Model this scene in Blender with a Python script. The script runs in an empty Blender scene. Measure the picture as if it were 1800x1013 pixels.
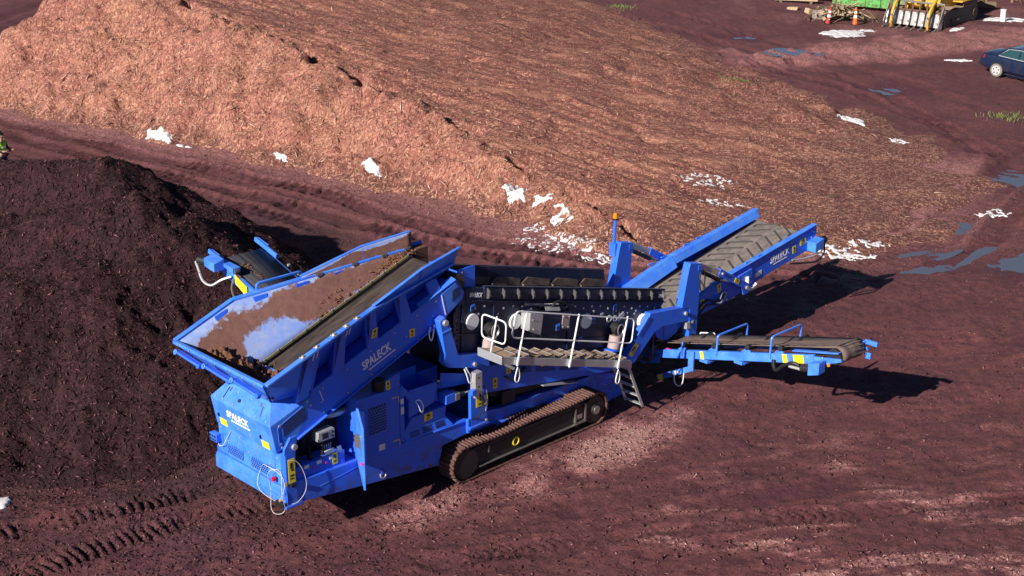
import bpy, math, random
import numpy as np
from mathutils import Vector, Matrix

R = math.radians
scene = bpy.context.scene
COL = scene.collection

# ------------------------------------------------------------------ camera
cam_data = bpy.data.cameras.new("camera")
cam_data.sensor_width = 36.0
cam_data.lens = 52.0
cam_data.clip_start = 0.5
cam_data.clip_end = 2000.0
cam = bpy.data.objects.new("camera", cam_data)
COL.objects.link(cam)
cam.location = (0.0, 0.0, 14.5)
cam.rotation_euler = (R(90 - 20), 0.0, 0.0)
scene.camera = cam

# ------------------------------------------------------------------ light
SUN_AZ, SUN_EL = -130.0, 28.5            # direction towards the sun, degrees from +X and above the horizon
world = bpy.data.worlds.new("World")
scene.world = world
world.use_nodes = True
wn = world.node_tree
for n in list(wn.nodes):
    wn.nodes.remove(n)
sky = wn.nodes.new("ShaderNodeTexSky")
sky.sky_type = 'NISHITA'
sky.sun_disc = False
sky.sun_elevation = R(SUN_EL)
sky.sun_rotation = R(90 - SUN_AZ)
sky.altitude = 200
sky.air_density = 0.45
sky.dust_density = 0.0
bg = wn.nodes.new("ShaderNodeBackground")
bg.inputs["Strength"].default_value = 0.05
wo = wn.nodes.new("ShaderNodeOutputWorld")
wn.links.new(sky.outputs[0], bg.inputs[0])
wn.links.new(bg.outputs[0], wo.inputs[0])

sun_data = bpy.data.lights.new("sun", 'SUN')
sun_data.energy = 5.0
sun_data.angle = R(0.53)
sun_data.color = (1.0, 0.93, 0.84)
sun = bpy.data.objects.new("sun", sun_data)
COL.objects.link(sun)
sd = Vector((math.cos(R(SUN_AZ)) * math.cos(R(SUN_EL)), math.sin(R(SUN_AZ)) * math.cos(R(SUN_EL)), math.sin(R(SUN_EL))))
sun.rotation_euler = sd.to_track_quat('Z', 'Y').to_euler()
sun.location = (-30, -20, 40)

scene.view_settings.view_transform = 'Standard'
scene.view_settings.look = 'None'
scene.view_settings.exposure = 0.6
scene.view_settings.gamma = 1.0
scene.view_settings.use_curve_mapping = False

# ------------------------------------------------------------------ helpers: materials
class NT:
    """small wrapper for building node trees"""
    def __init__(self, name):
        self.m = bpy.data.materials.new(name)
        self.m.use_nodes = True
        self.t = self.m.node_tree
        for n in list(self.t.nodes):
            self.t.nodes.remove(n)
        self.out = self.t.nodes.new("ShaderNodeOutputMaterial")
        self.b = self.t.nodes.new("ShaderNodeBsdfPrincipled")
        self.t.links.new(self.b.outputs[0], self.out.inputs[0])
        self._co = None
    def n(self, typ, **kw):
        x = self.t.nodes.new(typ)
        for k, v in kw.items():
            setattr(x, k, v)
        return x
    def link(self, a, b):
        self.t.links.new(a, b)
    def set(self, node, key, val):
        i = node.inputs[key]
        if hasattr(val, "is_output"):
            self.link(val, i)
        else:
            i.default_value = val
    def co(self):
        if self._co is None:
            self._co = self.n("ShaderNodeTexCoord")
        return self._co.outputs["Object"]
    def mapping(self, scale=(1, 1, 1), rot=(0, 0, 0), vec=None):
        m = self.n("ShaderNodeMapping")
        self.link(vec if vec is not None else self.co(), m.inputs["Vector"])
        m.inputs["Scale"].default_value = scale
        m.inputs["Rotation"].default_value = rot
        return m.outputs[0]
    def noise(self, scale, detail=4, rough=0.55, vec=None, dist=0.0):
        x = self.n("ShaderNodeTexNoise")
        self.link(vec if vec is not None else self.co(), x.inputs["Vector"])
        x.inputs["Scale"].default_value = scale
        x.inputs["Detail"].default_value = detail
        x.inputs["Roughness"].default_value = rough
        x.inputs["Distortion"].default_value = dist
        return x.outputs[0]
    def voronoi(self, scale, vec=None, out=0, feature='F1'):
        x = self.n("ShaderNodeTexVoronoi", feature=feature)
        self.link(vec if vec is not None else self.co(), x.inputs["Vector"])
        x.inputs["Scale"].default_value = scale
        return x.outputs[out]
    def ramp(self, fac, stops, interp='LINEAR'):
        r = self.n("ShaderNodeValToRGB")
        r.color_ramp.interpolation = interp
        e = r.color_ramp.elements
        while len(e) < len(stops):
            e.new(0.5)
        for i, (p, c) in enumerate(stops):
            e[i].position = p
            e[i].color = (c, c, c, 1) if isinstance(c, (int, float)) else (*c, 1)
        self.link(fac, r.inputs[0])
        return r.outputs[0]
    def mix(self, fac, a, b, blend='MIX'):
        x = self.n("ShaderNodeMix", data_type='RGBA', blend_type=blend)
        self.set(x, 0, fac)
        for k, v in ((6, a), (7, b)):
            if hasattr(v, "is_output"):
                self.link(v, x.inputs[k])
            else:
                x.inputs[k].default_value = (*v, 1)
        return x.outputs[2]
    def math(self, op, a, b=0.0, c=None, clamp=False):
        x = self.n("ShaderNodeMath", operation=op, use_clamp=clamp)
        self.set(x, 0, a)
        self.set(x, 1, b)
        if c is not None:
            self.set(x, 2, c)
        return x.outputs[0]
    def sep(self, v):
        x = self.n("ShaderNodeSeparateXYZ")
        self.link(v, x.inputs[0])
        return x.outputs
    def bump(self, h, strength=0.3, dist=0.02):
        x = self.n("ShaderNodeBump")
        x.inputs["Strength"].default_value = strength
        x.inputs["Distance"].default_value = dist
        self.link(h, x.inputs["Height"])
        self.link(x.outputs[0], self.b.inputs["Normal"])
    def attr(self, name, out="Fac"):
        x = self.n("ShaderNodeAttribute", attribute_name=name)
        return x.outputs[out]
    def base(self, v):
        self.set(self.b, "Base Color", v if hasattr(v, "is_output") else (*v, 1))
    def rough(self, v):
        self.set(self.b, "Roughness", v)

M = {}

def paint(name, col, rough=0.38, dust=0.22, dustcol=(0.20, 0.12, 0.10), coat=0.10, spec=0.35, lit_film=0.0):
    t = NT(name)
    n1 = t.noise(1.3, 5, 0.6)
    n2 = t.noise(14.0, 4, 0.6)
    c = t.mix(t.ramp(n1, [(0.35, 0.0), (0.7, 0.35)]), col, tuple(min(1, v * 0.72) for v in col))
    if lit_film > 0:          # uneven chalky fading and dust; azure tint also paints sunlit brightness in
        c = t.mix(t.math('MULTIPLY', t.ramp(t.noise(2.6, 6, 0.68), [(0.36, 0.25), (0.66, 1.0)]), lit_film, clamp=True), c, (0.17, 0.48, 0.84))
    if dust > 0:
        g = t.n("ShaderNodeNewGeometry")
        up = t.sep(g.outputs["Normal"])[2]
        d = t.math('MULTIPLY', t.ramp(up, [(0.3, 0.12), (0.95, 1.0)]), t.ramp(t.math('MULTIPLY', n1, n2), [(0.18, 0.0), (0.42, 1.0)]))
        d = t.math('MULTIPLY', d, dust * 1.5, clamp=True)
        c = t.mix(d, c, dustcol)
        # run marks and a thin film of dust, and mud thrown up on the low parts
        run = t.noise(1.0, 5, 0.65, vec=t.mapping((9, 9, 0.9)))
        c = t.mix(t.math('MULTIPLY', t.ramp(run, [(0.52, 0.0), (0.72, 1.0)]), dust * 0.9, clamp=True), c, dustcol)
        zz = t.sep(t.co())[2]
        low = t.math('MULTIPLY', t.ramp(t.math('DIVIDE', zz, 2.0), [(0.25, 1.0), (0.62, 0.0)]), t.ramp(t.noise(5.0, 6, 0.7), [(0.47, 0.0), (0.60, 1.0)]))
        c = t.mix(t.math('MULTIPLY', low, min(1.0, dust * 3.2), clamp=True), c, (0.105, 0.055, 0.045))
    t.base(c)
    t.rough(t.math('ADD', t.math('MULTIPLY', n2, 0.25), rough - 0.1))
    t.b.inputs["Coat Weight"].default_value = coat
    t.b.inputs["Coat Roughness"].default_value = 0.22
    t.b.inputs["Specular IOR Level"].default_value = spec
    M[name] = t.m
    return t

def plain(name, col, rough=0.6, metal=0.0, var=0.25, scale=8.0, bump=0.0):
    t = NT(name)
    n1 = t.noise(scale, 5, 0.6)
    t.base(t.mix(t.ramp(n1, [(0.3, 0.0), (0.75, 1.0)]), col, tuple(v * (1 - var) for v in col)))
    t.rough(t.math('ADD', t.math('MULTIPLY', n1, 0.3), rough - 0.15, clamp=True))
    t.b.inputs["Metallic"].default_value = metal
    if bump:
        t.bump(t.noise(scale * 4, 4, 0.6), bump, 0.01)
    M[name] = t.m
    return t

BLUE = (0.018, 0.138, 0.88)
plain("cleat_rubber", (0.075, 0.064, 0.060), rough=0.8, var=0.4)
paint("blue", BLUE, dust=0.30, lit_film=0.05)
paint("blue_sunlit", BLUE, dust=0.16, lit_film=0.44)  # paler copy of the blue, with sunlight on ends and rims painted in
paint("navy", (0.010, 0.019, 0.060), rough=0.42, dust=0.18, coat=0.1)
paint("yellow_paint", (0.62, 0.36, 0.035), rough=0.5, dust=0.35, coat=0.0)
paint("green_paint", (0.10, 0.42, 0.09), rough=0.55, dust=0.3, coat=0.0)
paint("car_paint", (0.005, 0.016, 0.050), rough=0.24, dust=0.05, coat=0.8)
plain("galv", (0.58, 0.59, 0.60), rough=0.42, metal=0.55, var=0.2)
plain("white_paint", (0.84, 0.85, 0.86), rough=0.45, var=0.08)
plain("steel", (0.42, 0.40, 0.38), rough=0.4, metal=0.8, var=0.35)
plain("rust", (0.16, 0.075, 0.045), rough=0.85, var=0.5, bump=0.3)
plain("dark_steel", (0.03, 0.03, 0.034), rough=0.55, metal=0.3, var=0.4)
plain("black", (0.012, 0.012, 0.014), rough=0.55, var=0.3)
plain("skirt_yellow", (0.40, 0.33, 0.13), rough=0.7, var=0.4)
plain("sticker", (0.86, 0.66, 0.02), rough=0.5, var=0.05)
plain("sticker_black", (0.02, 0.02, 0.02), rough=0.5, var=0.0)
plain("cable_white", (0.55, 0.54, 0.54), rough=0.6, var=0.2)
plain("white_print", (0.86, 0.87, 0.90), rough=0.5, var=0.0)
plain("label_white", (0.80, 0.80, 0.80), rough=0.5, var=0.05)
plain("spring", (0.44, 0.33, 0.33), rough=0.6, var=0.3)
plain("tread", (0.36, 0.24, 0.18), rough=0.8, var=0.45, scale=14, bump=0.2)
plain("pink", (0.7, 0.03, 0.3), rough=0.5, var=0.0)
plain("tyre", (0.23, 0.19, 0.17), rough=0.9, var=0.35)
plain("alloy", (0.72, 0.70, 0.70), rough=0.4, metal=0.4, var=0.1)
plain("orange_plastic", (0.80, 0.13, 0.025), rough=0.5, var=0.2)
plain("red_faded", (0.50, 0.05, 0.06), rough=0.6, var=0.4)
plain("bark", (0.20, 0.14, 0.085), rough=0.9, var=0.5, scale=20, bump=0.4)
plain("pale_wood", (0.50, 0.38, 0.24), rough=0.85, var=0.4, scale=12, bump=0.2)
plain("stone", (0.30, 0.24, 0.22), rough=0.9, var=0.4, bump=0.4)
plain("skin", (0.42, 0.24, 0.17), rough=0.6, var=0.1)
plain("hair", (0.02, 0.016, 0.015), rough=0.7, var=0.2)
plain("vest", (0.35, 0.85, 0.03), rough=0.7, var=0.15)
plain("trousers", (0.012, 0.02, 0.075), rough=0.85, var=0.3)
t = NT("snow")
_n1 = t.noise(9.0, 5, 0.65); _n2 = t.noise(34.0, 4, 0.7)
_c = t.mix(t.ramp(_n1, [(0.38, 0.0), (0.68, 1.0)]), (0.76, 0.76, 0.80), (0.52, 0.48, 0.48))
t.base(t.mix(t.ramp(_n2, [(0.58, 0.0), (0.70, 0.9)]), _c, (0.20, 0.13, 0.11)))
t.rough(0.8); t.bump(_n2, 0.4, 0.02)
M["snow"] = t.m

def lens(name, col):
    t = NT(name)
    t.base(col)
    t.rough(0.15)
    t.b.inputs["Transmission Weight"].default_value = 0.25
    M[name] = t.m
lens("amber", (0.85, 0.30, 0.01))
lens("red_lens", (0.65, 0.01, 0.02))

t = NT("glass")
t.base((0.02, 0.06, 0.07)); t.rough(0.05); t.b.inputs["Specular IOR Level"].default_value = 0.8
M["glass"] = t.m

t = NT("screen_glass")
t.base((0.02, 0.03, 0.05)); t.rough(0.1)
M["screen_glass"] = t.m

# dusty rubber belts
def belt_mat(name, clean, dirty, stretch, lo=0.35, hi=0.65):
    t = NT(name)
    n1 = t.noise(2.2, 5, 0.6, vec=t.mapping(stretch))
    n2 = t.noise(30, 3, 0.6)
    c = t.mix(t.ramp(n1, [(lo, 0.0), (hi, 1.0)]), clean, dirty)
    c = t.mix(t.ramp(n2, [(0.45, 0.0), (0.75, 0.5)]), c, tuple(v * 0.6 for v in dirty))
    t.base(c)
    t.rough(t.ramp(n1, [(0.3, 0.5), (0.7, 0.85)]))
    t.bump(n2, 0.15, 0.01)
    M[name] = t.m
belt_mat("belt_feed", (0.018, 0.016, 0.017), (0.075, 0.052, 0.044), (0.8, 5, 1))
belt_mat("belt_disch", (0.135, 0.115, 0.110), (0.245, 0.205, 0.185), (1.5, 3, 1))
belt_mat("belt_fines", (0.10, 0.075, 0.065), (0.21, 0.145, 0.12), (3, 0.6, 1))
belt_mat("belt_clean", (0.010, 0.013, 0.026), (0.050, 0.044, 0.050), (7, 0.35, 1), 0.42, 0.62)
belt_mat("shoe", (0.070, 0.032, 0.028), (0.165, 0.080, 0.064), (3, 3, 3))
belt_mat("screen_mat", (0.06, 0.045, 0.045), (0.22, 0.15, 0.125), (2, 2, 2))

# hopper plates: blue paint with mud that stuck to it (its own outline, laid out on the plate's UVs)
def muddy(name, lo_pts, hi_pts, amount=1.0):
    t = NT(name)
    uv = t.n("ShaderNodeUVMap"); uv.uv_map = "plate"
    u, v, _ = t.sep(uv.outputs[0])
    n1 = t.noise(1.6, 6, 0.62)
    n2 = t.noise(7.0, 5, 0.65)
    n3 = t.noise(0.9, 3, 0.5, vec=t.mapping((1, 1, 4)))
    def curve(pts):
        f = t.n("ShaderNodeFloatCurve")
        c = f.mapping.curves[0]
        while len(c.points) < len(pts):
            c.points.new(0.5, 0.5)
        for i, p in enumerate(pts):
            c.points[i].location = p
        f.mapping.update()
        t.link(u, f.inputs["Value"])
        return f.outputs[0]
    wob = t.math('ADD', t.math('MULTIPLY', t.math('SUBTRACT', n1, 0.5), 0.55), t.math('MULTIPLY', t.math('SUBTRACT', n2, 0.5), 0.32))
    vv = t.math('ADD', v, wob)
    a = t.math('MULTIPLY', t.math('SUBTRACT', vv, curve(lo_pts)), 14.0, clamp=True)
    b = t.math('MULTIPLY', t.math('SUBTRACT', curve(hi_pts), vv), 16.0, clamp=True)
    mask = t.math('MULTIPLY', t.math('MULTIPLY', a, b), amount, clamp=True)
    lit_film = t.ramp(t.math('MULTIPLY', n3, n2), [(0.10, 0.30), (0.36, 0.92)])  # pale dust film; its whitish sheen is painted into the colour
    blue = t.mix(lit_film, (0.06, 0.20, 0.72), (0.33, 0.38, 0.54))
    mud = t.mix(t.ramp(n2, [(0.3, 0.0), (0.7, 1.0)]), (0.200, 0.092, 0.070), (0.125, 0.056, 0.044))
    t.base(t.mix(mask, blue, mud))
    t.rough(t.math('ADD', t.math('MULTIPLY', mask, 0.35), 0.42))
    t.bump(t.math('MULTIPLY', mask, n2), 0.35, 0.03)
    M[name] = t.m
muddy("mud_far", [(0, .05), (.16, .14), (.28, .50), (.42, .46), (.52, .10), (.72, .10), (.85, .22), (1, .2)],
      [(0, .75), (.08, .86), (.20, .92), (.32, .90), (.5, .97), (.7, 1.0), (1, 1.0)])
muddy("mud_flap", [(0, .0), (.35, .0), (.5, .0), (1, .0)], [(0, .55), (.3, .75), (.42, .95), (.6, .72), (1, .95)], 1.0)
muddy("mud_near", [(0, .0), (1, .0)], [(0, .3), (1, .35)])

# ------------------------------------------------------------------ helpers: meshes
def link(o, parent=None):
    COL.objects.link(o)
    if parent is not None:
        o.parent = parent
    return o

def tag(o, label=None, cat=None, group=None, kind=None):
    if label: o["label"] = label
    if cat: o["category"] = cat
    if group: o["group"] = group
    if kind: o["kind"] = kind
    return o

def empty(name, loc=(0, 0, 0), rz=0.0):
    o = bpy.data.objects.new(name, None)
    o.location = loc
    o.rotation_euler = (0, 0, rz)
    o.empty_display_size = 0.3
    return link(o)

class MB:
    def __init__(self):
        self.v = []
        self.f = []
    def add(self, vs, fs):
        o = len(self.v)
        self.v += [tuple(p) for p in vs]
        self.f += [tuple(i + o for i in q) for q in fs]
        return self
    def box(self, x0, x1, y0, y1, z0, z1):
        vs = [(x, y, z) for x in (x0, x1) for y in (y0, y1) for z in (z0, z1)]
        return self.add(vs, [(0, 1, 3, 2), (4, 6, 7, 5), (0, 4, 5, 1), (2, 3, 7, 6), (0, 2, 6, 4), (1, 5, 7, 3)])
    def prism(self, A, B):
        n = len(A)
        return self.add(list(A) + list(B), [tuple(range(n))[::-1], tuple(range(n, 2 * n))] + [(i, (i + 1) % n, n + (i + 1) % n, n + i) for i in range(n)])
    def xz(self, poly, y0, y1):
        return self.prism([(x, y0, z) for x, z in poly], [(x, y1, z) for x, z in poly])
    def yz(self, poly, x0, x1):
        return self.prism([(x0, y, z) for y, z in poly], [(x1, y, z) for y, z in poly])
    def xy(self, poly, z0, z1):
        return self.prism([(x, y, z0) for x, y in poly], [(x, y, z1) for x, y in poly])
    def plate(self, pts, th):
        p = [Vector(q) for q in pts]
        nrm = Vector((0, 0, 0))
        for i in range(len(p)):
            a, b = p[i], p[(i + 1) % len(p)]
            nrm += a.cross(b)
        nrm.normalize()
        return self.prism([q - nrm * th / 2 for q in p], [q + nrm * th / 2 for q in p])
    def bar(self, p, q, w, h, up=(0, 0, 1)):
        p, q = Vector(p), Vector(q)
        d = (q - p).normalized()
        u = Vector(up)
        s = d.cross(u)
        if s.length < 1e-4:
            s = d.cross(Vector((1, 0, 0)))
        s.normalize()
        u = s.cross(d).normalized()
        c = [s * (a * w / 2) + u * (b * h / 2) for a, b in ((-1, -1), (1, -1), (1, 1), (-1, 1))]
        return self.prism([p + k for k in c], [q + k for k in c])
    def cyl(self, p, q, r, n=12, r2=None):
        p, q = Vector(p), Vector(q)
        d = (q - p).normalized()
        s = d.orthogonal().normalized()
        u = d.cross(s)
        r2 = r if r2 is None else r2
        ring = lambda c, rr: [c + (s * math.cos(2 * math.pi * i / n) + u * math.sin(2 * math.pi * i / n)) * rr for i in range(n)]
        return self.prism(ring(p, r), ring(q, r2))
    def tube(self, pts, r, n=6, closed=False):
        P = [Vector(p) for p in pts]
        if not closed and 4 <= len(P) <= 8:            # hoses, cables and bent bars run in smooth curves
            Q = [P[0] * 2 - P[1]] + P + [P[-1] * 2 - P[-2]]
            P = []
            for i in range(1, len(Q) - 2):
                for k in range(5):
                    t = k / 5
                    P.append(0.5 * (2 * Q[i] + (Q[i + 1] - Q[i - 1]) * t + (2 * Q[i - 1] - 5 * Q[i] + 4 * Q[i + 1] - Q[i + 2]) * t * t + (3 * Q[i] - Q[i - 1] - 3 * Q[i + 1] + Q[i + 2]) * t ** 3))
            P.append(Q[-2])
        m = len(P)
        rings = []
        s = None
        for i in range(m):
            a = P[i - 1] if (i > 0 or closed) else P[i]
            b = P[(i + 1) % m] if (i < m - 1 or closed) else P[i]
            d = (b - a).normalized()
            s = d.orthogonal().normalized() if s is None else (s - d * s.dot(d)).normalized()
            u = d.cross(s)
            rings.append([P[i] + (s * math.cos(2 * math.pi * k / n) + u * math.sin(2 * math.pi * k / n)) * r for k in range(n)])
        fs = []
        for i in range(m if closed else m - 1):
            j = (i + 1) % m
            for k in range(n):
                fs.append((i * n + k, i * n + (k + 1) % n, j * n + (k + 1) % n, j * n + k))
        if not closed:
            fs += [tuple(range(n))[::-1], tuple((m - 1) * n + k for k in range(n))]
        return self.add([p for g in rings for p in g], fs)
    def mesh(self, name, smooth=True):
        me = bpy.data.meshes.new(name)
        me.from_pydata(self.v, [], self.f)
        me.validate()
        me.update()
        import bmesh
        bm = bmesh.new(); bm.from_mesh(me)
        bmesh.ops.recalc_face_normals(bm, faces=bm.faces)
        bm.to_mesh(me); bm.free()
        if smooth:
            me.shade_smooth()
            me.set_sharp_from_angle(angle=R(32))
        return me
    def build(self, name, mat, parent=None, bevel=0.0, **kw):
        me = self.mesh(name)
        me.materials.append(M[mat])
        o = bpy.data.objects.new(name, me)
        link(o, parent)
        if bevel:
            b = o.modifiers.new("bevel", 'BEVEL')
            b.width = bevel; b.segments = 2; b.limit_method = 'ANGLE'; b.angle_limit = R(40)
        return tag(o, **kw) if kw else o

def copy_obj(o, parent, loc=None, rot=None):
    c = o.copy()
    COL.objects.link(c)
    c.parent = parent
    if loc is not None: c.location = loc
    if rot is not None: c.rotation_euler = rot
    return c

def arc(p0, p1, p2, n=5):
    """rounded corner from p0 to p2 around p1"""
    p0, p1, p2 = Vector(p0), Vector(p1), Vector(p2)
    return [(p0 * (1 - t) ** 2 + p1 * 2 * t * (1 - t) + p2 * t * t) for t in [i / n for i in range(n + 1)]]

def rounded(pts, r, closed=True, n=4):
    P = [Vector(p) for p in pts]
    out = []
    m = len(P)
    for i in range(m):
        if not closed and i in (0, m - 1):
            out.append(P[i]); continue
        a, b, c = P[i - 1], P[i], P[(i + 1) % m]
        out += arc(b + (a - b).normalized() * r, b, b + (c - b).normalized() * r, n)
    return out

def text(name, s, size, origin, xdir, ydir, mat, parent, depth=0.004, bold=0.022, shear=0.12, width=None):
    cu = bpy.data.curves.new("lettering", 'FONT')
    cu.body = s
    cu.size = size
    cu.shear = shear
    cu.offset = bold * size
    cu.extrude = depth
    cu.space_character = 1.04
    cu.resolution_u = 3
    o = bpy.data.objects.new("lettering_tmp", cu)
    COL.objects.link(o)
    dg = bpy.context.evaluated_depsgraph_get()
    me = bpy.data.meshes.new_from_object(o.evaluated_get(dg))
    bpy.data.objects.remove(o)
    bpy.data.curves.remove(cu)
    x = Vector(xdir).normalized(); y = Vector(ydir); y = (y - x * y.dot(x)).normalized(); z = x.cross(y)
    if width:
        xs = [v.co.x for v in me.vertices]
        k = width / (max(xs) - min(xs))
        for v in me.vertices:
            v.co.x *= k
    mt = Matrix((x, y, z)).transposed().to_4x4()
    mt.translation = Vector(origin)
    me.transform(mt)
    me.name = name
    me.materials.clear()
    me.materials.append(M[mat])
    ob = bpy.data.objects.new(name, me)
    return link(ob, parent)

# ------------------------------------------------------------------ helpers: numpy noise
_g = np.random.default_rng(1234).random((512, 512)) * 2 * np.pi
_GC = np.cos(_g).astype(np.float32).ravel(); _GS = np.sin(_g).astype(np.float32).ravel()
def vnoise(x, y, seed=0):
    x = np.asarray(x, np.float32); y = np.asarray(y, np.float32)
    ix, iy = np.floor(x), np.floor(y)
    fx, fy = x - ix, y - iy
    ix = ix.astype(np.int32) + (seed * 101) % 4096; iy = iy.astype(np.int32) + (seed * 37) % 4096
    ux = fx * fx * fx * (fx * (fx * 6 - 15) + 10)
    uy = fy * fy * fy * (fy * (fy * 6 - 15) + 10)
    def g(i, j):
        k = (((iy + j) & 511) << 9) | ((ix + i) & 511)
        return _GC[k] * (fx - i) + _GS[k] * (fy - j)
    a = g(0, 0) * (1 - ux) + g(1, 0) * ux
    b = g(0, 1) * (1 - ux) + g(1, 1) * ux
    return (a * (1 - uy) + b * uy) * 1.4

class Lookup:
    """bilinear height and gradient from a grid that has already been computed"""
    def __init__(self, ax, ay, Z):
        self.ax, self.ay, self.Z = ax, ay, Z
    def __call__(self, u, v):
        i = np.clip(np.searchsorted(self.ax, u) - 1, 0, len(self.ax) - 2)
        j = np.clip(np.searchsorted(self.ay, v) - 1, 0, len(self.ay) - 2)
        du = self.ax[i + 1] - self.ax[i]; dv = self.ay[j + 1] - self.ay[j]
        fu = np.clip((u - self.ax[i]) / du, 0, 1); fv = np.clip((v - self.ay[j]) / dv, 0, 1)
        z00, z10, z01, z11 = self.Z[j, i], self.Z[j, i + 1], self.Z[j + 1, i], self.Z[j + 1, i + 1]
        z = (z00 * (1 - fu) + z10 * fu) * (1 - fv) + (z01 * (1 - fu) + z11 * fu) * fv
        return z, ((z10 - z00) * (1 - fv) + (z11 - z01) * fv) / du, ((z01 - z00) * (1 - fu) + (z11 - z10) * fu) / dv

def fbm(x, y, seed=0, octv=4, gain=0.5):
    s, a = 0.0, 1.0
    for i in range(octv):
        s = s + a * vnoise(x, y, seed + i * 17)
        x, y, a = x * 2.03 + 11.3, y * 2.03 - 7.1, a * gain
    return s

def smin(a, b, k):
    h = np.clip(0.5 + 0.5 * (b - a) / k, 0, 1)
    return b * (1 - h) + a * h - k * h * (1 - h)

def sstep(a, b, x):
    t = np.clip((x - a) / (b - a), 0, 1)
    return t * t * (3 - 2 * t)
# ================================================================== GROUND
RUTS = [  # points, width, depth, lug pitch, lug height, chevron, wet
    ([(-30, 66.5), (-21.3, 60.2), (-14.1, 54.7), (-6.7, 49.6), (-2.2, 45.0), (4, 41.5), (9, 40.5)], 0.85, .10, .38, .13, 0, 1.0),
    ([(-30, 64.5), (-20.6, 58.0), (-14.9, 53.6), (-6.5, 47.3), (-2.5, 43.8), (4, 40.2)], 0.85, .10, .38, .13, 0, 1.0),
    ([(-30, 62.3), (-20.3, 56.2), (-14.6, 51.9), (-8.0, 47.0), (-2.5, 42.8)], 0.8, .08, .38, .10, 0, .9),
    ([(-18, 21.2), (-10.0, 25.6), (-8.1, 26.7), (-5.7, 28.1), (-2, 31.3)], 0.62, .12, .19, .13, 0, .8),
    ([(-14, 20.5), (-9.0, 24.3), (-6.8, 26.0), (-5.0, 27.1), (-1, 30.2)], 0.62, .12, .19, .13, 0, .8),
    ([(-9, 21.5), (-5.1, 24.4), (-2.9, 25.9), (-1.6, 26.5), (1.5, 28.2)], 0.55, .06, .19, .05, 0, .5),
    ([(-1.5, 24.6), (1.1, 25.3), (4.0, 26.0), (7.0, 26.5), (11, 27.3)], 0.5, .06, .22, .09, 1, .9),
    ([(-4.0, 24.3), (-0.9, 25.9), (3.6, 27.8), (10.5, 31.1), (16, 34.5)], 0.7, .03, .25, .0, 0, .7),
    ([(-3, 23.2), (0.0, 24.7), (4.7, 27.1), (11.2, 29.4), (17, 31.5)], 0.8, .03, .25, .0, 0, .8),
    ([(1, 22.2), (5, 24.2), (9, 25.2), (13, 26.0)], 0.6, .02, .25, .015, 1, .3),
    ([(6, 86), (10.1, 79.8), (13.9, 71.7), (16.8, 65.3), (18.0, 58.5), (18.6, 53)], 0.7, .09, .28, .09, 0, .9),
    ([(4.8, 84.5), (9.0, 77.7), (13.0, 69.6), (15.4, 65.9), (17.2, 60.5), (17.9, 55)], 0.7, .09, .28, .09, 0, .9),
    ([(9, 88), (13, 79), (16, 72.5), (19, 66), (21, 60)], 0.7, .06, .28, .06, 0, .6),
    ([(10, 42.2), (13.4, 44.7), (16.8, 50.2), (19.2, 53.6), (23, 58.5)], 1.5, .10, .30, .04, 0, .7),
    ([(12.4, 41.6), (14.6, 43.6), (17.9, 49.2), (21, 53), (26, 59)], 0.9, .08, .30, .05, 0, .7),
    ([(6, 34), (10, 36.5), (14, 40), (17, 44)], 0.8, .03, .25, .0, 0, .6),
    ([(5, 31.5), (9, 33.2), (14, 36), (20, 40)], 0.8, .02, .25, .0, 0, .5),
    ([(-34, 71), (-29, 78), (-27, 84), (-26, 95)], 0.9, .15, .3, .06, 0, .7),
    ([(-38, 70), (-31, 78), (-29, 85), (-28, 95)], 0.9, .15, .3, .06, 0, .7),
]
PUDDLES = [  # x, y, rx, ry, rotation, dip
    (15.9, 42.2, 1.9, 1.15, 12, .14), (11.9, 41.4, 1.5, .33, 8, .09), (12.9, 43.0, .75, .3, 20, .07),
    (14.8, 45.9, .7, .33, 35, .08), (18.4, 51.2, .8, 1.3, 30, .10), (14.2, 74.3, 1.1, .7, -30, .10),
    (17.3, 66.4, .9, .7, -35, .09), (16.8, 74.0, 1.3, .45, -10, .08), (14.6, 36.2, .9, .5, 20, .06), (12.2, 79.4, 1.1, .6, -20, .08),
]

def polydist(x, y, pts):
    """signed lateral distance (left positive) and arc length to a polyline"""
    best = np.full(x.shape, 1e9); q = np.zeros(x.shape); a = np.zeros(x.shape)
    acc = 0.0
    for (x0, y0), (x1, y1) in zip(pts[:-1], pts[1:]):
        dx, dy = x1 - x0, y1 - y0
        L = math.hypot(dx, dy)
        dx, dy = dx / L, dy / L
        tt = (x - x0) * dx + (y - y0) * dy
        tc = np.clip(tt, 0, L)
        ex, ey = x - x0 - tc * dx, y - y0 - tc * dy
        d = np.hypot(ex, ey)
        m = d < best
        best = np.where(m, d, best)
        sgn = np.where((dx * (y - y0) - dy * (x - x0)) >= 0, 1.0, -1.0)
        q = np.where(m, sgn * d, q)
        a = np.where(m, acc + tc, a)
        acc += L
    return q, a

MO = np.array([-5.1167, 25.9332])         # the machine's origin on the ground and its heading
MH = R(44.0)
EL = np.array([math.cos(MH), math.sin(MH)]); EW = np.array([-math.sin(MH), math.cos(MH)])
def m2w(x, y):
    p = MO + x * EL + y * EW
    return float(p[0]), float(p[1])
def w2m(x, y):
    dx, dy = x - MO[0], y - MO[1]
    return dx * EL[0] + dy * EL[1], dx * EW[0] + dy * EW[1]

def ground_low(x, y):
    z = 0.13 * fbm(x / 9.0, y / 9.0, 3, 2)
    mx, my = w2m(x, y)
    flat = sstep(3.5, 0.5, np.maximum(np.maximum(3.3 - mx, mx - 10), np.abs(my) - 1.9))
    z = z * (1 - flat)
    # the ground falls away gently under the parked car
    u = (x - 22.9) * 0.669 + (y - 69.1) * -0.743
    z = z - 0.061 * np.clip(u, -4, 4) * sstep(6.5, 3.5, np.hypot(x - 23.5, y - 68.3))
    return z

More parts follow.
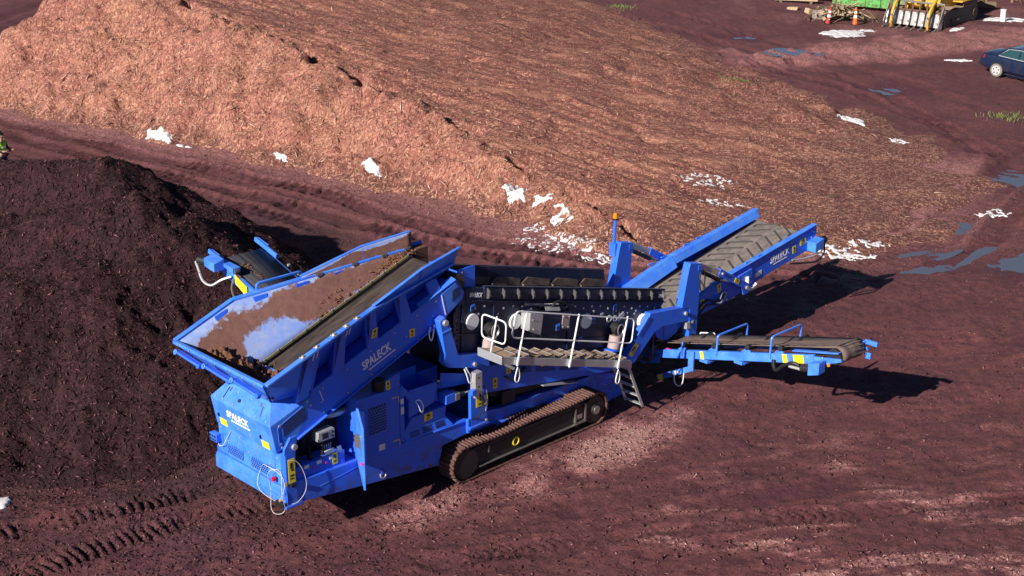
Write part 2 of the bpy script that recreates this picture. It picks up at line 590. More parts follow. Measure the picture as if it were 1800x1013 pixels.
def ground_fields(x, y):
    """height, wetness and chip cover of the open ground"""
    z = ground_low(x, y)
    far = np.clip((y - 20) / 60.0, 0, 1)
    z = z + (0.030 + 0.02 * far) * fbm(x / 1.3, y / 1.3, 9, 3) + 0.020 * fbm(x / 0.34, y / 0.34, 31, 3, 0.62)
    wet = 0.42 + 1.5 * fbm(x / 6.0 - 0.12 * y, y / 2.6, 41, 4)
    wet = np.clip(wet, 0, 1) * 0.7
    stain = 0.75 * sstep(3.5, -5.0, x - 0.35 * (y - 26)) * sstep(34, 29, y)            # mulch trodden into the ground before the dark heap
    ra, _ = polydist(x, y, [(-34, 66), (-20.8, 58.2), (-14.5, 53.4), (-7, 48.0), (-1.5, 43.6), (5, 40.5), (10, 39.5)])
    stain = np.maximum(stain, 0.85 * sstep(4.2, 1.2, np.abs(ra + .3)))
    stain = np.maximum(stain, 0.6 * sstep(54, 62, y) * sstep(2, 10, x))
    stain = np.maximum(stain, 0.9 * np.exp(-(((x + 30) / 7) ** 2 + ((y - 80) / 12) ** 2)))
    wet = np.clip(np.maximum(wet * .8, stain * (0.75 + 0.6 * fbm(x / 1.8, y / 1.8, 47, 3))), 0, 1)
    churn = np.zeros(x.shape)
    for pts, w, dep, lug, amp, chev, wv in RUTS:
        P = np.array(pts)
        m = (x > P[:, 0].min() - w - 1) & (x < P[:, 0].max() + w + 1) & (y > P[:, 1].min() - w - 1) & (y < P[:, 1].max() + w + 1)
        if not m.any():
            continue
        xs, ys = x[m], y[m]
        q, a = polydist(xs, ys, pts)
        q = q + 0.15 * fbm(xs / 2.4, ys / 2.4, 77, 3)
        aq = np.abs(q)
        mk = sstep(w / 2 + .10, w / 2 - .04, aq)
        wear = np.clip(0.55 + 1.3 * fbm(xs / 2.2, ys / 2.2, 57, 3), 0, 1)
        ph = (a + chev * aq * 0.9) / lug + 0.45 * fbm(xs / .7, ys / .7, 5, 2)
        saw = np.abs((ph % 1.0) - 0.5) * 2
        saw = sstep(0.25, 0.7, saw)
        dz = -dep * mk + dep * 0.5 * np.exp(-((aq - w / 2 - .12) / .12) ** 2) * wear + amp * mk * saw * wear
        z[m] += dz
        wet[m] = np.maximum(wet[m] * (1 - mk), 0) + np.clip(mk * wv * (0.6 + 0.5 * wear), 0, 1) * mk
        churn[m] = np.maximum(churn[m], mk)
    for px, py, rx, ry, rot, dip in PUDDLES:
        c, s = math.cos(R(rot)), math.sin(R(rot))
        u = ((x - px) * c + (y - py) * s) / rx
        v = (-(x - px) * s + (y - py) * c) / ry
        r2 = u * u + v * v
        k = np.exp(-r2 * 0.8)
        m = k > 0.02
        z = np.where(m, z * (1 - 0.7 * k) + 0.7 * k * ground_low(np.full(1, px), np.full(1, py))[0] - dip * k, z)
        wet = np.clip(wet + 0.8 * np.exp(-r2 * 0.35), 0, 1)
    # chip cover: fades out from the light heap, gravelly fines beside the crawler, pale scatter at lower right
    t1, _ = polydist(x, y, [(-34, 70), (-21.9, 62), (-14.8, 57.5), (-8.5, 53.2), (-2.9, 48.8), (.5, 45.3), (3.2, 43.2), (9.6, 43.2), (13.8, 45.6), (16, 50.2)])
    chip = (0.85 * sstep(-1.9, 0.2, t1) + 0.2 * sstep(-5, -1, t1)) * sstep(5, 2.5, t1)
    mx, my = w2m(x, y)
    n = fbm(x / 1.6, y / 1.6, 63, 4, 0.6)
    g1 = 1.25 * np.exp(-(((mx - 7.4) / 2.6) ** 2 + ((my + 2.45) / .72) ** 2) ** 1.3)
    g2 = np.exp(-(((mx - 3.2) / 1.5) ** 2 + ((my + 1.75) / .5) ** 2))
    chip = np.maximum(chip, np.clip((g1 + .7 * g2) * (0.95 + 1.3 * n), 0, 1.3))
    pale = np.clip(fbm(x / 3.0 - .2 * y, y / 1.0, 91, 4, 0.62) - 0.10, 0, 1) * 2.2 * sstep(-2, 5, x) * sstep(33, 24, y)
    bq, _ = polydist(x, y, [(10.5, 73.5), (14, 73.0), (18.5, 74.8), (23, 77.2), (30, 80.5)])
    berm = sstep(3.2, 1.0, np.abs(bq) + 1.2 * fbm(x / 2.2, y / 2.2, 111, 3)) * sstep(9.5, 12, x)
    z = z + 0.16 * berm * (1 + fbm(x / .9, y / .9, 117, 3))
    wet = wet * (1 - .85 * berm)
    back = np.clip(0.25 + 0.9 * fbm(x / 4.0, y / 6.0, 13, 4, 0.6), 0, 1) * sstep(70, 77, y) * sstep(8, 18, x)
    chip = np.clip(np.maximum(np.maximum(np.maximum(chip, pale), back * .45), berm * .9), 0, 1) * (1 - 0.55 * churn)
    dusty = np.clip((g1 + .8 * g2) * (0.75 + 1.5 * n) - .15, 0, 1) + np.clip(pale - .4, 0, .65)
    return z, np.clip(wet * (1 - .7 * np.clip(dusty, 0, 1)), 0, 1), chip + np.clip(dusty, 0, 1)       # above 1: pale dusty scatter

# ------------------------------------------------------------------ the heaps, as height fields
H1A = np.array([-21.9, 62.0]); H1D = np.array([0.80172, -0.59769]); H1N = np.array([0.59769, 0.80172])
FRONT = [(-36, 71.5), (-21.9, 62), (-14.8, 57.5), (-8.5, 53.2), (-2.9, 48.8), (.5, 45.3), (3.2, 43.2)]
BACK = [(0.5, 43.4), (3.2, 42.9), (9.6, 43.2), (13.8, 45.6), (16, 50.2), (17, 54), (16.6, 58.5), (14.3, 63.1), (12, 68.4), (9, 78), (5.6, 90.7), (3, 100)]

def heap_light(x, y):
    s = (x - H1A[0]) * H1D[0] + (y - H1A[1]) * H1D[1]
    t = (x - H1A[0]) * H1N[0] + (y - H1A[1]) * H1N[1]
    big = fbm(x / 3.5, y / 3.5, 201, 3)
    tf, _ = polydist(x, y, FRONT)
    tb, _ = polydist(x, y, BACK)
    tf = tf + 0.75 * big + 0.35 * fbm(x / 1.2, y / 1.2, 207, 3)
    hr = 0.1425 * (33 - s)
    hr = 0.17 + np.where(hr > 0, hr, 0) * 0.965
    hr = hr - 0.012 * np.clip(t - 6, 0, 40) + 0.10 * big
    # the edge of the ramp is a loose lip with a trough behind it
    tr = hr / 0.68
    lip = 0.42 * np.clip(0.35 + 1.7 * fbm(s / 1.6, t / 6.0, 215, 3), 0, 1.3)
    hr = hr + lip * np.exp(-((tf - tr - .1) / .5) ** 2) - 0.70 * np.exp(-((tf - tr - .80) / .34) ** 2) * np.clip(0.35 + 2.2 * fbm(s / 2.0, t / 8.0, 216, 2), 0, 1)
    h = smin(hr, 0.68 * tf, 0.30)
    h = smin(h, 1.5 * (s + 5.4) + 0.8 * big, 0.5)
    h = smin(h, 0.22 * tb + 0.25 * big, 0.25)
    top = sstep(0.3, 1.6, tf - tr)
    ripple = 0.07 * fbm(s / 5.0, t / 0.42, 221, 3, 0.6) + 0.10 * fbm(s / 9.0, t / 1.7, 227, 2)
    clump = 0.10 * fbm(x / .9, y / .9, 231, 4, 0.6)
    holes = -0.16 * sstep(0.42, 0.75, fbm(x / 1.1, y / 1.1, 239, 3))
    slope_rill = 0.20 * fbm(s / 2.6, tf / 2.6, 245, 2) + 0.12 * fbm(s / 0.8, tf / 3.0, 241, 3, 0.55) + 0.07 * fbm(s / .3, tf / .5, 243, 3, .6)
    act = sstep(0.0, 0.35, h)
    # hummocks dug over on the right hand part of the ramp
    dug = 0.22 * fbm(x / 2.1, y / 2.1, 251, 3) * sstep(12, 17, t) * sstep(14, 22, s)
    h = h + act * (top * (ripple + dug + 0.25 * clump + 0.7 * holes) + (1 - top) * (slope_rill + clump))
    return h, s, t, top

RIDGES = [((-12.2, 39.7, 3.8), (-21, 42.6, 3.0), .62), ((-9.6, 35.6, 4.2), (-13.5, 35.4, 3.25), .66), ((-13, 36.5, 3.1), (-20, 34.5, 2.9), .52), ((-11.0, 38.3, 4.3), (-14.6, 39.4, 3.45), .70), ((-10.2, 33.3, 3.2), (-15.5, 31.6, 2.6), .60)]
def heap_dark(x, y):
    h = None
    wx = x + 0.5 * fbm(x / 3.0, y / 3.0, 301, 3); wy = y + 0.5 * fbm(x / 3.0, y / 3.0, 311, 3)
    for a, b, sl in RIDGES:
        dx, dy, dz = b[0] - a[0], b[1] - a[1], b[2] - a[2]
        tt = np.clip(((wx - a[0]) * dx + (wy - a[1]) * dy) / (dx * dx + dy * dy), 0, 1)
        d = np.hypot(wx - a[0] - tt * dx, wy - a[1] - tt * dy)
        c = a[2] + tt * dz + 0.22 - sl * np.sqrt(d * d + 0.12)
        h = c if h is None else -smin(-h, -c, 0.18)
    act = sstep(-0.1, 0.5, h)
    h = h + act * (0.13 * fbm(x / 1.1, y / 1.1, 321, 4, 0.6) + 0.07 * fbm(x / .28, y / .28, 331, 3, 0.6) - 0.10 * sstep(.35, .7, fbm(x / .8, y / .8, 337, 3)))
    foot = np.where(h < 0, h * 0.5, h)
    return foot

def surface(x, y):
    x = np.atleast_1d(np.asarray(x, float)); y = np.atleast_1d(np.asarray(y, float))
    g, _, _ = ground_fields(x, y)
    lo = ground_low(x, y)
    h1 = heap_light(x, y)[0] + lo
    h2 = heap_dark(x, y) + lo
    return np.maximum(g, np.maximum(h1, h2))

def grid_mesh(name, X, Y, Z, keep=None):
    ny, nx = X.shape
    me = bpy.data.meshes.new(name)
    co = np.stack([X, Y, Z], -1).reshape(-1, 3).astype(np.float32)
    idx = np.arange(nx * ny).reshape(ny, nx)
    q = np.stack([idx[:-1, :-1], idx[:-1, 1:], idx[1:, 1:], idx[1:, :-1]], -1).reshape(-1, 4)
    if keep is not None:
        k = keep.reshape(-1)
        q = q[k[q].any(1)]
        used = np.unique(q)
        rm = np.full(nx * ny, -1); rm[used] = np.arange(len(used))
        co = co[used]; q = rm[q]
    else:
        used = np.arange(nx * ny)
    me.vertices.add(len(co)); me.vertices.foreach_set("co", co.ravel())
    me.loops.add(q.size); me.loops.foreach_set("vertex_index", q.ravel().astype(np.int32))
    me.polygons.add(len(q)); me.polygons.foreach_set("loop_start", np.arange(0, q.size, 4, dtype=np.int32))
    me.update(calc_edges=True)
    me.validate()
    me.shade_smooth()
    return me, used

def point_attr(me, name, vals):
    a = me.attributes.new(name, 'FLOAT', 'POINT')
    a.data.foreach_set("value", np.asarray(vals, np.float32))

def axis_steps(lo, hi, f0, f1, base, growth, far):
    """fine spacing between f0 and f1, widening outside"""
    mid = list(np.arange(f0, f1 + 1e-6, base))
    left, s, p = [], base, f0
    while p > lo:
        s = min(s * growth, far); p -= s; left.append(p)
    right, s, p = [], base, mid[-1]
    while p < hi:
        s = min(s * growth, far); p += s; right.append(p)
    return np.array(left[::-1] + mid + right)

# ground sheet: fine where the camera is near, wide cells out to the horizon
gx = axis_steps(-420, 420, -12.5, 14, 0.062, 1.022, 60)
gy = [18.0]
while gy[-1] < 100: gy.append(gy[-1] * (1.0024 if gy[-1] < 40 else 1.0020 if gy[-1] < 60 else 1.0036))
while gy[-1] < 900: gy.append(gy[-1] * 1.06)
fr, st = [], 0.1
p = 18.0
while p > -300:
    st *= 1.25; p -= st; fr.append(p)
gy = np.array(fr[::-1] + gy)
GX, GY = np.meshgrid(gx, gy)
GZ, GWET, GCHIP = ground_fields(GX, GY)
_h = np.maximum(heap_light(GX[::5, ::5], GY[::5, ::5])[0], heap_dark(GX[::5, ::5], GY[::5, ::5]))
_h = np.repeat(np.repeat(_h, 5, 0), 5, 1)[:GX.shape[0], :GX.shape[1]]
GROUND_AT = Lookup(gx, gy, GZ.copy()); CHIP_AT = Lookup(gx, gy, GCHIP); WET_AT = Lookup(gx, gy, GWET)
GZ = np.where(_h > 0.8, GZ - 0.35, GZ)
me, used = grid_mesh("ground", GX, GY, GZ)
_hd = Lookup(gx[::5], gy[::5], heap_dark(GX[::5, ::5], GY[::5, ::5]))(GX.ravel(), GY.ravel())[0].reshape(GX.shape)
GMUL = np.clip(sstep(-1.5, -0.15, _hd) * (0.75 + 0.9 * fbm(GX / 1.7, GY / 1.7, 83, 3)) - .05, 0, 1)
point_attr(me, "mulch", GMUL.ravel()[used])
point_attr(me, "wet", GWET.ravel()[used]); point_attr(me, "chip", GCHIP.ravel()[used])

t = NT("dirt")
wet, chip = t.attr("wet"), t.attr("chip")
n1 = t.noise(0.55, 6, 0.6); n2 = t.noise(3.0, 6, 0.68); n3 = t.noise(26.0, 4, 0.7)
sm = t.noise(1.0, 5, 0.62, vec=t.mapping((0.22, 1.3, 1), (0, 0, R(-24))))
sm2 = t.noise(1.0, 5, 0.65, vec=t.mapping((0.9, 4.5, 1), (0, 0, R(-32))))
n5 = t.noise(7.5, 5, 0.7); n6 = t.noise(60.0, 3, 0.7)
c = t.mix(t.ramp(n1, [(0.38, 0.0), (0.62, 1.0)]), (0.148, 0.042, 0.047), (0.101, 0.027, 0.040))
c = t.mix(t.ramp(sm, [(0.44, 0.0), (0.54, 0.95)]), c, (0.086, 0.025, 0.038))
c = t.mix(t.ramp(sm2, [(0.52, 0.0), (0.70, 0.7)]), c, (0.216, 0.069, 0.070))
c = t.mix(t.ramp(n2, [(0.45, 0.0), (0.64, 0.8)]), c, (0.204, 0.066, 0.058))
c = t.mix(t.ramp(n5, [(0.34, 0.8), (0.47, 0.0)]), c, (0.056, 0.017, 0.022))
c = t.mix(t.ramp(n3, [(0.35, 0.75), (0.50, 0.0)]), c, (0.036, 0.010, 0.016))
c = t.mix(t.ramp(n6, [(0.36, 0.6), (0.50, 0.0)]), c, (0.048, 0.015, 0.020))
c = t.mix(t.math('MULTIPLY', wet, 0.82, clamp=True), c, t.mix(t.ramp(n5, [(0.35, 0.0), (0.65, 1.0)]), (0.048, 0.015, 0.021), (0.088, 0.028, 0.034)))
c = t.mix(t.math('MULTIPLY', t.attr("mulch"), t.ramp(n5, [(0.3, 0.7), (0.6, 1.0)]), clamp=True), c, t.mix(t.ramp(n3, [(0.38, 0.0), (0.55, 1.0)]), (0.012, 0.006, 0.008), (0.050, 0.019, 0.024)))
v1 = t.voronoi(16.0, vec=t.mapping((1, 2.4, 1), (0, 0, 0.6)), out=1)
v2 = t.voronoi(22.0, vec=t.mapping((2.6, 1, 1), (0, 0, 0.2)), out=1)
sp = t.math('MAXIMUM', t.sep(v1)[0], t.sep(v2)[1])
spk = t.math('MULTIPLY', t.ramp(sp, [(0.62, 0.0), (0.85, 1.0)]), t.ramp(chip, [(0.05, 0.10), (0.8, 0.85)]))
cc = t.mix(t.sep(v1)[2], (0.370, 0.166, 0.156), (0.472, 0.234, 0.241))
c = t.mix(t.math('MULTIPLY', chip, t.ramp(n2, [(0.3, 0.25), (0.6, 0.8)])), c, (0.251, 0.096, 0.083))
c = t.mix(spk, c, cc)
pal = t.math('SUBTRACT', chip, 0.95, clamp=True)
c = t.mix(t.math('MULTIPLY', pal, t.ramp(t.noise(11.0, 5, 0.72), [(0.40, 0.0), (0.56, 0.9)])), c, (0.37, 0.225, 0.195))
t.base(c)
t.rough(t.math('SUBTRACT', 0.93, t.math('MULTIPLY', t.ramp(wet, [(0.45, 0.0), (1.0, 1.0)]), 0.33), clamp=True))
t.b.inputs["Specular IOR Level"].default_value = 0.35
hh = t.math('ADD', t.math('ADD', t.math('MULTIPLY', n3, 0.5), t.math('MULTIPLY', n5, 0.8)), t.math('ADD', t.math('MULTIPLY', n2, 0.5), t.math('MULTIPLY', spk, 0.3)))
t.bump(hh, 0.7, 0.05)
M["dirt"] = t.m
me.materials.append(M["dirt"])
ground = link(bpy.data.objects.new("ground", me))
tag(ground, "brown muddy yard ground churned by tracks and tyres", "ground", kind="structure")

# light heap
ss = axis_steps(-12, 60, -5, 42, 0.115, 1.04, 1.0)
tt = np.concatenate([np.arange(-2.0, 8.0, 0.085), np.array([8.0 * (1.0125 ** i) for i in range(0, 165)])])
S, T = np.meshgrid(ss, tt)
PX = H1A[0] + S * H1D[0] + T * H1N[0]; PY = H1A[1] + S * H1D[1] + T * H1N[1]
HZ, hs, ht, htop = heap_light(PX, PY)
keep = HZ > -0.25
me, used = grid_mesh("wood_chip_heap", PX, PY, np.maximum(HZ, -0.45) + ground_low(PX, PY), keep)
point_attr(me, "top", htop.ravel()[used])
point_attr(me, "along", (hs / 40.0).ravel()[used]); point_attr(me, "across", (ht / 40.0).ravel()[used]); point_attr(me, "thin", sstep(.75, .12, HZ + .25 * fbm(PX / 1.5, PY / 1.5, 261, 3)).ravel()[used])

t = NT("light_chips")
top, along = t.attr("top"), t.attr("along")
rot = R(-36.7)
n1 = t.noise(0.32, 5, 0.62); n2 = t.noise(2.4, 6, 0.68); n3 = t.noise(15.0, 5, 0.72)
st = t.noise(1.0, 5, 0.65, vec=t.mapping((0.16, 2.2, 1), (0, 0, -rot)))
st2 = t.noise(1.0, 4, 0.65, vec=t.mapping((0.35, 7.5, 1), (0, 0, -rot)))
va = t.voronoi(9.0, vec=t.mapping((1, 3.2, 1), (0, 0, 0.9)), out=1)
vb = t.voronoi(10.0, vec=t.mapping((3.2, 1, 1), (0, 0, 0.3)), out=1)
rill = t.noise(1.0, 4, 0.6, vec=t.mapping((1.6, 0.28, 1), (0, 0, -rot)))
n4 = t.noise(44.0, 3, 0.7)
front = t.mix(t.ramp(n1, [(0.38, 0.0), (0.60, 1.0)]), (0.419, 0.167, 0.133), (0.483, 0.230, 0.151))
front = t.mix(t.ramp(rill, [(0.45, 0.0), (0.68, 0.75)]), front, (0.328, 0.119, 0.097))
front = t.mix(t.ramp(t.noise(0.85, 5, 0.66), [(0.52, 0.0), (0.62, 0.75)]), front, (0.26, 0.095, 0.080))
front = t.mix(t.ramp(n2, [(0.45, 0.0), (0.66, 0.7)]), front, (0.301, 0.105, 0.087))
plat = t.mix(t.ramp(st, [(0.42, 0.0), (0.56, 1.0)]), (0.393, 0.155, 0.116), (0.205, 0.069, 0.067))
plat = t.mix(t.ramp(st2, [(0.48, 0.0), (0.62, 0.75)]), plat, (0.155, 0.054, 0.050))
plat = t.mix(t.ramp(along, [(0.35, 0.0), (0.95, 0.60)]), plat, (0.201, 0.071, 0.063))
acr = t.math('ADD', t.attr("across"), t.math('MULTIPLY', t.math('SUBTRACT', t.noise(0.16, 4, 0.6), 0.5), 0.34))
band = t.ramp(acr, [(0.10, 0.75), (0.19, 0.10), (0.30, 0.05), (0.42, 0.85), (0.62, 0.9), (0.80, 0.2)])
plat = t.mix(t.math('MULTIPLY', band, t.ramp(n2, [(0.35, 0.55), (0.6, 1.0)])), plat, (0.172, 0.059, 0.056))
plat = t.mix(t.ramp(t.noise(1.0, 4, 0.6, vec=t.mapping((0.07, 1.1, 1), (0, 0, -rot))), [(0.54, 0.0), (0.66, 0.8)]), plat, (0.47, 0.215, 0.150))
plat = t.mix(t.ramp(n2, [(0.48, 0.0), (0.66, 0.45)]), plat, (0.335, 0.128, 0.095))
c = t.mix(top, front, plat)
c = t.mix(t.math('MULTIPLY', t.attr("thin"), t.ramp(n2, [(0.38, 0.35), (0.56, 1.0)]), clamp=True), c, (0.135, 0.058, 0.054))
c = t.mix(t.ramp(n3, [(0.37, 0.75), (0.49, 0.0)]), c, (0.088, 0.029, 0.026))
c = t.mix(t.ramp(n4, [(0.34, 0.8), (0.48, 0.0)]), c, (0.140, 0.047, 0.037))
tone = t.math('MAXIMUM', t.sep(va)[0], t.sep(vb)[0])
c = t.mix(t.ramp(tone, [(0.78, 0.0), (0.97, 0.7)]), c, (0.651, 0.361, 0.251))
t.base(c); t.rough(0.92); t.b.inputs["Specular IOR Level"].default_value = 0.2
t.bump(t.math('ADD', t.math('ADD', t.math('MULTIPLY', n3, 0.5), t.math('MULTIPLY', n4, 0.35)), t.math('ADD', t.math('MULTIPLY', n2, 0.6), t.math('MULTIPLY', tone, 0.25))), 0.9, 0.08)
M["light_chips"] = t.m
me.materials.append(M["light_chips"])
heap1 = link(bpy.data.objects.new("wood_chip_heap", me))
tag(heap1, "large orange-brown heap of shredded wood chips with a tracked ramp behind the machine", "wood chip heap")

# dark heap
dx_ = np.arange(-24, -0.5, 0.075); dy_ = np.concatenate([np.arange(24.5, 38, 0.075), np.arange(38, 52, 0.13)])
DX, DY = np.meshgrid(dx_, dy_)
DZ = heap_dark(DX, DY)
keep = DZ > -0.10
me, used = grid_mesh("compost_heap", DX, DY, np.maximum(DZ, -0.4) + ground_low(DX, DY) - 0.02, keep)
t = NT("dark_chips")
n1 = t.noise(0.6, 5, 0.6); n2 = t.noise(3.2, 6, 0.68); n3 = t.noise(24.0, 4, 0.72)
va = t.voronoi(17.0, vec=t.mapping((1, 2.8, 1), (0, 0, 0.9)), out=1)
c = t.mix(t.ramp(n1, [(0.35, 0.0), (0.65, 1.0)]), (0.039, 0.015, 0.018), (0.058, 0.019, 0.024))
c = t.mix(t.ramp(n2, [(0.42, 0.0), (0.64, 0.9)]), c, (0.022, 0.008, 0.011))
c = t.mix(t.ramp(n3, [(0.38, 0.8), (0.50, 0.0)]), c, (0.008, 0.004, 0.007))
c = t.mix(t.ramp(t.sep(va)[0], [(0.86, 0.0), (0.99, 0.7)]), c, (0.115, 0.043, 0.047))
t.base(c); t.rough(0.9); t.b.inputs["Specular IOR Level"].default_value = 0.25
t.bump(t.math('ADD', t.math('MULTIPLY', n3, 0.8), n2), 0.9, 0.07)
M["dark_chips"] = t.m
me.materials.append(M["dark_chips"])
heap2 = link(bpy.data.objects.new("compost_heap", me))
tag(heap2, "dark brown-black heap of fine screened mulch left of the blue machine", "mulch heap")

# ------------------------------------------------------------------ loose chips (uncountable)
def chip_material(name, stops):
    t = NT(name)
    t.base(t.ramp(t.attr("tone"), stops)); t.rough(0.85); t.b.inputs["Specular IOR Level"].default_value = 0.25
    M[name] = t.m
chip_material("chip_light", [(0, (0.195, 0.076, 0.058)), (.45, (0.407, 0.178, 0.133)), (.8, (0.565, 0.306, 0.227)), (1, (0.708, 0.479, 0.373))])
chip_material("chip_dark", [(0, (0.028, 0.010, 0.013)), (.6, (0.076, 0.029, 0.031)), (.88, (0.168, 0.065, 0.068)), (1, (0.337, 0.148, 0.151))])
chip_material("chip_ground", [(0, (0.050, 0.022, 0.024)), (.5, (0.171, 0.071, 0.069)), (.8, (0.362, 0.181, 0.168)), (1, (0.563, 0.339, 0.335))])
rng = np.random.default_rng(5)

def chips(name, x, y, z, gxx, gyy, lo, hi, slim, mat, parent, tone):
    n = len(x)
    gxx = np.clip(gxx, -1.2, 1.2); gyy = np.clip(gyy, -1.2, 1.2)
    a = rng.uniform(0, 2 * np.pi, n); L = lo + (hi - lo) * rng.random(n) ** 2.2
    ca, sa = np.cos(a), np.sin(a)
    ax = np.stack([ca, sa, gxx * ca + gyy * sa + rng.normal(0, .28, n)], -1)
    ax /= np.linalg.norm(ax, axis=1)[:, None]
    nr = np.stack([-gxx, -gyy, np.ones(n)], -1) + rng.normal(0, .25, (n, 3))
    sd_ = np.cross(nr, ax); sd_ /= np.linalg.norm(sd_, axis=1)[:, None]
    nr = np.cross(ax, sd_)
    w = (L * slim * rng.uniform(.6, 1.4, n))[:, None]
    c = np.stack([x, y, z], -1) + nr * w * 0.3
    L = L[:, None]
    V = np.stack([c - ax * L / 2, c + ax * L / 2, c + sd_ * w / 2 + nr * w * .35, c - sd_ * w / 2 + nr * w * .25], 1).reshape(-1, 3)
    F = np.array([[0, 1, 2], [1, 0, 3], [0, 2, 3], [1, 3, 2]])
    F = (np.arange(n)[:, None, None] * 4 + F[None]).reshape(-1, 3)
    me = bpy.data.meshes.new(name)
    me.vertices.add(len(V)); me.vertices.foreach_set("co", V.astype(np.float32).ravel())
    me.loops.add(F.size); me.loops.foreach_set("vertex_index", F.ravel().astype(np.int32))
    me.polygons.add(len(F)); me.polygons.foreach_set("loop_start", np.arange(0, F.size, 3, dtype=np.int32))
    me.update(calc_edges=True)
    point_attr(me, "tone", np.repeat(tone, 4))
    me.materials.append(M[mat])
    o = link(bpy.data.objects.new(name, me), parent)
    o["kind"] = "stuff"
    return o

HEAP1_AT = Lookup(ss, tt, HZ); TOP1_AT = Lookup(ss, tt, htop)
N = 220000
s = rng.uniform(-6, 44, N); tq = np.where(rng.random(N) < .55, rng.uniform(-.6, 7.5, N), rng.uniform(3, 34, N))
x = H1A[0] + s * H1D[0] + tq * H1N[0]; y = H1A[1] + s * H1D[1] + tq * H1N[1]
h, hu, hv = HEAP1_AT(s, tq); tp = TOP1_AT(s, tq)[0]
k = (h > 0.02) & (y < 93) & (rng.random(N) < np.where(tp > .5, np.clip(0.75 - s / 70, 0, 1), 1))
x, y, h, tp, hu, hv = x[k], y[k], h[k], tp[k], hu[k], hv[k]
tone = np.clip(rng.random(len(x)) ** 1.3 * (1.0 - .25 * tp) + 0.16 * fbm(x / 2, y / 2, 8, 2), 0, 1)
lk = rng.random(len(x)) < .035                                 # a few long splinters among the chips
chips("long_splinters", x[lk], y[lk], (h + ground_low(x, y))[lk], (hu * H1D[0] + hv * H1N[0])[lk], (hu * H1D[1] + hv * H1N[1])[lk], .30, .75, .06, "chip_light", heap1, np.clip(tone[lk] + .25, 0, 1))
chips("loose_chips", x, y, h + ground_low(x, y) - .01 * tp, hu * H1D[0] + hv * H1N[0], hu * H1D[1] + hv * H1N[1], .035, .25, .12, "chip_light", heap1, tone)

DARK_AT = Lookup(dx_, dy_, DZ)
N = 130000
x = rng.uniform(-22, -2, N); y = rng.uniform(25, 44, N)
h, hu, hv = DARK_AT(x, y)
k = (h > -0.03)
x, y, h, hu, hv = x[k], y[k], h[k], hu[k], hv[k]
chips("loose_mulch", x, y, h + ground_low(x, y), hu, hv, .03, .20, .15, "chip_dark", heap2, np.clip(rng.random(len(x)) ** 1.9, 0, 1))

N = 420000
u = rng.random(N); y = 20.0 + 72.0 * u ** 1.7
x = (rng.random(N) * 2 - 1) * (y * 0.37 + 1.5)
c_ = CHIP_AT(x, y)[0]; w_ = WET_AT(x, y)[0]; g, hu, hv = GROUND_AT(x, y)
S_, T_ = (x - H1A[0]) * H1D[0] + (y - H1A[1]) * H1D[1], (x - H1A[0]) * H1N[0] + (y - H1A[1]) * H1N[1]
inheap = ((T_ > -1) & (HEAP1_AT(S_, T_)[0] > .05)) | ((x < -1) & (y < 51) & (DARK_AT(x, y)[0] > 0))
k = (~inheap) & (rng.random(N) < 0.14 + 0.8 * c_ - .10 * w_)
x, y, g, c_, hu, hv = [q[k][:120000] for q in (x, y, g, c_, hu, hv)]
chips("scattered_chips", x, y, g, hu, hv, .025, .17, .2, "chip_ground", ground, np.clip(rng.random(len(x)) ** 1.6 * .8 + .3 * c_, 0, 1))

N = 110000
u = rng.random(N); y = 21.0 + 50.0 * u ** 1.8
x = (rng.random(N) * 2 - 1) * (y * 0.37 + 1.5)
g, hu, hv = GROUND_AT(x, y); w_ = WET_AT(x, y)[0]
S_, T_ = (x - H1A[0]) * H1D[0] + (y - H1A[1]) * H1D[1], (x - H1A[0]) * H1N[0] + (y - H1A[1]) * H1N[1]
inheap = ((T_ > -1) & (HEAP1_AT(S_, T_)[0] > .05)) | ((x < -1) & (y < 51) & (DARK_AT(x, y)[0] > 0))
k = (~inheap) & (rng.random(N) < .12 + .75 * sstep(.05, .45, fbm(x / 1.5, y / 1.1, 401, 3)))
x, y, g, hu, hv = [q[k][:9000] for q in (x, y, g, hu, hv)]
chips("soil_clods", x, y, g - .006, hu, hv, .02, .10, .75, "chip_ground", ground, np.clip(rng.random(len(x)) ** 1.2 * .5, 0, 1))

N = 60000
x = rng.uniform(-14, 1, N); y = rng.uniform(23.5, 31.5, N)
g, hu, hv = GROUND_AT(x, y)
k = (DARK_AT(x, y)[0] < 0.05) & (rng.random(N) < WET_AT(x, y)[0] * .9 * sstep(2.0, -6.0, x - .3 * (y - 26)))
x, y, g, hu, hv = [q[k] for q in (x, y, g, hu, hv)]
chips("trodden_mulch", x, y, g, hu, hv, .03, .17, .18, "chip_dark", ground, np.clip(rng.random(len(x)) ** 1.5, 0, 1))

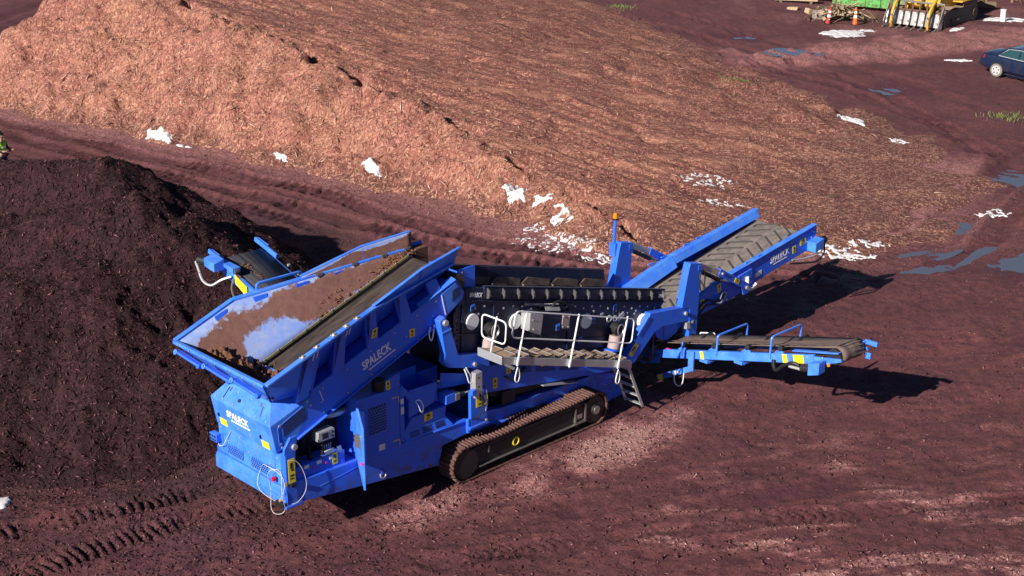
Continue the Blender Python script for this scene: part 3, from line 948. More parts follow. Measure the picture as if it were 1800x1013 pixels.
# ------------------------------------------------------------------ puddles
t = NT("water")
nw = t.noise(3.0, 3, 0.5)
t.base((0.095, 0.105, 0.145)); t.rough(0.07); t.b.inputs["IOR"].default_value = 1.33  # blue-grey base paints part of the sky reflection into the water
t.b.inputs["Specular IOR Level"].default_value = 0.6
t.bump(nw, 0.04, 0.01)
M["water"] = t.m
PUD_LABELS = ["widest blue puddle at the right edge of the yard", "long thin puddle just beyond the wide conveyor's shadow",
    "small puddle between the thin one and the wide one", "small puddle in the rut beside the chip heap's corner", "puddle lying in the rut at the right edge, nearest the ramp corner",
    "blue puddle on the far track left of the parked car", "small far puddle in the twin ruts below the parked car", "narrow far puddle in front of the snowy ground near the cones",
    "faint puddle on the open mud right of the narrow conveyor", "farthest small puddle near the top of the yard"]
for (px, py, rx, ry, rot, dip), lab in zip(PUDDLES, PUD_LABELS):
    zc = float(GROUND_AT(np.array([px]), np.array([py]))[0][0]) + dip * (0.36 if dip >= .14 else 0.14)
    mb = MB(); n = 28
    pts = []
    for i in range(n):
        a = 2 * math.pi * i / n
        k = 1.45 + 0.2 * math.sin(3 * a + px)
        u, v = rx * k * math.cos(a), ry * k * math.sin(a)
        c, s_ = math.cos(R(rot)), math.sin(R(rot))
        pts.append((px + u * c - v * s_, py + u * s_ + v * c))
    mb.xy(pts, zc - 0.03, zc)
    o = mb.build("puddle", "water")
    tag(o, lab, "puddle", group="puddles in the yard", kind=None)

# ------------------------------------------------------------------ snow
def snow(cx, cy, rx, ry, rot, lace, label, thick=0.05, seed=0, step=None):
    step = step or max(0.035, min(rx, ry) / 16)
    k = 1.35
    U, V = np.meshgrid(np.arange(-rx * k, rx * k, step), np.arange(-ry * k, ry * k, step))
    c, s_ = math.cos(R(rot)), math.sin(R(rot))
    X = cx + U * c - V * s_; Y = cy + U * s_ + V * c
    r2 = (U / rx) ** 2 + (V / ry) ** 2
    f = 0.75 * (1 - r2) + 0.55 * fbm(X / (0.5 * min(rx, ry) + .12), Y / (0.5 * min(rx, ry) + .12), 500 + seed, 4, .6)
    if lace > 0:
        net = 0.26 - 0.16 * min(lace, 1.0) - np.abs(fbm(X / .38, Y / .30, 540 + seed, 3, .5)) * min(1.0, lace + .15)
        f = np.minimum(f + .1, net * 3.0 + (0.25 if lace < .5 else 0.0))
    edge = np.minimum(np.minimum(U + rx * k, rx * k - U), np.minimum(V + ry * k, ry * k - V))
    f = np.where(edge < step * 1.5, -1, f)
    Z = surface(X.ravel(), Y.ravel()).reshape(X.shape)
    for _ in range(6):
        Q = np.pad(Z, 1, mode='edge')
        Z = np.maximum(Z, (Q[:-2, 1:-1] + Q[2:, 1:-1] + Q[1:-1, :-2] + Q[1:-1, 2:]) / 4)
    Z = Z + np.where(f > 0, 0.015 + thick * np.clip(f * 2.2, 0, 1) ** .7, -0.02)
    if not (f > 0).any():
        return None
    me, _ = grid_mesh("snow_patch", X, Y, Z, f > 0)
    me.materials.append(M["snow"])
    o = link(bpy.data.objects.new("snow_patch", me))
    return tag(o, label, "snow patch", group="patches of old snow")
# ================================================================== THE SCREENING MACHINE
# machine coordinates: x along the machine (hopper end = 0), y across (near side negative), z up
mac = empty("screening_machine", (float(MO[0]), float(MO[1]), 0.0), MH)
tag(mac, "big blue tracked screening machine with hopper, screen box, walkway and conveyors", "screening machine")
def P(name, mb, mat, parent=mac, bevel=0.008, **kw):
    return mb.build(name, mat, parent, bevel, **kw)
def lerp(a, b, t): return a + (b - a) * t

def sticker(parent, c, u, v, w, h, mark=True):
    """yellow warning label on a plate: centre c, axes u (width) and v (height)"""
    u, v = Vector(u).normalized(), Vector(v).normalized()
    n = u.cross(v)
    c = Vector(c)
    mb = MB().prism([c + u * a * w / 2 + v * b * h / 2 for a, b in ((-1, -1), (1, -1), (1, 1), (-1, 1))],
                    [c + u * a * w / 2 + v * b * h / 2 + n * 0.006 for a, b in ((-1, -1), (1, -1), (1, 1), (-1, 1))])
    s = P("warning_sticker", mb, "sticker", parent, 0)
    if mark:
        mb = MB()
        c2 = c + n * 0.006
        def q(a0, a1, b0, b1):
            mb.prism([c2 + u * a * w + v * b * h for a, b in ((a0, b0), (a1, b0), (a1, b1), (a0, b1))],
                     [c2 + u * a * w + v * b * h + n * 0.003 for a, b in ((a0, b0), (a1, b0), (a1, b1), (a0, b1))])
        q(-.22, .18, .10, .34); q(-.1, .28, .0, .07); q(-.3, .3, -.22, -.15); q(-.3, .2, -.34, -.28)
        o = P("pictogram", mb, "sticker_black", parent, 0)
    return s

def white_label(parent, c, u, v, w, h):
    u, v = Vector(u).normalized(), Vector(v).normalized(); n = u.cross(v); c = Vector(c)
    mb = MB().prism([c + u * a * w / 2 + v * b * h / 2 for a, b in ((-1, -1), (1, -1), (1, 1), (-1, 1))],
                    [c + u * a * w / 2 + v * b * h / 2 + n * 0.006 for a, b in ((-1, -1), (1, -1), (1, 1), (-1, 1))])
    return P("data_plate", mb, "label_white", parent, 0)

def bolts(parent, pts, n, r=0.018, mat="galv"):
    mb = MB(); n = Vector(n).normalized()
    for p in pts:
        p = Vector(p)
        mb.cyl(p, p + n * 0.016, r, 6)
    return P("bolts", mb, mat, parent, 0, kind="stuff")

XN, ZN, NEAR = (1, 0, 0), (0, 0, 1), (0, -1, 0)

# ---------------------------------------------------------------- crawler tracks
TR_R, TR_X0, TR_X1 = 0.40, 4.37, 8.33
shoe_mb = MB().box(-.088, .088, -.245, .245, -.035, -.012)
for gx_ in (-.048, .048):
    shoe_mb.prism([(gx_ - .018, -.245, -.012), (gx_ + .018, -.245, -.012), (gx_ + .012, .245, -.012), (gx_ - .012, .245, -.012)],
                  [(gx_ - .010, -.245, .022), (gx_ + .010, -.245, .022), (gx_ + .010, .245, .022), (gx_ - .010, .245, .022)])
shoe_me = shoe_mb.mesh("track_shoe"); shoe_me.materials.append(M["shoe"])
def track_path(d):
    straight = TR_X1 - TR_X0; half = math.pi * TR_R
    per = 2 * straight + 2 * half
    d = d % per
    sag = lambda u: -0.035 * math.sin(math.pi * u * 2) ** 2
    if d < straight:
        u = d / straight
        return TR_X0 + d, 2 * TR_R + sag(u), 0.0
    d -= straight
    if d < half:
        a = d / TR_R
        return TR_X1 + TR_R * math.sin(a), TR_R + TR_R * math.cos(a), a
    d -= half
    if d < straight:
        return TR_X1 - d, 0.0, math.pi
    d -= straight
    a = d / TR_R
    return TR_X0 - TR_R * math.sin(a), TR_R - TR_R * math.cos(a), math.pi + a
PER = 2 * (TR_X1 - TR_X0) + 2 * math.pi * TR_R
NSH = 54
for side in (-1, 1):
    yc = side * 1.245
    yo = side * 1.40                      # outer face of the roller frame
    tr = P("crawler_track", MB().xz([(4.35, .13), (8.32, .13), (8.45, .30), (8.40, .55), (8.1, .66), (4.6, .66), (4.32, .55), (4.25, .3)], min(side * 1.08, yo), max(side * 1.08, yo)), "dark_steel")
    for k in range(NSH):
        x, z, a = track_path(PER * k / NSH)
        o = bpy.data.objects.new("track_shoe", shoe_me)
        link(o, tr)
        o.location = (x, yc, z + 0.012 * 0)
        o.rotation_euler = (0, a, 0)
    mb = MB()
    mb.cyl((TR_X0, side * 1.02, TR_R), (TR_X0, side * 1.47, TR_R), .335, 28)
    P("idler_wheel", mb, "dark_steel", tr)
    mb = MB()
    mb.cyl((TR_X1, side * 1.02, TR_R), (TR_X1, side * 1.44, TR_R), .33, 28)
    mb.cyl((TR_X1, side * 1.44, TR_R), (TR_X1, side * 1.50, TR_R), .125, 20)
    P("sprocket", mb, "dark_steel", tr)
    P("hub_cover", MB().cyl((TR_X1, side * 1.50, TR_R), (TR_X1, side * 1.525, TR_R), .10, 18), "steel", tr)
    P("frame_ledge", MB().box(4.75, 8.05, min(side * 1.39, side * 1.47), max(side * 1.39, side * 1.47), .205, .225), "steel", tr)
    P("side_plate", MB().box(4.7, 8.0, min(side * 1.401, side * 1.412), max(side * 1.401, side * 1.412), .24, .56), "dark_steel", tr)
    ring = [(5.85 + .085 * math.cos(2 * math.pi * i / 20), side * 1.425, .43 + .085 * math.sin(2 * math.pi * i / 20)) for i in range(20)]
    P("towing_ring", MB().tube(ring, .022, 8, True), "sticker", tr, 0)
    mb = MB()
    mb.box(7.68, 7.72, min(side * 1.41, side * 1.46), max(side * 1.41, side * 1.46), .24, .60)
    mb.box(8.00, 8.04, min(side * 1.41, side * 1.46), max(side * 1.41, side * 1.46), .24, .64)
    mb.box(7.68, 8.04, min(side * 1.41, side * 1.46), max(side * 1.41, side * 1.46), .23, .26)
    P("step_frame", mb, "steel", tr, 0)
    mb = MB(); mb.box(7.78, 7.94, min(side * 1.412, side * 1.425), max(side * 1.412, side * 1.425), .31, .42)
    P("grease_hatch", mb, "galv", tr, 0)
    P("frame_bracket", MB().box(5.02, 5.05, min(side * 1.41, side * 1.45), max(side * 1.41, side * 1.45), .45, .6), "steel", tr, 0)
    mb = MB()
    for i in range(6):
        xx = 4.95 + i * .58
        mb.cyl((xx, side * 1.1, .10), (xx, side * 1.36, .10), .075, 12)
    P("rollers", mb, "dark_steel", tr, 0, kind="stuff")

# ---------------------------------------------------------------- chassis
body = [(0.04, .95), (3.84, .46), (3.95, .88), (4.66, .93), (4.66, 1.22), (2.84, 1.30), (.76, 1.36), (.04, 1.40)]
ch = P("chassis", MB().xz(body, -1.2, 1.2), "blue", bevel=0.015)
for s in (-1, 1):
    mb = MB()
    mb.xz([(4.6, .50), (8.9, .42), (8.9, .96), (4.6, 1.10)], min(s * .75, s * .975), max(s * .75, s * .975))
    P("frame_rail", mb, "blue", ch)
    P("rail_flange", MB().xz([(3.7, 1.262), (4.66, 1.224), (4.66, 1.25), (3.7, 1.288)], min(s * 1.02, s * 1.22), max(s * 1.02, s * 1.22)), "blue", ch)
    mb = MB().xz([(8.62, 1.02), (9.52, .80), (9.92, .16), (9.28, .14), (8.72, .45)], min(s * .90, s * .98), max(s * .90, s * .98))
    P("rear_side_plate", mb, "blue", ch)
    mb = MB()
    for (a, b) in (((8.9, .9), (9.05, .84)), ((8.95, .7), (9.25, .58)), ((9.05, .5), (9.4, .36)), ((9.2, .78), (9.4, .72))):
        mb.bar((a[0], s * .985, a[1]), (b[0], s * .985, b[1]), .012, .02)
    P("weld_bead", mb, "blue_sunlit", ch, 0)
P("axle_beam", MB().box(5.6, 6.0, -1.1, 1.1, .42, .8).box(7.2, 7.6, -1.1, 1.1, .42, .8), "blue", ch)
P("rear_cross_plate", MB().box(9.35, 9.45, -.9, .9, .2, .78), "blue", ch)
mb = MB().box(2.3, 2.36, -1.24, -1.2, .83, .92)
P("lifting_eye", MB().tube([(2.33 + .07 * math.cos(R(a)), -1.225, .80 + .07 * math.sin(R(a))) for a in range(150, 400, 25)], .017, 6), "galv", ch, 0)
P("lifting_lug", mb, "blue", ch)
P("seam_strip", MB().xz([(.8, 1.08), (1.75, 1.18), (3.4, 1.12), (3.4, 1.13), (1.75, 1.195), (.8, 1.095)], -1.206, -1.2), "blue_sunlit", ch, 0)
# hopper-end face
P("bumper", MB().yz([(-1.19, .95), (1.17, .95), (1.17, 1.20), (1.1, 1.32), (-1.12, 1.32), (-1.19, 1.20)], -.03, .06), "blue_sunlit", ch)
endp = P("end_panel", MB().box(.02, .10, -1.06, 1.06, 1.325, 1.98), "blue_sunlit", ch)
P("panel_border", MB().tube(rounded([(.015, -.85, 1.36), (.015, .92, 1.36), (.015, .92, 1.78), (.015, -.85, 1.78)], .06), .010, 5, True), "blue_sunlit", ch, 0)
for y0, y1 in ((.22, .76), (-.60, -.04)):
    gr = P("vent_grille", MB().box(.012, .020, y0, y1, 1.38, 1.57), "black", ch, 0)
    mb = MB()
    k = 0
    for j in range(5):
        z = 1.385 + j * .045
        for i in range(9):
            yy = y0 + (i + (.5 if j % 2 else 0)) * (y1 - y0) / 9
            mb.box(.006, .013, yy, min(yy + .018, y1), z, z + .042)
        mb.box(.006, .013, y0, y1, z - .006, z + .003)
    P("grille_mesh", mb, "blue_sunlit", ch, 0)
P("end_step", MB().box(-.06, -.03, -.95, -.35, 1.10, 1.12), "blue_sunlit", ch)
cp = P("corner_post", MB().box(.0, .24, -1.22, -1.06, .95, 2.02), "blue", ch)
P("post_cap", MB().xz([(-.02, 2.02), (.26, 2.02), (.30, 2.34), (.14, 2.34), (.0, 2.15)], -1.22, -1.16), "blue", ch)
P("pivot_bolt", MB().cyl((.21, -1.22, 2.14), (.21, -1.27, 2.14), .062, 14), "galv", ch)
sticker(ch, (.13, -1.222, 1.66), XN, ZN, .15, .50)
sticker(ch, (-.02, -1.221, 1.42), XN, ZN, .06, .07, False)
P("cable_socket", MB().box(.07, .19, -1.27, -1.22, 1.33, 1.40), "black", ch)
P("tail_light", MB().cyl((-.03, -.88, 1.43), (-.08, -.88, 1.43), .05, 12), "red_lens", ch, 0)
P("side_light", MB().cyl((.10, -1.05, 1.02), (-.06, -1.05, 1.02), .04, 10), "amber", ch, 0)
P("light_bracket", MB().box(-.10, .12, -1.20, -.95, .93, 1.02), "black", ch)
P("corner_shoe", MB().box(-.06, .34, -1.26, -1.02, .90, .955), "blue", ch)
def loop(cx, cz, rx, rz, y, seed):
    return [(cx + 0.05 * math.sin(3 * a + seed), y + rx * math.cos(a), cz + rz * math.sin(a)) for a in [2 * math.pi * i / 36 for i in range(36)]]
P("white_cable", MB().tube(loop(-.06, 1.30, .42, .38, -.78, 0), .007, 5, True), "cable_white", ch, 0)
P("white_cable", MB().tube(loop(-.08, 1.20, .26, .47, -.98, 2), .007, 5, True), "cable_white", ch, 0)
P("white_cable", MB().tube([(.05, -1.24, 1.9), (.22, -1.26, 1.85), (.36, -1.27, 1.6), (.42, -1.27, 1.3), (.36, -1.26, 1.1), (.2, -1.25, .98), (.05, -1.2, .96)], .007, 5), "cable_white", ch, 0)
mb = MB().box(-.10, .02, .98, 1.22, 1.55, 1.72)
lb = P("light_cluster", mb, "blue_sunlit", ch)
mb = MB()
for i in range(3):
    for j in range(2):
        mb.box(-.106, -.10, 1.0 + i * .075, 1.05 + i * .075, 1.57 + j * .075, 1.62 + j * .075)
P("light_cells", mb, "black", ch, 0)
P("light_arm", MB().bar((.02, .95, 1.62), (.08, .92, 1.95), .06, .06), "blue_sunlit", ch)
P("white_cable", MB().tube([(-.02, 1.05, 1.56), (-.06, .95, 1.5), (-.06, .8, 1.56), (-.02, .72, 1.72), (.0, .6, 1.9)], .009, 5), "cable_white", ch, 0)
bolts(ch, [(.02, y, z) for y in (-.95, -.3, .3, .95) for z in (1.88,)] + [(.015, y, 1.66) for y in (-.7, 0, .7)], (-1, 0, 0), .02)

# ---------------------------------------------------------------- engine bay and cabinet
bay = P("engine_bay", MB().box(.25, 1.72, -.55, -.45, 1.36, 2.30).box(.25, 1.72, -.55, 1.1, 1.36, 1.40).box(.2, .27, -1.05, 1.1, 1.4, 2.2), "black", bevel=0)
P("bay_roof", MB().xz([(.3, 2.12), (1.72, 2.66), (1.72, 2.60), (.3, 2.06)], -.98, .98), "dark_steel", bay)
P("valve_panel", MB().box(.31, 1.46, -1.13, -1.07, 1.34, 1.62), "blue", bay)
sticker(bay, (1.22, -1.132, 1.52), XN, ZN, .12, .24)
mb = MB().box(.34, 1.40, -1.05, -.75, 1.40, 1.60)
P("valve_block", mb, "blue", bay)
for i in range(3):
    x = .46 + i * .30
    mb = MB().cyl((x, -.95, 1.60), (x, -.95, 1.70), .055, 10); mb.cyl((x, -.95, 1.70), (x, -.95, 1.88), .022, 6)
    P("solenoid", mb, "black", bay, 0)
    white_label(bay, (x + .08, -1.132, 1.57), XN, ZN, .11, .07)
    P("button", MB().cyl((x - .06, -1.13, 1.50), (x - .06, -1.15, 1.50), .025, 8), "pink", bay, 0)
for i in range(5):
    P("control_lever", MB().cyl((1.06 + i * .05, -.92, 1.60), (1.07 + i * .05, -.95, 1.78), .010, 5), "galv", bay, 0)
white_label(bay, (1.15, -1.06, 1.66), XN, (0, .5, 1), .22, .09)
white_label(bay, (1.38, -1.07, 1.66), XN, (0, .5, 1), .10, .09)
cpn = P("control_box", MB().box(.86, 1.25, -1.12, -.92, 1.96, 2.16), "galv", bay)
P("control_screen", MB().box(.95, 1.10, -1.13, -1.12, 2.0, 2.12), "screen_glass", bay, 0)
P("control_knob", MB().cyl((1.19, -1.12, 2.10), (1.19, -1.15, 2.10), .028, 10).cyl((1.19, -1.12, 2.02), (1.19, -1.15, 2.02), .028, 10), "black", bay, 0)
P("exhaust_hose", MB().tube([(1.0, -.7, 2.36), (1.25, -.85, 2.34), (1.5, -.9, 2.33), (1.75, -.85, 2.33)], .075, 10), "steel", bay, 0)
mb = MB()
for i in range(7):
    x = .40 + i * .17
    mb.tube([(x, -.60, 1.62), (x + .05, -.64, 1.85), (x - .04 + .02 * i, -.60, 2.1), (x + .1, -.58, 2.25)], .018, 5)
P("hydraulic_hoses", mb, "black", bay, 0, kind="stuff")
P("engine_block", MB().box(.5, 1.6, -.45, .5, 1.4, 2.1).cyl((.8, -.46, 1.75), (.8, -.62, 1.75), .2, 18).cyl((1.3, -.46, 1.65), (1.3, -.58, 1.65), .13, 16), "dark_steel", bay)

cab = P("engine_cabinet", MB().xz([(1.74, 1.31), (2.84, 1.285), (2.84, 2.56), (1.74, 2.60)], -1.2, -.45), "blue", bevel=0.012)
P("cabinet_body", MB().box(1.74, 4.5, -.44, 1.18, 1.24, 2.3), "blue", cab)
P("cabinet_frame", MB().xz([(2.46, 2.565), (2.86, 2.555), (2.86, 2.86), (2.5, 2.80)], -1.19, -1.13), "blue", cab)
sticker(cab, (2.55, -1.192, 2.68), XN, ZN, .10, .19)
gp = P("side_vent", MB().xz([(2.03, 1.75), (2.47, 1.74), (2.48, 2.32), (2.04, 2.33)], -1.206, -1.2), "black", cab, 0)
mb = MB()
for j in range(10):
    z = 1.745 + j * .058
    mb.box(2.035, 2.475, -1.213, -1.206, z - .006, z + .006)
    for i in range(7):
        xx = 2.035 + (i + (.5 if j % 2 else 0)) * .44 / 6.5
        mb.box(xx - .007, xx + .007, -1.213, -1.206, z, z + .058)
P("vent_mesh", mb, "blue_sunlit", cab, 0)
for x0, z0 in ((2.55, 2.36), (2.55, 1.42)):
    P("hinge", MB().box(2.62, 2.80, -1.22, -1.2, z0, z0 + .025).box(2.78, 2.80, -1.22, -1.2, z0 - .12, z0 + .025), "galv", cab, 0)
P("latch", MB().cyl((1.86, -1.2, 1.82), (1.86, -1.225, 1.82), .045, 14), "galv", cab, 0)
white_label(cab, (2.34, -1.201, 1.40), XN, ZN, .15, .13)
P("cabinet_edge", MB().box(2.842, 2.95, -1.19, -1.15, 1.32, 2.48), "blue", cab)
white_label(cab, (2.90, -1.191, 2.22), XN, ZN, .075, .11); white_label(cab, (2.90, -1.191, 2.02), XN, ZN, .075, .16)
P("panel_gap", MB().box(2.815, 2.825, -1.203, -1.2, 1.33, 2.52), "black", cab, 0)
# open door, swung out past square
hx, hy = 1.70, -1.22
dxy = Vector((-.40, -.917)).normalized()
L = .44
a = Vector((hx, hy)); b = a + dxy * L
door = P("open_door", MB().prism([(a.x, a.y, 1.27), (b.x, b.y, .88), (b.x, b.y, 2.20), (a.x, a.y, 2.55)],
                                 [(a.x + .035, a.y - .024, 1.27), (b.x + .035, b.y - .024, .88), (b.x + .035, b.y - .024, 2.20), (a.x + .035, a.y - .024, 2.55)]), "blue_sunlit", cab)
m0 = a + dxy * .22
P("door_handle", MB().box(m0.x - .05, m0.x - .02, m0.y - .10, m0.y + .10, 1.72, 2.0), "steel", cab)
e0 = a + dxy * .40
P("door_latch", MB().box(e0.x - .03, e0.x + .0, e0.y - .04, e0.y + .04, 1.42, 1.47), "pink", cab, 0)
air = P("air_filter", MB().cyl((2.43, -1.05, 2.50), (2.43, -1.05, 2.80), .135, 20), "black")
P("filter_rib", MB().cyl((2.43, -1.05, 2.56), (2.43, -1.05, 2.58), .145, 20).cyl((2.43, -1.05, 2.64), (2.43, -1.05, 2.66), .145, 20).cyl((2.43, -1.05, 2.72), (2.43, -1.05, 2.74), .145, 20), "dark_steel", air, 0)
P("filter_stem", MB().cyl((2.40, -1.07, 2.34), (2.42, -1.05, 2.50), .045, 10), "galv", air)
P("filter_tag", MB().box(2.52, 2.57, -1.18, -1.16, 2.54, 2.58), "red_lens", air, 0)

# transfer chute right of the cabinet
chute = P("side_chute", MB().plate([(3.14, -1.10, 1.74), (3.82, -1.10, 1.90), (3.88, -1.12, 2.33), (3.14, -1.12, 2.36)], .02)
          .plate([(3.14, -1.11, 1.74), (3.14, -.45, 1.74), (3.14, -.45, 2.36), (3.14, -1.12, 2.36)], .02)
          .plate([(3.86, -1.11, 1.90), (3.86, -.45, 1.90), (3.88, -.45, 2.33), (3.88, -1.12, 2.33)], .02)
          .plate([(3.14, -.46, 1.74), (3.86, -.46, 1.9), (3.88, -.46, 2.5), (3.14, -.46, 2.5)], .02), "blue", bevel=0)
P("chute_skirt", MB().xz([(2.98, 1.50), (4.08, 1.50), (4.12, 1.73), (3.18, 1.74)], -1.14, -.5), "blue", chute)
vb_ = P("louvre_box", MB().prism([(2.97, -1.20, 1.29), (4.26, -1.20, 1.27), (4.1, -1.12, 1.50), (2.97, -1.12, 1.50)], [(2.97, -.6, 1.29), (4.26, -.6, 1.27), (4.1, -.6, 1.50), (2.97, -.6, 1.50)]), "blue", chute)
mb = MB()
for g in range(3):
    for j in range(4):
        x0 = 3.10 + g * .34; z = 1.34 + j * .032
        mb.bar((x0, -1.20 + .08 * (z - 1.29) / .21 - .004, z), (x0 + .26, -1.20 + .08 * (z - 1.29) / .21 - .004, z - .004), .012, .012)
P("louvres", mb, "black", chute, 0)
sticker(chute, (3.62, -1.142, 1.64), (1, 0, .05), ZN, .22, .15)
P("chute_brace", MB().bar((2.86, -1.17, 2.52), (3.22, -1.17, 2.12), .03, .12), "blue", chute)
P("safety_pin_cable", MB().tube([(3.24, -1.2, 2.12), (3.30, -1.22, 2.0), (3.36, -1.22, 1.86), (3.42, -1.2, 1.82), (3.44, -1.2, 1.95), (3.36, -1.2, 2.1), (3.26, -1.2, 2.13)], .011, 5), "white_print", chute, 0)
P("fold_plate", MB().plate([(4.05, -1.05, 2.45), (4.9, -1.1, 2.2), (4.95, -1.0, 1.95), (4.1, -.95, 2.05)], .02), "blue", chute)

# hydraulic motor and support leg
hm = P("hydraulic_motor", MB().box(4.05, 4.3, -1.22, -.95, 1.78, 1.98), "blue")
P("motor_body", MB().box(4.3, 4.42, -1.24, -1.0, 1.80, 1.96), "steel", hm)
P("motor_head", MB().cyl((4.42, -1.12, 1.87), (4.62, -1.12, 1.85), .07, 12), "black", hm)
P("hose_coupling", MB().cyl((4.60, -1.16, 1.88), (4.72, -1.18, 1.87), .022, 8).cyl((4.60, -1.08, 1.85), (4.72, -1.1, 1.83), .022, 8), "galv", hm, 0)
for k in range(2):
    P("hydraulic_hose", MB().tube([(4.70, -1.18, 1.87 - .03 * k), (4.85, -1.34, 1.84 - .04 * k), (4.93, -1.38, 1.65), (4.90, -1.38, 1.42), (4.80, -1.34, 1.30), (4.68, -1.28, 1.28)], .02, 6), "black", hm, 0)
leg = P("support_leg", MB().box(4.74, 4.94, -1.36, -1.2, 1.75, 2.32), "galv")
P("leg_bracket", MB().box(4.66, 5.12, -1.30, -1.22, 1.12, 1.88), "blue", leg)
P("leg_bracket", MB().box(4.62, 4.74, -1.40, -1.30, 1.86, 1.98), "blue", leg)
P("leg_foot", MB().box(4.60, 5.16, -1.34, -1.0, 1.06, 1.12), "blue", leg)
P("leg_gusset", MB().box(4.58, 4.64, -1.30, -1.22, 0.98, 1.30), "blue", leg)
sticker(leg, (4.96, -1.301, 1.62), XN, ZN, .30, .22)
P("leg_bolt", MB().cyl((5.06, -1.31, 1.17), (5.06, -1.36, 1.17), .03, 8), "galv", leg, 0)
P("leg_hole", MB().cyl((4.84, -1.355, 2.2), (4.84, -1.362, 2.2), .022, 8).cyl((4.84, -1.355, 2.0), (4.84, -1.362, 2.0), .022, 8), "black", leg, 0)
P("safety_chain", MB().tube([(5.06, -1.34, 1.86), (5.07, -1.36, 1.7), (5.07, -1.36, 1.52), (5.05, -1.34, 1.38)], .014, 5), "galv", leg, 0)
P("leg_pin", MB().bar((4.95, -1.33, 1.92), (5.0, -1.36, 1.58), .04, .04), "blue_sunlit", leg, 0)

# ---------------------------------------------------------------- hood under the hopper end
hood = P("hood", MB().xz([(-.04, 1.99), (-.15, 2.58), (.84, 2.90), (.50, 2.18), (.22, 2.05)], -1.0, 1.0), "blue_sunlit", bevel=0.012)
P("hood_roof", MB().add([(-.15, -1.0, 2.585), (-.15, 1.0, 2.585), (.10, .71, 2.93), (.10, -.71, 2.93), (.84, -1.0, 2.905), (.84, 1.0, 2.905), (.84, -.7, 3.1), (.84, .7, 3.1)],
      [(0, 1, 2, 3), (0, 3, 6, 4), (1, 5, 7, 2), (3, 2, 7, 6)]), "blue_sunlit", hood, 0)
mb = MB()
for j in range(10):
    f = j / 9
    z0 = 2.30 + f * .24
    mb.bar((.14, -1.002, z0), (.68, -1.002, z0 + .205), .008, .007)
P("side_louvres", mb, "dark_steel", hood, 0)
P("side_border", MB().tube(rounded([(.04, -1.004, 2.14), (.02, -1.004, 2.52), (.74, -1.004, 2.82), (.78, -1.004, 2.72)], .04, False), .007, 4), "blue_sunlit", hood, 0)
fx = lambda z: -.04 - .11 * (z - 1.99) / .59
text("lettering", "SPALECK", .20, (fx(2.30) - .006, .52, 2.30), (0, -1, 0), (-.18, 0, 1), "white_print", hood, width=.74)
P("lettering_underline", MB().bar((fx(2.24) - .006, .40, 2.24), (fx(2.24) - .006, -.24, 2.24), .008, .022), "white_print", hood, 0)
for y0 in (.71, -.70):
    s_ = sticker(hood, (fx(2.09) - .004, y0, 2.09), (0, -1, 0), (-.18, 0, 1), .24, .15, False)
    P("hood_handle", MB().bar((fx(2.20) - .01, y0 + .11, 2.20), (fx(2.27) - .01, y0 + .11, 2.27), .02, .05), "black", hood, 0)
def roofp(x, y): return (x, y, 2.585 + (x + .15) * .345 / .25 + .006)
for ya in (.62, -.62):
    P("roof_slot", MB().bar(roofp(-.10, ya), roofp(.04, ya * .92), .02, .012), "black", hood, 0)
    P("roof_slot", MB().bar(roofp(.0, ya * .84), roofp(.05, ya * .80), .02, .012), "black", hood, 0)
P("roof_cap", MB().cyl(roofp(-.05, .12), Vector(roofp(-.05, .12)) + Vector((-.02, 0, .015)), .035, 10), "dark_steel", hood, 0)
bolts(hood, [roofp(-.12, y) for y in (-.85, -.5, -.15, .25, .6, .85)] + [roofp(.03, y) for y in (-.6, -.2, .25, .6)], (-.8, 0, .6), .016)
bolts(hood, [(fx(2.1) - .0, .92, 2.45), (fx(2.1), .2, 2.12), (fx(2.1), -.2, 2.12)], (-1, 0, 0), .016)
bolts(hood, [(.06, -1.0, 2.54), (.08, -1.0, 2.16), (.72, -1.0, 2.84), (.10, -1.0, 2.08), (.80, -1.0, 2.74)], NEAR, .026)

# ---------------------------------------------------------------- feeder frame and hopper
zb = lambda x: 3.03 + .352 * (x - .82)                 # feeder belt plane
FB = [(.44, 2.14), (4.15, 3.56), (4.30, 3.62), (4.73, 3.88), (4.79, 4.03), (4.56, 4.35), (.84, 3.04), (.82, 2.93)]
feed = P("feeder_frame", MB().xz(FB, -1.0, -.93), "blue", bevel=0.01)
P("feeder_frame_far", MB().xz(FB, .93, 1.0), "blue", feed)
P("frame_lip", MB().xz([(.44, 2.14), (4.15, 3.56), (4.15, 3.59), (.44, 2.17)], -1.06, -1.0), "blue", feed)
P("frame_floor", MB().plate([(.5, -.93, 2.5), (.5, .93, 2.5), (4.5, .93, 3.92), (4.5, -.93, 3.92)], .03), "dark_steel", feed)
P("head_cover", MB().xz([(4.25, 3.66), (4.70, 3.92), (4.75, 4.02), (4.52, 4.30), (4.12, 4.14)], -1.03, -1.0), "blue_sunlit", feed)
mb = MB()
for j in range(7):
    mb.bar((4.42, -1.036, 3.92 + j * .036), (4.66, -1.036, 4.01 + j * .036), .01, .010)
P("head_louvres", mb, "dark_steel", feed, 0)
P("cover_seam", MB().bar((4.24, -1.032, 3.68), (4.14, -1.032, 4.12), .008, .02), "white_print", feed, 0)
P("cover_lid", MB().plate([(3.55, -1.03, 4.02), (4.54, -1.03, 4.36), (4.5, -.90, 4.42), (3.55, -.92, 4.05)], .012), "blue_sunlit", feed)
bx = (1, 0, .36)
text("lettering", "SPALECK", .25, (2.10, -1.002, 3.07), bx, (-.36, 0, 1), "white_print", feed, width=.76)
mb = MB()
for k in range(16):
    x0 = 2.24 + k * .043
    mb.bar((x0, -1.004, 3.045 + .36 * (x0 - 2.24)), (x0 + .034, -1.004, 3.045 + .36 * (x0 + .034 - 2.24)), .006, .026)
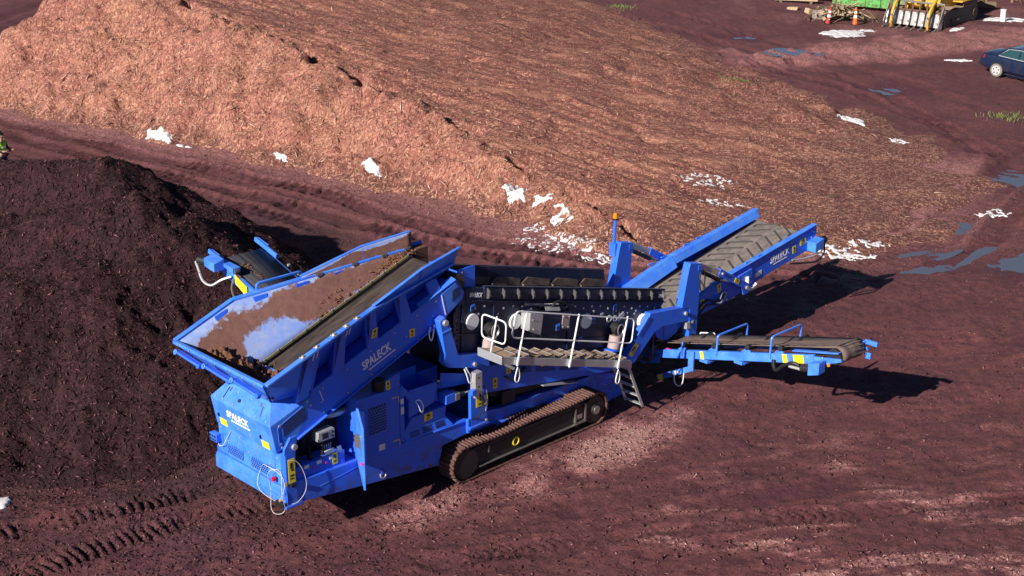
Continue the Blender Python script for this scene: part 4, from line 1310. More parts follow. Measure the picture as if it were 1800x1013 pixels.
P("lettering_tagline", mb, "white_print", feed, 0)
sticker(feed, (3.36, -1.002, 3.52), XN, ZN, .14, .17)
bolts(feed, [(x, -1.0, zb(x) - o_) for x in (1.1, 1.7, 2.3, 2.9, 3.5, 4.0) for o_ in (.12, .62)] + [(x, -1.0, zb(x) - .38) for x in (1.05, 3.2, 3.9)], NEAR, .018)
P("lynch_pin_cable", MB().tube([(3.82, -1.04, 3.52), (3.76, -1.06, 3.42), (3.78, -1.06, 3.28), (3.84, -1.05, 3.25), (3.90, -1.04, 3.42), (3.92, -1.03, 3.55)], .014, 5), "white_print", feed, 0)
P("grease_line", MB().tube([(1.02, -1.01, 2.98), (1.06, -1.012, 2.85), (1.10, -1.01, 2.75)], .008, 5), "white_print", feed, 0)
fbelt = P("feeder_belt", MB().plate([(.22, -.56, zb(.22)), (4.70, -.56, zb(4.70)), (4.70, .56, zb(4.70)), (.22, .56, zb(.22))], .03), "belt_feed", feed, 0)
P("head_drum", MB().cyl((4.70, -.9, zb(4.70) - .19), (4.70, .9, zb(4.70) - .19), .20, 24), "belt_feed", feed)

RIM = [(-.53, 3.70, 1.47), (.87, 4.19, 1.50), (2.25, 4.37, 1.13), (4.74, 4.58, .66)]
FOOT = [(.22, zb(.22) + .02, .60), (.95, zb(.95) + .02, .60), (2.25, zb(2.25) + .02, .58), (4.72, zb(4.72) + .02, .55)]
def uv_plate(name, rows, mat, parent, th=0.03, out=1):
    """plate made of bottom row / top row point lists, with a UV layout (u along, v up)"""
    lo, hi = rows
    n = len(lo)
    vs = [Vector(p) for p in lo] + [Vector(p) for p in hi]
    me = bpy.data.meshes.new(name)
    NU, NV = 10, 6
    V, F, UV = [], [], []
    tot = [0]
    for i in range(n - 1): tot.append(tot[-1] + (Vector(hi[i + 1]) - Vector(hi[i])).length)
    cols = []
    for i in range(n - 1):
        for k in range(NU if i < n - 2 else NU + 1):
            f = k / NU
            cols.append((Vector(lo[i]).lerp(Vector(lo[i + 1]), f), Vector(hi[i]).lerp(Vector(hi[i + 1]), f), (tot[i] + f * (tot[i + 1] - tot[i])) / tot[-1]))
    for (a_, b_, u) in cols:
        for j in range(NV + 1):
            V.append(a_.lerp(b_, j / NV)); UV.append((u, j / NV))
    m = NV + 1
    for c in range(len(cols) - 1):
        for j in range(NV):
            F.append((c * m + j, (c + 1) * m + j, (c + 1) * m + j + 1, c * m + j + 1))
    me.from_pydata(V, [], F)
    uvl = me.uv_layers.new(name="plate")
    for lp in me.loops:
        uvl.data[lp.index].uv = UV[lp.vertex_index]
    me.materials.append(M[mat])
    me.shade_smooth(); me.set_sharp_from_angle(angle=R(20))
    o = link(bpy.data.objects.new(name, me), parent)
    so = o.modifiers.new("thickness", 'SOLIDIFY'); so.thickness = th; so.offset = out
    return o
hop = P("hopper", MB().bar((-.55, -1.50, 3.70), (-.55, 1.50, 3.70), .09, .07), "blue_sunlit", bevel=0.012)   # end rim
for s in (-1, 1):
    side = [(x, s * w, z) for x, z, w in RIM]; ft = [(x, s * w, z) for x, z, w in FOOT]
    uv_plate("side_wall", (ft, side), "mud_far" if s > 0 else "blue", hop, .03, 1 if s < 0 else -1)
    # rim rail: flat capping strip on the wall's top edge
    mb = MB()
    rail = [Vector(p) for p in side]
    for a_, b_ in zip(rail[:-1], rail[1:]):
        mb.bar(a_ + Vector((0, s * .045, .01)), b_ + Vector((0, s * .045, .01)), .12, .05)
    P("rim_rail", mb, "blue_sunlit", hop)
uv_plate("end_wall", ([(.22, -.60, zb(.22) + .02), (.22, .60, zb(.22) + .02)], [(-.53, -1.47, 3.70), (-.53, 1.47, 3.70)]), "mud_near", hop, .03, 1)
# raised flap plates on the upper part of both walls
for s in (-1, 1):
    lo = [(2.30, s * 1.12, 4.385), (3.66, s * .885, 4.50), (4.80, s * .66, 4.60)]
    hi = [(2.26, s * 1.15, 4.44), (3.70, s * .945, 4.80), (4.86, s * .745, 4.92)]
    uv_plate("flap_plate", (lo, hi), "mud_flap" if s > 0 else "blue_sunlit", hop, .02, -s)
    mb = MB()
    for a_, b_ in zip(hi[:-1], hi[1:]):
        mb.bar(Vector(a_) + Vector((0, s * .03, 0)), Vector(b_) + Vector((0, s * .03, 0)), .075, .02)
    P("flap_rim", mb, "blue_sunlit", hop)
    mb = MB().bar((lo[1][0], lo[1][1] + s * .02, lo[1][2]), (hi[1][0], hi[1][1] + s * .02, hi[1][2]), .05, .03)
    P("flap_stiffener", mb, "blue", hop)
    for k in (.12, .42, .70, .94):
        i = 0 if k < .5 else 1
        f = k / .5 if i == 0 else (k - .5) / .5
        c = Vector(lo[i]).lerp(Vector(lo[i + 1]), f) + Vector((0, -s * .03, 0))
        P("flap_hinge", MB().box(c.x - .06, c.x + .06, c.y - .03, c.y + .03, c.z - .025, c.z + .03).cyl(c + Vector((-.09, 0, .02)), c + Vector((.09, 0, .02)), .02, 8), "steel" if s > 0 else "blue", hop, 0)
# yellow skirt strips along the belt
for s in (-1, 1):
    mb = MB().plate([(.40, s * .545, zb(.40) + .02), (4.66, s * .525, zb(4.66) + .02), (4.66, s * .535, zb(4.66) + .15), (.40, s * .56, zb(.40) + .14)], .012)
    sk = P("skirt_rubber", mb, "black", hop, 0)
    for k in range(6):
        x0 = .55 + k * .68
        P("skirt_clamp", MB().bar((x0, s * .532, zb(x0) + .13), (x0 + .66, s * .530, zb(x0 + .66) + .13), .012, .05), "skirt_yellow" if s > 0 else "galv", hop, 0)
    bolts(hop, [(x0, s * .53, zb(x0) + .17) for x0 in np.arange(.5, 4.6, .34)], (0, -s, 0), .016)
# outside ribs (pockets under the near and far rims)
def rim_at(x):
    for (x0, z0, w0), (x1, z1, w1) in zip(RIM[:-1], RIM[1:]):
        if x <= x1:
            f = (x - x0) / (x1 - x0)
            return z0 + f * (z1 - z0), w0 + f * (w1 - w0)
    return RIM[-1][1], RIM[-1][2]
for s in (-1, 1):
    for x0 in (.42, 1.28, 2.16, 3.02, 3.85):
        z1, w1 = rim_at(x0)
        z1b, w1b = rim_at(x0 + .24)
        wo = max(w1, 1.02); wob = max(w1b, 1.02)
        lo_z = zb(x0) - .02; lo_zb = zb(x0 + .26) - .02
        mb = MB()
        mb.plate([(x0 + .06, s * 1.0, lo_z), (x0 + .34, s * 1.0, lo_zb), (x0 + .22, s * (wob - .04 if wob > 1.1 else .93), z1b - .04), (x0 - .06, s * (wo - .04 if wo > 1.1 else .95), z1 - .04)], .03)
        mb.plate([(x0 + .06, s * 1.0, lo_z), (x0 - .06, s * (wo - .04 if wo > 1.1 else .95), z1 - .04), (x0, s * (w1 + .03), z1 - .06), (x0 + .1, s * .76, lo_z + .06)], .02)
        P("rib", mb, "blue", hop)
    P("pocket_floor", MB().plate([(.60, s * .62, zb(.6) - .02), (4.5, s * .58, zb(4.5) - .02), (4.5, s * .99, zb(4.5) - .05), (.60, s * .99, zb(.6) - .05)], .02), "blue", hop, 0)
sticker(hop, (2.28, -1.16, 3.86), (1, .05, .1), (.0, -.3, 1), .13, .22)
for x0 in (.30, .62, 1.05, 1.42, 1.75):
    z1, w1 = rim_at(x0)
    P("rim_bolt_plate", MB().box(x0 - .05, x0 + .05, -w1 - .10, -w1 + .0, z1 + .035, z1 + .05).cyl((x0, -w1 - .05, z1 + .05), (x0, -w1 - .05, z1 + .08), .03, 10), "galv", hop, 0)
for x0 in (.55, .64, 1.45, 1.54):
    z1, w1 = rim_at(x0)
    P("rim_hook", MB().bar((x0, -w1 - .06, z1 - .04), (x0 + .04, -w1 + .06, z1 - .22), .014, .02), "white_print", hop, 0)
# end outside: gusseted panel, hinge pins and folding struts
mb = MB().plate([(-.56, -1.48, 3.68), (-.56, 1.48, 3.68), (.08, .72, 2.94), (.08, -.72, 2.94)], .02)
P("end_outer_panel", mb, "blue_sunlit", hop, 0)
for s in (-1, 1):
    mb = MB().plate([(-.50, s * 1.48, 3.66), (.80, s * 1.46, 4.10), (.86, s * 1.0, 3.05), (.10, s * .74, 2.95)], .02)
    P("corner_gusset", mb, "blue", hop, 0)
for y0, y1, dz in ((1.28, .72, 0), (.30, -.30, 0), (-.62, -1.22, .0)):
    p0 = Vector((-.62, y0, 3.58)); p1 = Vector((-.48, y1, 3.40))
    P("folding_strut", MB().bar(p0, p1, .05, .13, (-1, 0, .2)), "blue", hop)
    P("strut_pin", MB().cyl(p0 + Vector((.0, 0, -.02)), p0 + Vector((-.07, 0, .01)), .055, 12).cyl(p0 + Vector((-.07, 0, .01)), p0 + Vector((-.09, 0, .015)), .03, 8), "blue_sunlit", hop)
    P("strut_pin", MB().cyl(p1 + Vector((.0, 0, .0)), p1 + Vector((-.08, 0, .02)), .05, 12), "blue", hop)
bolts(hop, [(-.60, y, 3.70) for y in (-1.3, -.9, -.5, 0, .5, .9, 1.3)], (-1, 0, 0), .018)
P("inspection_hole", MB().cyl((.12, .50, zb(.12) + .42), (.14, .49, zb(.12) + .43), .07, 14), "black", hop, 0)
# feed chute onto the screen
chu = P("feed_chute", MB().box(4.74, 5.22, -.86, -.83, 3.98, 4.48).box(4.74, 5.22, .83, .86, 3.98, 4.62).box(5.19, 5.22, -.83, .83, 3.95, 4.2), "blue", bevel=0.01)
P("chute_apron", MB().box(4.76, 5.2, -.885, -.862, 3.80, 3.97).box(4.76, 5.2, .862, .885, 3.8, 3.97), "black", chu, 0)
P("chute_lining", MB().box(4.85, 5.20, .60, .815, 4.05, 4.55), "rust", chu)
bolts(chu, [(4.85, -.862, 4.05), (5.12, -.862, 4.02), (4.85, -.862, 4.4)], NEAR, .018)

# soil left in the hopper (a thing of its own)
sx = np.linspace(-.50, 1.3, 90); sy = np.linspace(-1.25, 1.30, 110)
SX, SY = np.meshgrid(sx, sy)
endz = zb(.22) + (.22 - SX) * (3.70 - zb(.22)) / .75
sidez = zb(SX) + np.clip(np.abs(SY) - .58, 0, 2) * 1.22
shell = np.maximum(np.maximum(endz, zb(SX)), sidez)
fill = 3.04 + .36 * np.exp(-(((SX + .05) / .45) ** 2 + ((SY - .75) / .55) ** 2)) + .14 * np.exp(-((SX - .2) / .35) ** 2) - .02 * SX \
    + .16 * fbm(SX / .22, SY / .22, 700, 3, .6) + .08 * fbm(SX / .07, SY / .07, 710, 2, .6)
SZ = np.maximum(fill, shell - .1)
me, used = grid_mesh("soil", SX, SY, SZ, fill > shell + .0)
wm = np.array([[EL[0], EW[0]], [EL[1], EW[1]]])
plain("soil_mat", (0.20, 0.085, 0.045), rough=0.95, var=0.65, scale=6, bump=0.6)
me.materials.append(M["soil_mat"])
soil = link(bpy.data.objects.new("soil", me))
soil.location = (MO[0], MO[1], 0); soil.rotation_euler = (0, 0, MH)
tag(soil, "clods of orange-brown soil left in the end of the blue hopper", "soil", kind="stuff")

# spilled material lying on the feeder belt and the screen
def crumbs(name, parent, pts, lo, hi, mat, seed):
    rs = random.Random(seed)
    mb = MB()
    for p in pts:
        r = rs.uniform(lo, hi); q = Vector(p)
        a_ = rs.uniform(0, 6.28)
        e1 = Vector((math.cos(a_), math.sin(a_), rs.uniform(-.2, .2))) * r * rs.uniform(1, 2.2); e2 = Vector((-math.sin(a_), math.cos(a_), rs.uniform(-.2, .2))) * r; e3 = Vector((0, 0, r * .8))
        o_ = len(mb.v)
        mb.add([q + e1, q - e1, q + e2, q - e2, q + e3], [(0, 2, 4), (2, 1, 4), (1, 3, 4), (3, 0, 4), (0, 3, 1, 2)])
    return P(name, mb, mat, parent, 0, kind="stuff")
rs = random.Random(3)
crumbs("spilled_soil", feed, [(x, -.45 + rs.gauss(.1, .14), zb(x) + .02) for x in [rs.uniform(.4, 4.4) for _ in range(330)]], .012, .04, "tread", 4)
crumbs("stuck_soil", hop, [(x, y, zb(x) + (abs(y) - .58) * 1.25 + .06) for x, y in [(rs.gauss(4.2, .22), rs.uniform(.60, .72)) for _ in range(110)] + [(rs.uniform(2.2, 4.0), rs.uniform(.60, .80)) for _ in range(45)]], .015, .05, "soil_mat", 5)
# ---------------------------------------------------------------- screen box (tilted down towards the discharge)
SL = -.2645                                            # slope of the box
zt = lambda x: 4.03 + SL * (x - 5.18)                  # its top edge
SIDE = [(4.50, 2.62), (4.50, 3.58), (4.86, zt(4.86) - .02), (5.40, zt(5.40) - .02), (11.16, zt(11.16) - .02), (11.22, zt(11.2) - .30), (11.0, 1.92), (10.7, 1.22), (7.5, 1.9)]
box = P("screen_box", MB().xz(SIDE, -.97, -.93), "navy", bevel=0.008)
P("far_side_wall", MB().xz(SIDE, .93, .97), "navy", box)
P("back_wall", MB().plate([(4.52, -.93, 2.65), (4.52, .93, 2.65), (4.52, .93, 3.5), (4.52, -.93, 3.5)], .03), "navy", box)
P("lower_deck", MB().plate([(4.6, -.92, 2.75), (11.0, -.92, 1.25), (11.0, .92, 1.25), (4.6, .92, 2.75)], .04), "dark_steel", box, 0)
# top lip with clamp brackets
for s in (-1, 1):
    y0 = s * .98
    lipm = MB().prism([(5.34, s * .93, zt(5.34) + .02), (5.34, s * 1.02, zt(5.34) + .0), (5.34, s * 1.0, zt(5.34) - .25), (5.34, s * .97, zt(5.34) - .27)],
                      [(11.18, s * .93, zt(11.18) + .02), (11.18, s * 1.02, zt(11.18) + .0), (11.18, s * 1.0, zt(11.18) - .25), (11.18, s * .97, zt(11.18) - .27)])
    P("clamp_rail", lipm, "navy", box)
    P("rail_edge", MB().bar((5.34, s * 1.0, zt(5.34) + .025), (11.18, s * 1.0, zt(11.18) + .025), .07, .02), "navy", box, 0)
    P("rail_foot", MB().bar((5.0, s * 1.0, zt(5.0) - .30), (11.2, s * 1.0, zt(11.2) - .30), .05, .02), "navy", box, 0)
for i in range(14):
    x0 = 5.42 + i * .436
    mb = MB()
    mb.prism([(x0 - .012, -1.02, zt(x0) + .0), (x0 - .012, -1.10, zt(x0) - .06), (x0 - .012, -1.08, zt(x0) - .22), (x0 - .012, -1.0, zt(x0) - .25)],
             [(x0 + .012, -1.02, zt(x0) + .0), (x0 + .012, -1.10, zt(x0) - .06), (x0 + .012, -1.08, zt(x0) - .22), (x0 + .012, -1.0, zt(x0) - .25)])
    mb.cyl((x0 - .02, -1.06, zt(x0) - .17), (x0 + .05, -1.06, zt(x0) - .17), .022, 8)
    P("clamp_bracket", mb, "steel", box, 0)
P("name_plate", MB().xz([(4.84, zt(4.84) - .30), (5.33, zt(5.33) - .30), (5.33, zt(5.33) - .06), (4.84, zt(4.84) - .06)], -.985, -.97), "navy", box, 0)
text("lettering", "SPALECK", .13, (4.93, -.99, zt(4.93) - .22), (1, 0, SL), (-SL, 0, 1), "white_print", box, width=.37)
text("lettering", "SPALECK", .10, (10.92, -1.03, zt(10.92) - .18), (1, 0, SL), (-SL, 0, 1), "white_print", box, width=.26)
for i, (x0, z0) in enumerate(((5.0, 3.31), (6.25, 2.98), (8.47, 2.39), (10.42, 1.87))):
    P("porthole_cover", MB().cyl((x0, -.97, z0), (x0, -1.02 if i < 3 else -1.07, z0), .175, 28), "white_paint", box)
# side stiffeners
mb = MB()
for x0 in (4.72, 5.62, 7.9, 9.4, 10.85):
    mb.xz([(x0, zt(x0) - .40), (x0 + .05, zt(x0 + .05) - .40), (x0 + .05 - .05, 2.4 + SL * (x0 - 5.2)), (x0 - .05, 2.4 + SL * (x0 - 5.2))], -1.0, -.97)
mb.bar((4.52, -.985, 3.15), (5.6, -.985, 2.87), .03, .03)
mb.bar((6.0, -.985, 2.55), (10.9, -.985, 1.36), .03, .05)
P("side_stiffener", mb, "navy", box, 0)
pts = []
rs = random.Random(8)
for i in range(22):
    x0 = 5.1 + i * .275
    pts += [(x0, -.97, zt(x0) - .42 - (.05 if i % 3 == 0 else .0))]
    if i % 2 == 0: pts += [(x0 + .1, -.97, zt(x0 + .1) - .60)]
for x0 in (8.75, 9.0, 9.5, 9.9, 10.2): pts.append((x0, -.97, zt(x0) - .52 - .1 * rs.random()))
bolts(box, pts, NEAR, .026)
mb = MB()
for j in range(7):
    for k in range(2):
        mb.cyl((4.60 + k * .16, -.97, 2.75 + j * .12 + k * .04), (4.60 + k * .16, -.99, 2.75 + j * .12 + k * .04), .022, 6)
P("dark_bolts", mb, "dark_steel", box, 0, kind="stuff")
# drive in the middle of the side
P("drive_shelf", MB().plate([(6.42, -1.12, 3.32), (7.95, -1.12, 2.92), (8.05, -.97, 2.92), (6.55, -.97, 3.36)], .015), "navy", box, 0)
gb = P("drive_housing", MB().xz([(6.62, 3.16), (7.72, 2.86), (7.78, 2.42), (6.80, 2.60)], -1.22, -.97), "navy", box)
P("drive_guard", MB().xz([(6.42, 3.20), (6.82, 3.06), (6.74, 2.60), (6.40, 2.78)], -1.28, -1.0), "galv", box)
P("drive_flap", MB().plate([(6.95, -1.22, 3.10), (7.40, -1.22, 2.98), (7.55, -1.02, 3.06), (7.10, -1.02, 3.18)], .012), "galv", box, 0)
P("drive_arch", MB().tube([(7.25, -1.1, 3.06), (7.35, -1.12, 3.16), (7.5, -1.12, 3.14), (7.75, -1.1, 3.0)], .03, 6), "dark_steel", box, 0)
P("drive_plate", MB().xz([(7.48, 2.86), (7.70, 2.81), (7.66, 2.50), (7.44, 2.56)], -1.235, -1.22), "spring", box, 0)
bolts(box, [(7.50, -1.235, 2.82), (7.67, -1.235, 2.78), (7.47, -1.235, 2.59), (7.64, -1.235, 2.54), (6.5, -1.28, 3.02), (6.52, -1.28, 2.8)], NEAR, .018)
P("drive_hose", MB().tube([(6.7, -1.15, 2.72), (6.75, -1.2, 2.6), (6.95, -1.25, 2.5), (7.3, -1.25, 2.4)], .025, 6).tube([(6.62, -1.15, 2.62), (6.8, -1.2, 2.5), (7.2, -1.25, 2.36)], .02, 6), "black", box, 0)
for (x0, z0) in ((5.02, 3.62), (7.32, 2.62), (8.72, 2.33), (9.45, 2.47), (8.3, 1.98)):
    P("blue_decal", MB().box(x0 - .06, x0 + .06, -.995 if z0 != 2.62 else -1.24, -.985 if z0 != 2.62 else -1.22, z0 - .07, z0 + .07), "blue_sunlit", box, 0)
    P("decal_window", MB().box(x0 - .042, x0 + .042, -.999 if z0 != 2.62 else -1.244, -.995 if z0 != 2.62 else -1.24, z0 - .055, z0 + .02), "navy", box, 0)
for x0, z0, r_ in ((9.22, 2.25, .07), (9.42, 2.20, .06)):
    P("bracket_eye", MB().tube([(x0 + r_ * math.cos(a_), -1.02, z0 + r_ * math.sin(a_)) for a_ in [2 * math.pi * i / 14 for i in range(14)]], .022, 6, True), "galv", box, 0)
P("bracket_bar", MB().bar((9.52, -1.0, 2.12), (9.75, -1.0, 2.24), .03, .10), "galv", box, 0)
# spring mounts at both ends of the walkway
for x0, z0 in ((5.30, 2.62), (9.26, 1.55)):
    sp_ = P("spring_mount", MB().cyl((x0, -1.14, z0), (x0 + .06, -1.14, z0 + .30), .15, 18), "spring", box)
    P("spring_cap", MB().cyl((x0 + .10, -1.22, z0 + .42), (x0 + .14, -1.02, z0 + .45), .14, 18), "dark_steel", box)
    for k in range(3):
        cc = [(x0 + .12 + (.07 + .02 * k) * math.cos(a_), -1.23 - .01 * k, z0 + .44 + (.10 + .02 * k) * math.sin(a_)) for a_ in [2 * math.pi * i / 14 for i in range(14)]]
        P("cable_coil", MB().tube(cc, .008, 4, True), "galv", box, 0)
    P("spring_seat", MB().box(x0 - .2, x0 + .2, -1.28, -.98, z0 - .06, z0), "blue", box)
# screen deck seen from above: stepped flip-flow mats with slats
nm = 6
for i in range(nm):
    x0 = 5.25 + i * 0.98; x1 = x0 + .95
    za, zb_ = zt(x0) - .42, zt(x1) - .46
    P("screen_mat", MB().plate([(x0, -.91, za), (x1, -.91, zb_), (x1, .91, zb_), (x0, .91, za)], .02), "screen_mat", box, 0)
    for k in range(9):
        yy = -.80 + k * .20
        P("screen_slat", MB().bar((x0 + .05, yy, za + .035), (x0 + .55, yy + .05, lerp(za, zb_, .58) + .05), .05, .03), "screen_mat", box, 0)
    P("side_liner", MB().plate([(x0 + .06, .905, za + .02), (x1 + .06, .905, zb_ + .03), (x1 + .10, .905, zb_ + .20), (x0 + .30, .905, za + .14)], .025), "screen_mat", box)
    P("cross_beam", MB().bar((x1, -.92, zb_ + .03), (x1, .92, zb_ + .03), .05, .05), "dark_steel", box, 0)
P("discharge_lip", MB().plate([(11.0, -.92, zt(11.0) - .45), (11.35, -.92, zt(11.35) - .55), (11.35, .92, zt(11.35) - .55), (11.0, .92, zt(11.0) - .45)], .03), "dark_steel", box, 0)

# subframe below the screen
sub = P("subframe", MB().xz([(4.95, 2.32), (9.70, 1.12), (9.62, .86), (7.25, 1.25), (5.30, 1.60), (4.95, 1.72)], -1.02, -.86), "blue", bevel=0.01)
P("subframe_far", MB().xz([(4.95, 2.32), (9.70, 1.12), (9.62, .86), (7.25, 1.25), (5.30, 1.60), (4.95, 1.72)], .86, 1.02), "blue", sub)
P("collecting_chute", MB().xz([(4.8, 2.55), (10.9, 1.05), (10.6, .75), (6.0, 1.2), (4.9, 1.7)], -.84, .84), "dark_steel", sub)
mb = MB()
for g in range(3):
    for j in range(5):
        x0 = 6.1 + g * .75
        z0 = 2.02 - .2527 * (x0 - 5.0) + .24 - j * .035
        mb.bar((x0, -1.026, z0 - .0), (x0 + .6, -1.026, z0 - .1516), .012, .012)
P("subframe_louvres", mb, "dark_steel", sub, 0)
sticker(sub, (6.02, -1.022, 1.95), XN, ZN, .12, .22); sticker(sub, (5.62, -1.022, 1.74), XN, ZN, .12, .25)
P("sub_hose", MB().tube([(5.9, -1.04, 1.82), (6.05, -1.1, 1.72), (6.3, -1.1, 1.72), (6.5, -1.04, 1.86)], .022, 6), "black", sub, 0)
P("ignition_box", MB().box(7.0, 7.15, -1.06, -1.02, 1.72, 1.86), "white_paint", sub)
P("lower_brace", MB().bar((5.35, -.99, 1.12), (5.9, -.99, 1.02), .1, .12), "blue", sub)
P("cleat_plate", MB().plate([(7.0, -1.13, 1.28), (8.1, -1.13, 1.03), (8.1, -.97, 1.03), (7.0, -.97, 1.28)], .02), "galv", sub, 0)
P("pump_block", MB().box(5.9, 6.3, -.95, -.7, 1.1, 1.4), "dark_steel", sub)
for s in (-1, 1):
    a_ = s * 1.02; b_ = s * 1.20
    y0, y1 = min(a_, b_), max(a_, b_)
    # front support arm
    fa = P("front_support_arm", MB().xz([(3.93, 3.66), (4.08, 3.72), (4.20, 3.52), (4.42, 2.78), (5.30, 2.56), (5.30, 2.24), (4.14, 2.58), (4.02, 2.72), (4.06, 2.90)], y0, y1), "blue", bevel=0.012)
    P("arm_collar", MB().xz([(3.98, 3.36), (4.24, 3.40), (4.24, 3.44), (3.98, 3.40)], y0 - .01, y1 + .01), "blue_sunlit", fa)
    P("arm_pin", MB().cyl((4.06, s * 1.20, 3.60), (4.06, s * 1.26, 3.60), .065, 14), "galv", fa)
    P("arm_pin", MB().cyl((4.86, s * 1.20, 2.46), (4.86, s * 1.25, 2.46), .05, 12), "galv", fa)
    P("arm_pin_cable", MB().tube([(4.56, s * 1.22, 2.44), (4.60, s * 1.25, 2.30), (4.66, s * 1.25, 2.12), (4.72, s * 1.25, 2.10), (4.70, s * 1.24, 2.26), (4.60, s * 1.23, 2.46)], .013, 5), "white_print", fa, 0)
    # rear arm with tower
    ra = P("rear_support_arm", MB().xz([(9.52, 1.02), (10.02, 1.62), (10.40, 1.96), (10.46, 2.10), (11.62, 1.94), (11.95, 1.90), (11.95, 1.52), (10.92, 1.64), (10.62, 1.56), (9.92, .98)], y0, y1 - (0 if s < 0 else 0)), "blue", bevel=0.012)
    P("tower", MB().xz([(11.60, 1.92), (11.90, 1.86), (11.90, 1.10), (12.19, 1.05), (12.27, 2.62), (12.34, 2.66), (12.28, 2.90), (11.86, 3.0), (11.82, 2.9)], y0 - .012, y1 + .012), "blue", ra)
    P("tower_head", MB().bar((12.22, s * 1.0, 2.80), (12.22, s * 1.22, 2.80), .14, .14), "blue", ra)
    P("tower_bolt", MB().cyl((11.74, s * 1.20, 1.76), (11.74, s * 1.26, 1.76), .05, 12), "galv", ra)
    P("arm_edge", MB().bar((10.02, s * 1.21, 1.66), (10.40, s * 1.21, 2.02), .02, .05), "blue_sunlit", ra, 0)
    # folding link from the tower to the conveyor
    p0, p1, p2 = Vector((12.26, s * 1.12, 2.84)), Vector((13.15, s * 1.12, 2.42)), Vector((14.22, s * 1.12, 1.80))
    P("link_plate", MB().bar(p0, p1, .10, .15), "galv", ra)
    P("link_arm", MB().bar(p1 - (p2 - p1).normalized() * .12, p2, .12, .18), "blue", ra)
    P("link_cylinder", MB().cyl(p0 + Vector((.05, 0, -.16)), p1 + Vector((-.05, 0, -.16)), .055, 12), "black", ra)
    P("cylinder_rod", MB().cyl(p1 + Vector((-.05, 0, -.16)), p1 + Vector((.35, 0, -.30)), .028, 10), "galv", ra)
    P("link_bolt", MB().cyl(p0 + Vector((.05, s * .05, .0)), p0 + Vector((.05, s * .09, .0)), .035, 8).cyl(p1 + Vector((0, s * .05, 0)), p1 + Vector((0, s * .1, 0)), .035, 8).cyl(p2 + Vector((-.05, s * .05, 0)), p2 + Vector((-.05, s * .1, 0)), .05, 10), "galv", ra, 0)
    P("link_hose", MB().tube([p0 + Vector((.02, s * .08, -.1)), p0 + Vector((-.06, s * .12, -.35)), p0 + Vector((.0, s * .12, -.62)), p0 + Vector((.1, s * .12, -.62)), p0 + Vector((.16, s * .1, -.35)), p0 + Vector((.15, s * .08, -.2))], .016, 5), "black", ra, 0)
    if s < 0:
        sticker(ra, (9.90, -1.202, 1.34), (1, 0, 1), (-1, 0, 1), .34, .16)
        sticker(ra, (13.75, -1.182, 2.08), (1, 0, -.58), (.58, 0, 1), .20, .12)
        P("marker_light", MB().cyl((11.88, -1.12, 1.42), (11.80, -1.14, 1.42), .05, 10), "red_lens", ra, 0)
        P("light_holder", MB().box(11.78, 11.9, -1.24, -1.14, 1.34, 1.5), "galv", ra, 0)
        sticker(ra, (12.02, -1.214, 1.46), XN, ZN, .06, .07, False)
        P("guard_plate", MB().xz([(10.82, 1.66), (11.9, 1.52), (11.7, 1.22), (11.3, 1.10), (10.95, 1.30)], -1.0, -.97), "blue", ra)
    else:
        mast = P("beacon_mast", MB().cyl((11.82, 1.22, 2.92), (11.86, 1.22, 3.55), .04, 10), "blue", ra)
        P("beacon_bracket", MB().box(11.74, 11.92, 1.10, 1.30, 2.62, 2.96), "blue", ra)
        P("beacon_base", MB().cyl((11.86, 1.22, 3.55), (11.86, 1.22, 3.59), .075, 14), "black", ra)
        P("beacon_lens", MB().cyl((11.86, 1.22, 3.59), (11.86, 1.22, 3.70), .068, 14, .055).cyl((11.86, 1.22, 3.70), (11.86, 1.22, 3.725), .055, 14, .03), "amber", ra, 0)

# ---------------------------------------------------------------- walkway
wz = lambda x: 2.86 + (x - 4.88) * (1.60 - 2.86) / (8.88 - 4.88)
walk = P("walkway", MB().prism([(4.88, -2.02, wz(4.88)), (8.88, -2.02, wz(8.88)), (8.88, -2.02, wz(8.88) - .17), (4.88, -2.02, wz(4.88) - .17)],
                               [(4.88, -1.98, wz(4.88)), (8.88, -1.98, wz(8.88)), (8.88, -1.98, wz(8.88) - .17), (4.88, -1.98, wz(4.88) - .17)]), "galv", bevel=0.006)
P("inner_beam", MB().prism([(4.88, -1.34, wz(4.88)), (8.88, -1.34, wz(8.88)), (8.88, -1.34, wz(8.88) - .15), (4.88, -1.34, wz(4.88) - .15)],
                           [(4.88, -1.30, wz(4.88)), (8.88, -1.30, wz(8.88)), (8.88, -1.30, wz(8.88) - .15), (4.88, -1.30, wz(4.88) - .15)]), "galv", walk)
P("end_beam", MB().box(4.86, 4.90, -2.025, -1.30, wz(4.88) - .18, wz(4.88) + .005), "galv", walk)
P("end_plate", MB().box(8.86, 8.90, -2.025, -1.30, wz(8.88) - .18, wz(8.88) + .003), "galv", walk)
for i in range(10):
    x0 = 5.0 + i * .385
    z0 = wz(x0 + .17) + .015
    P("tread", MB().box(x0, x0 + .30, -1.97, -1.35, z0 - .03, z0 + .0), "tread", walk, 0.006)
    P("tread_nosing", MB().box(x0 + .30, x0 + .315, -1.97, -1.35, z0 - .05, z0 + .008), "galv", walk, 0)
P("deck_bracket", MB().bar((5.2, -1.3, wz(5.2) - .12), (5.2, -1.02, wz(5.2) - .5), .06, .06).bar((8.5, -1.3, wz(8.5) - .12), (8.5, -1.0, wz(8.5) - .45), .06, .06).bar((6.9, -1.3, wz(6.9) - .12), (6.9, -1.0, wz(6.9) - .45), .06, .06), "blue", walk)
up = Vector((.24, 0, .97)).normalized()
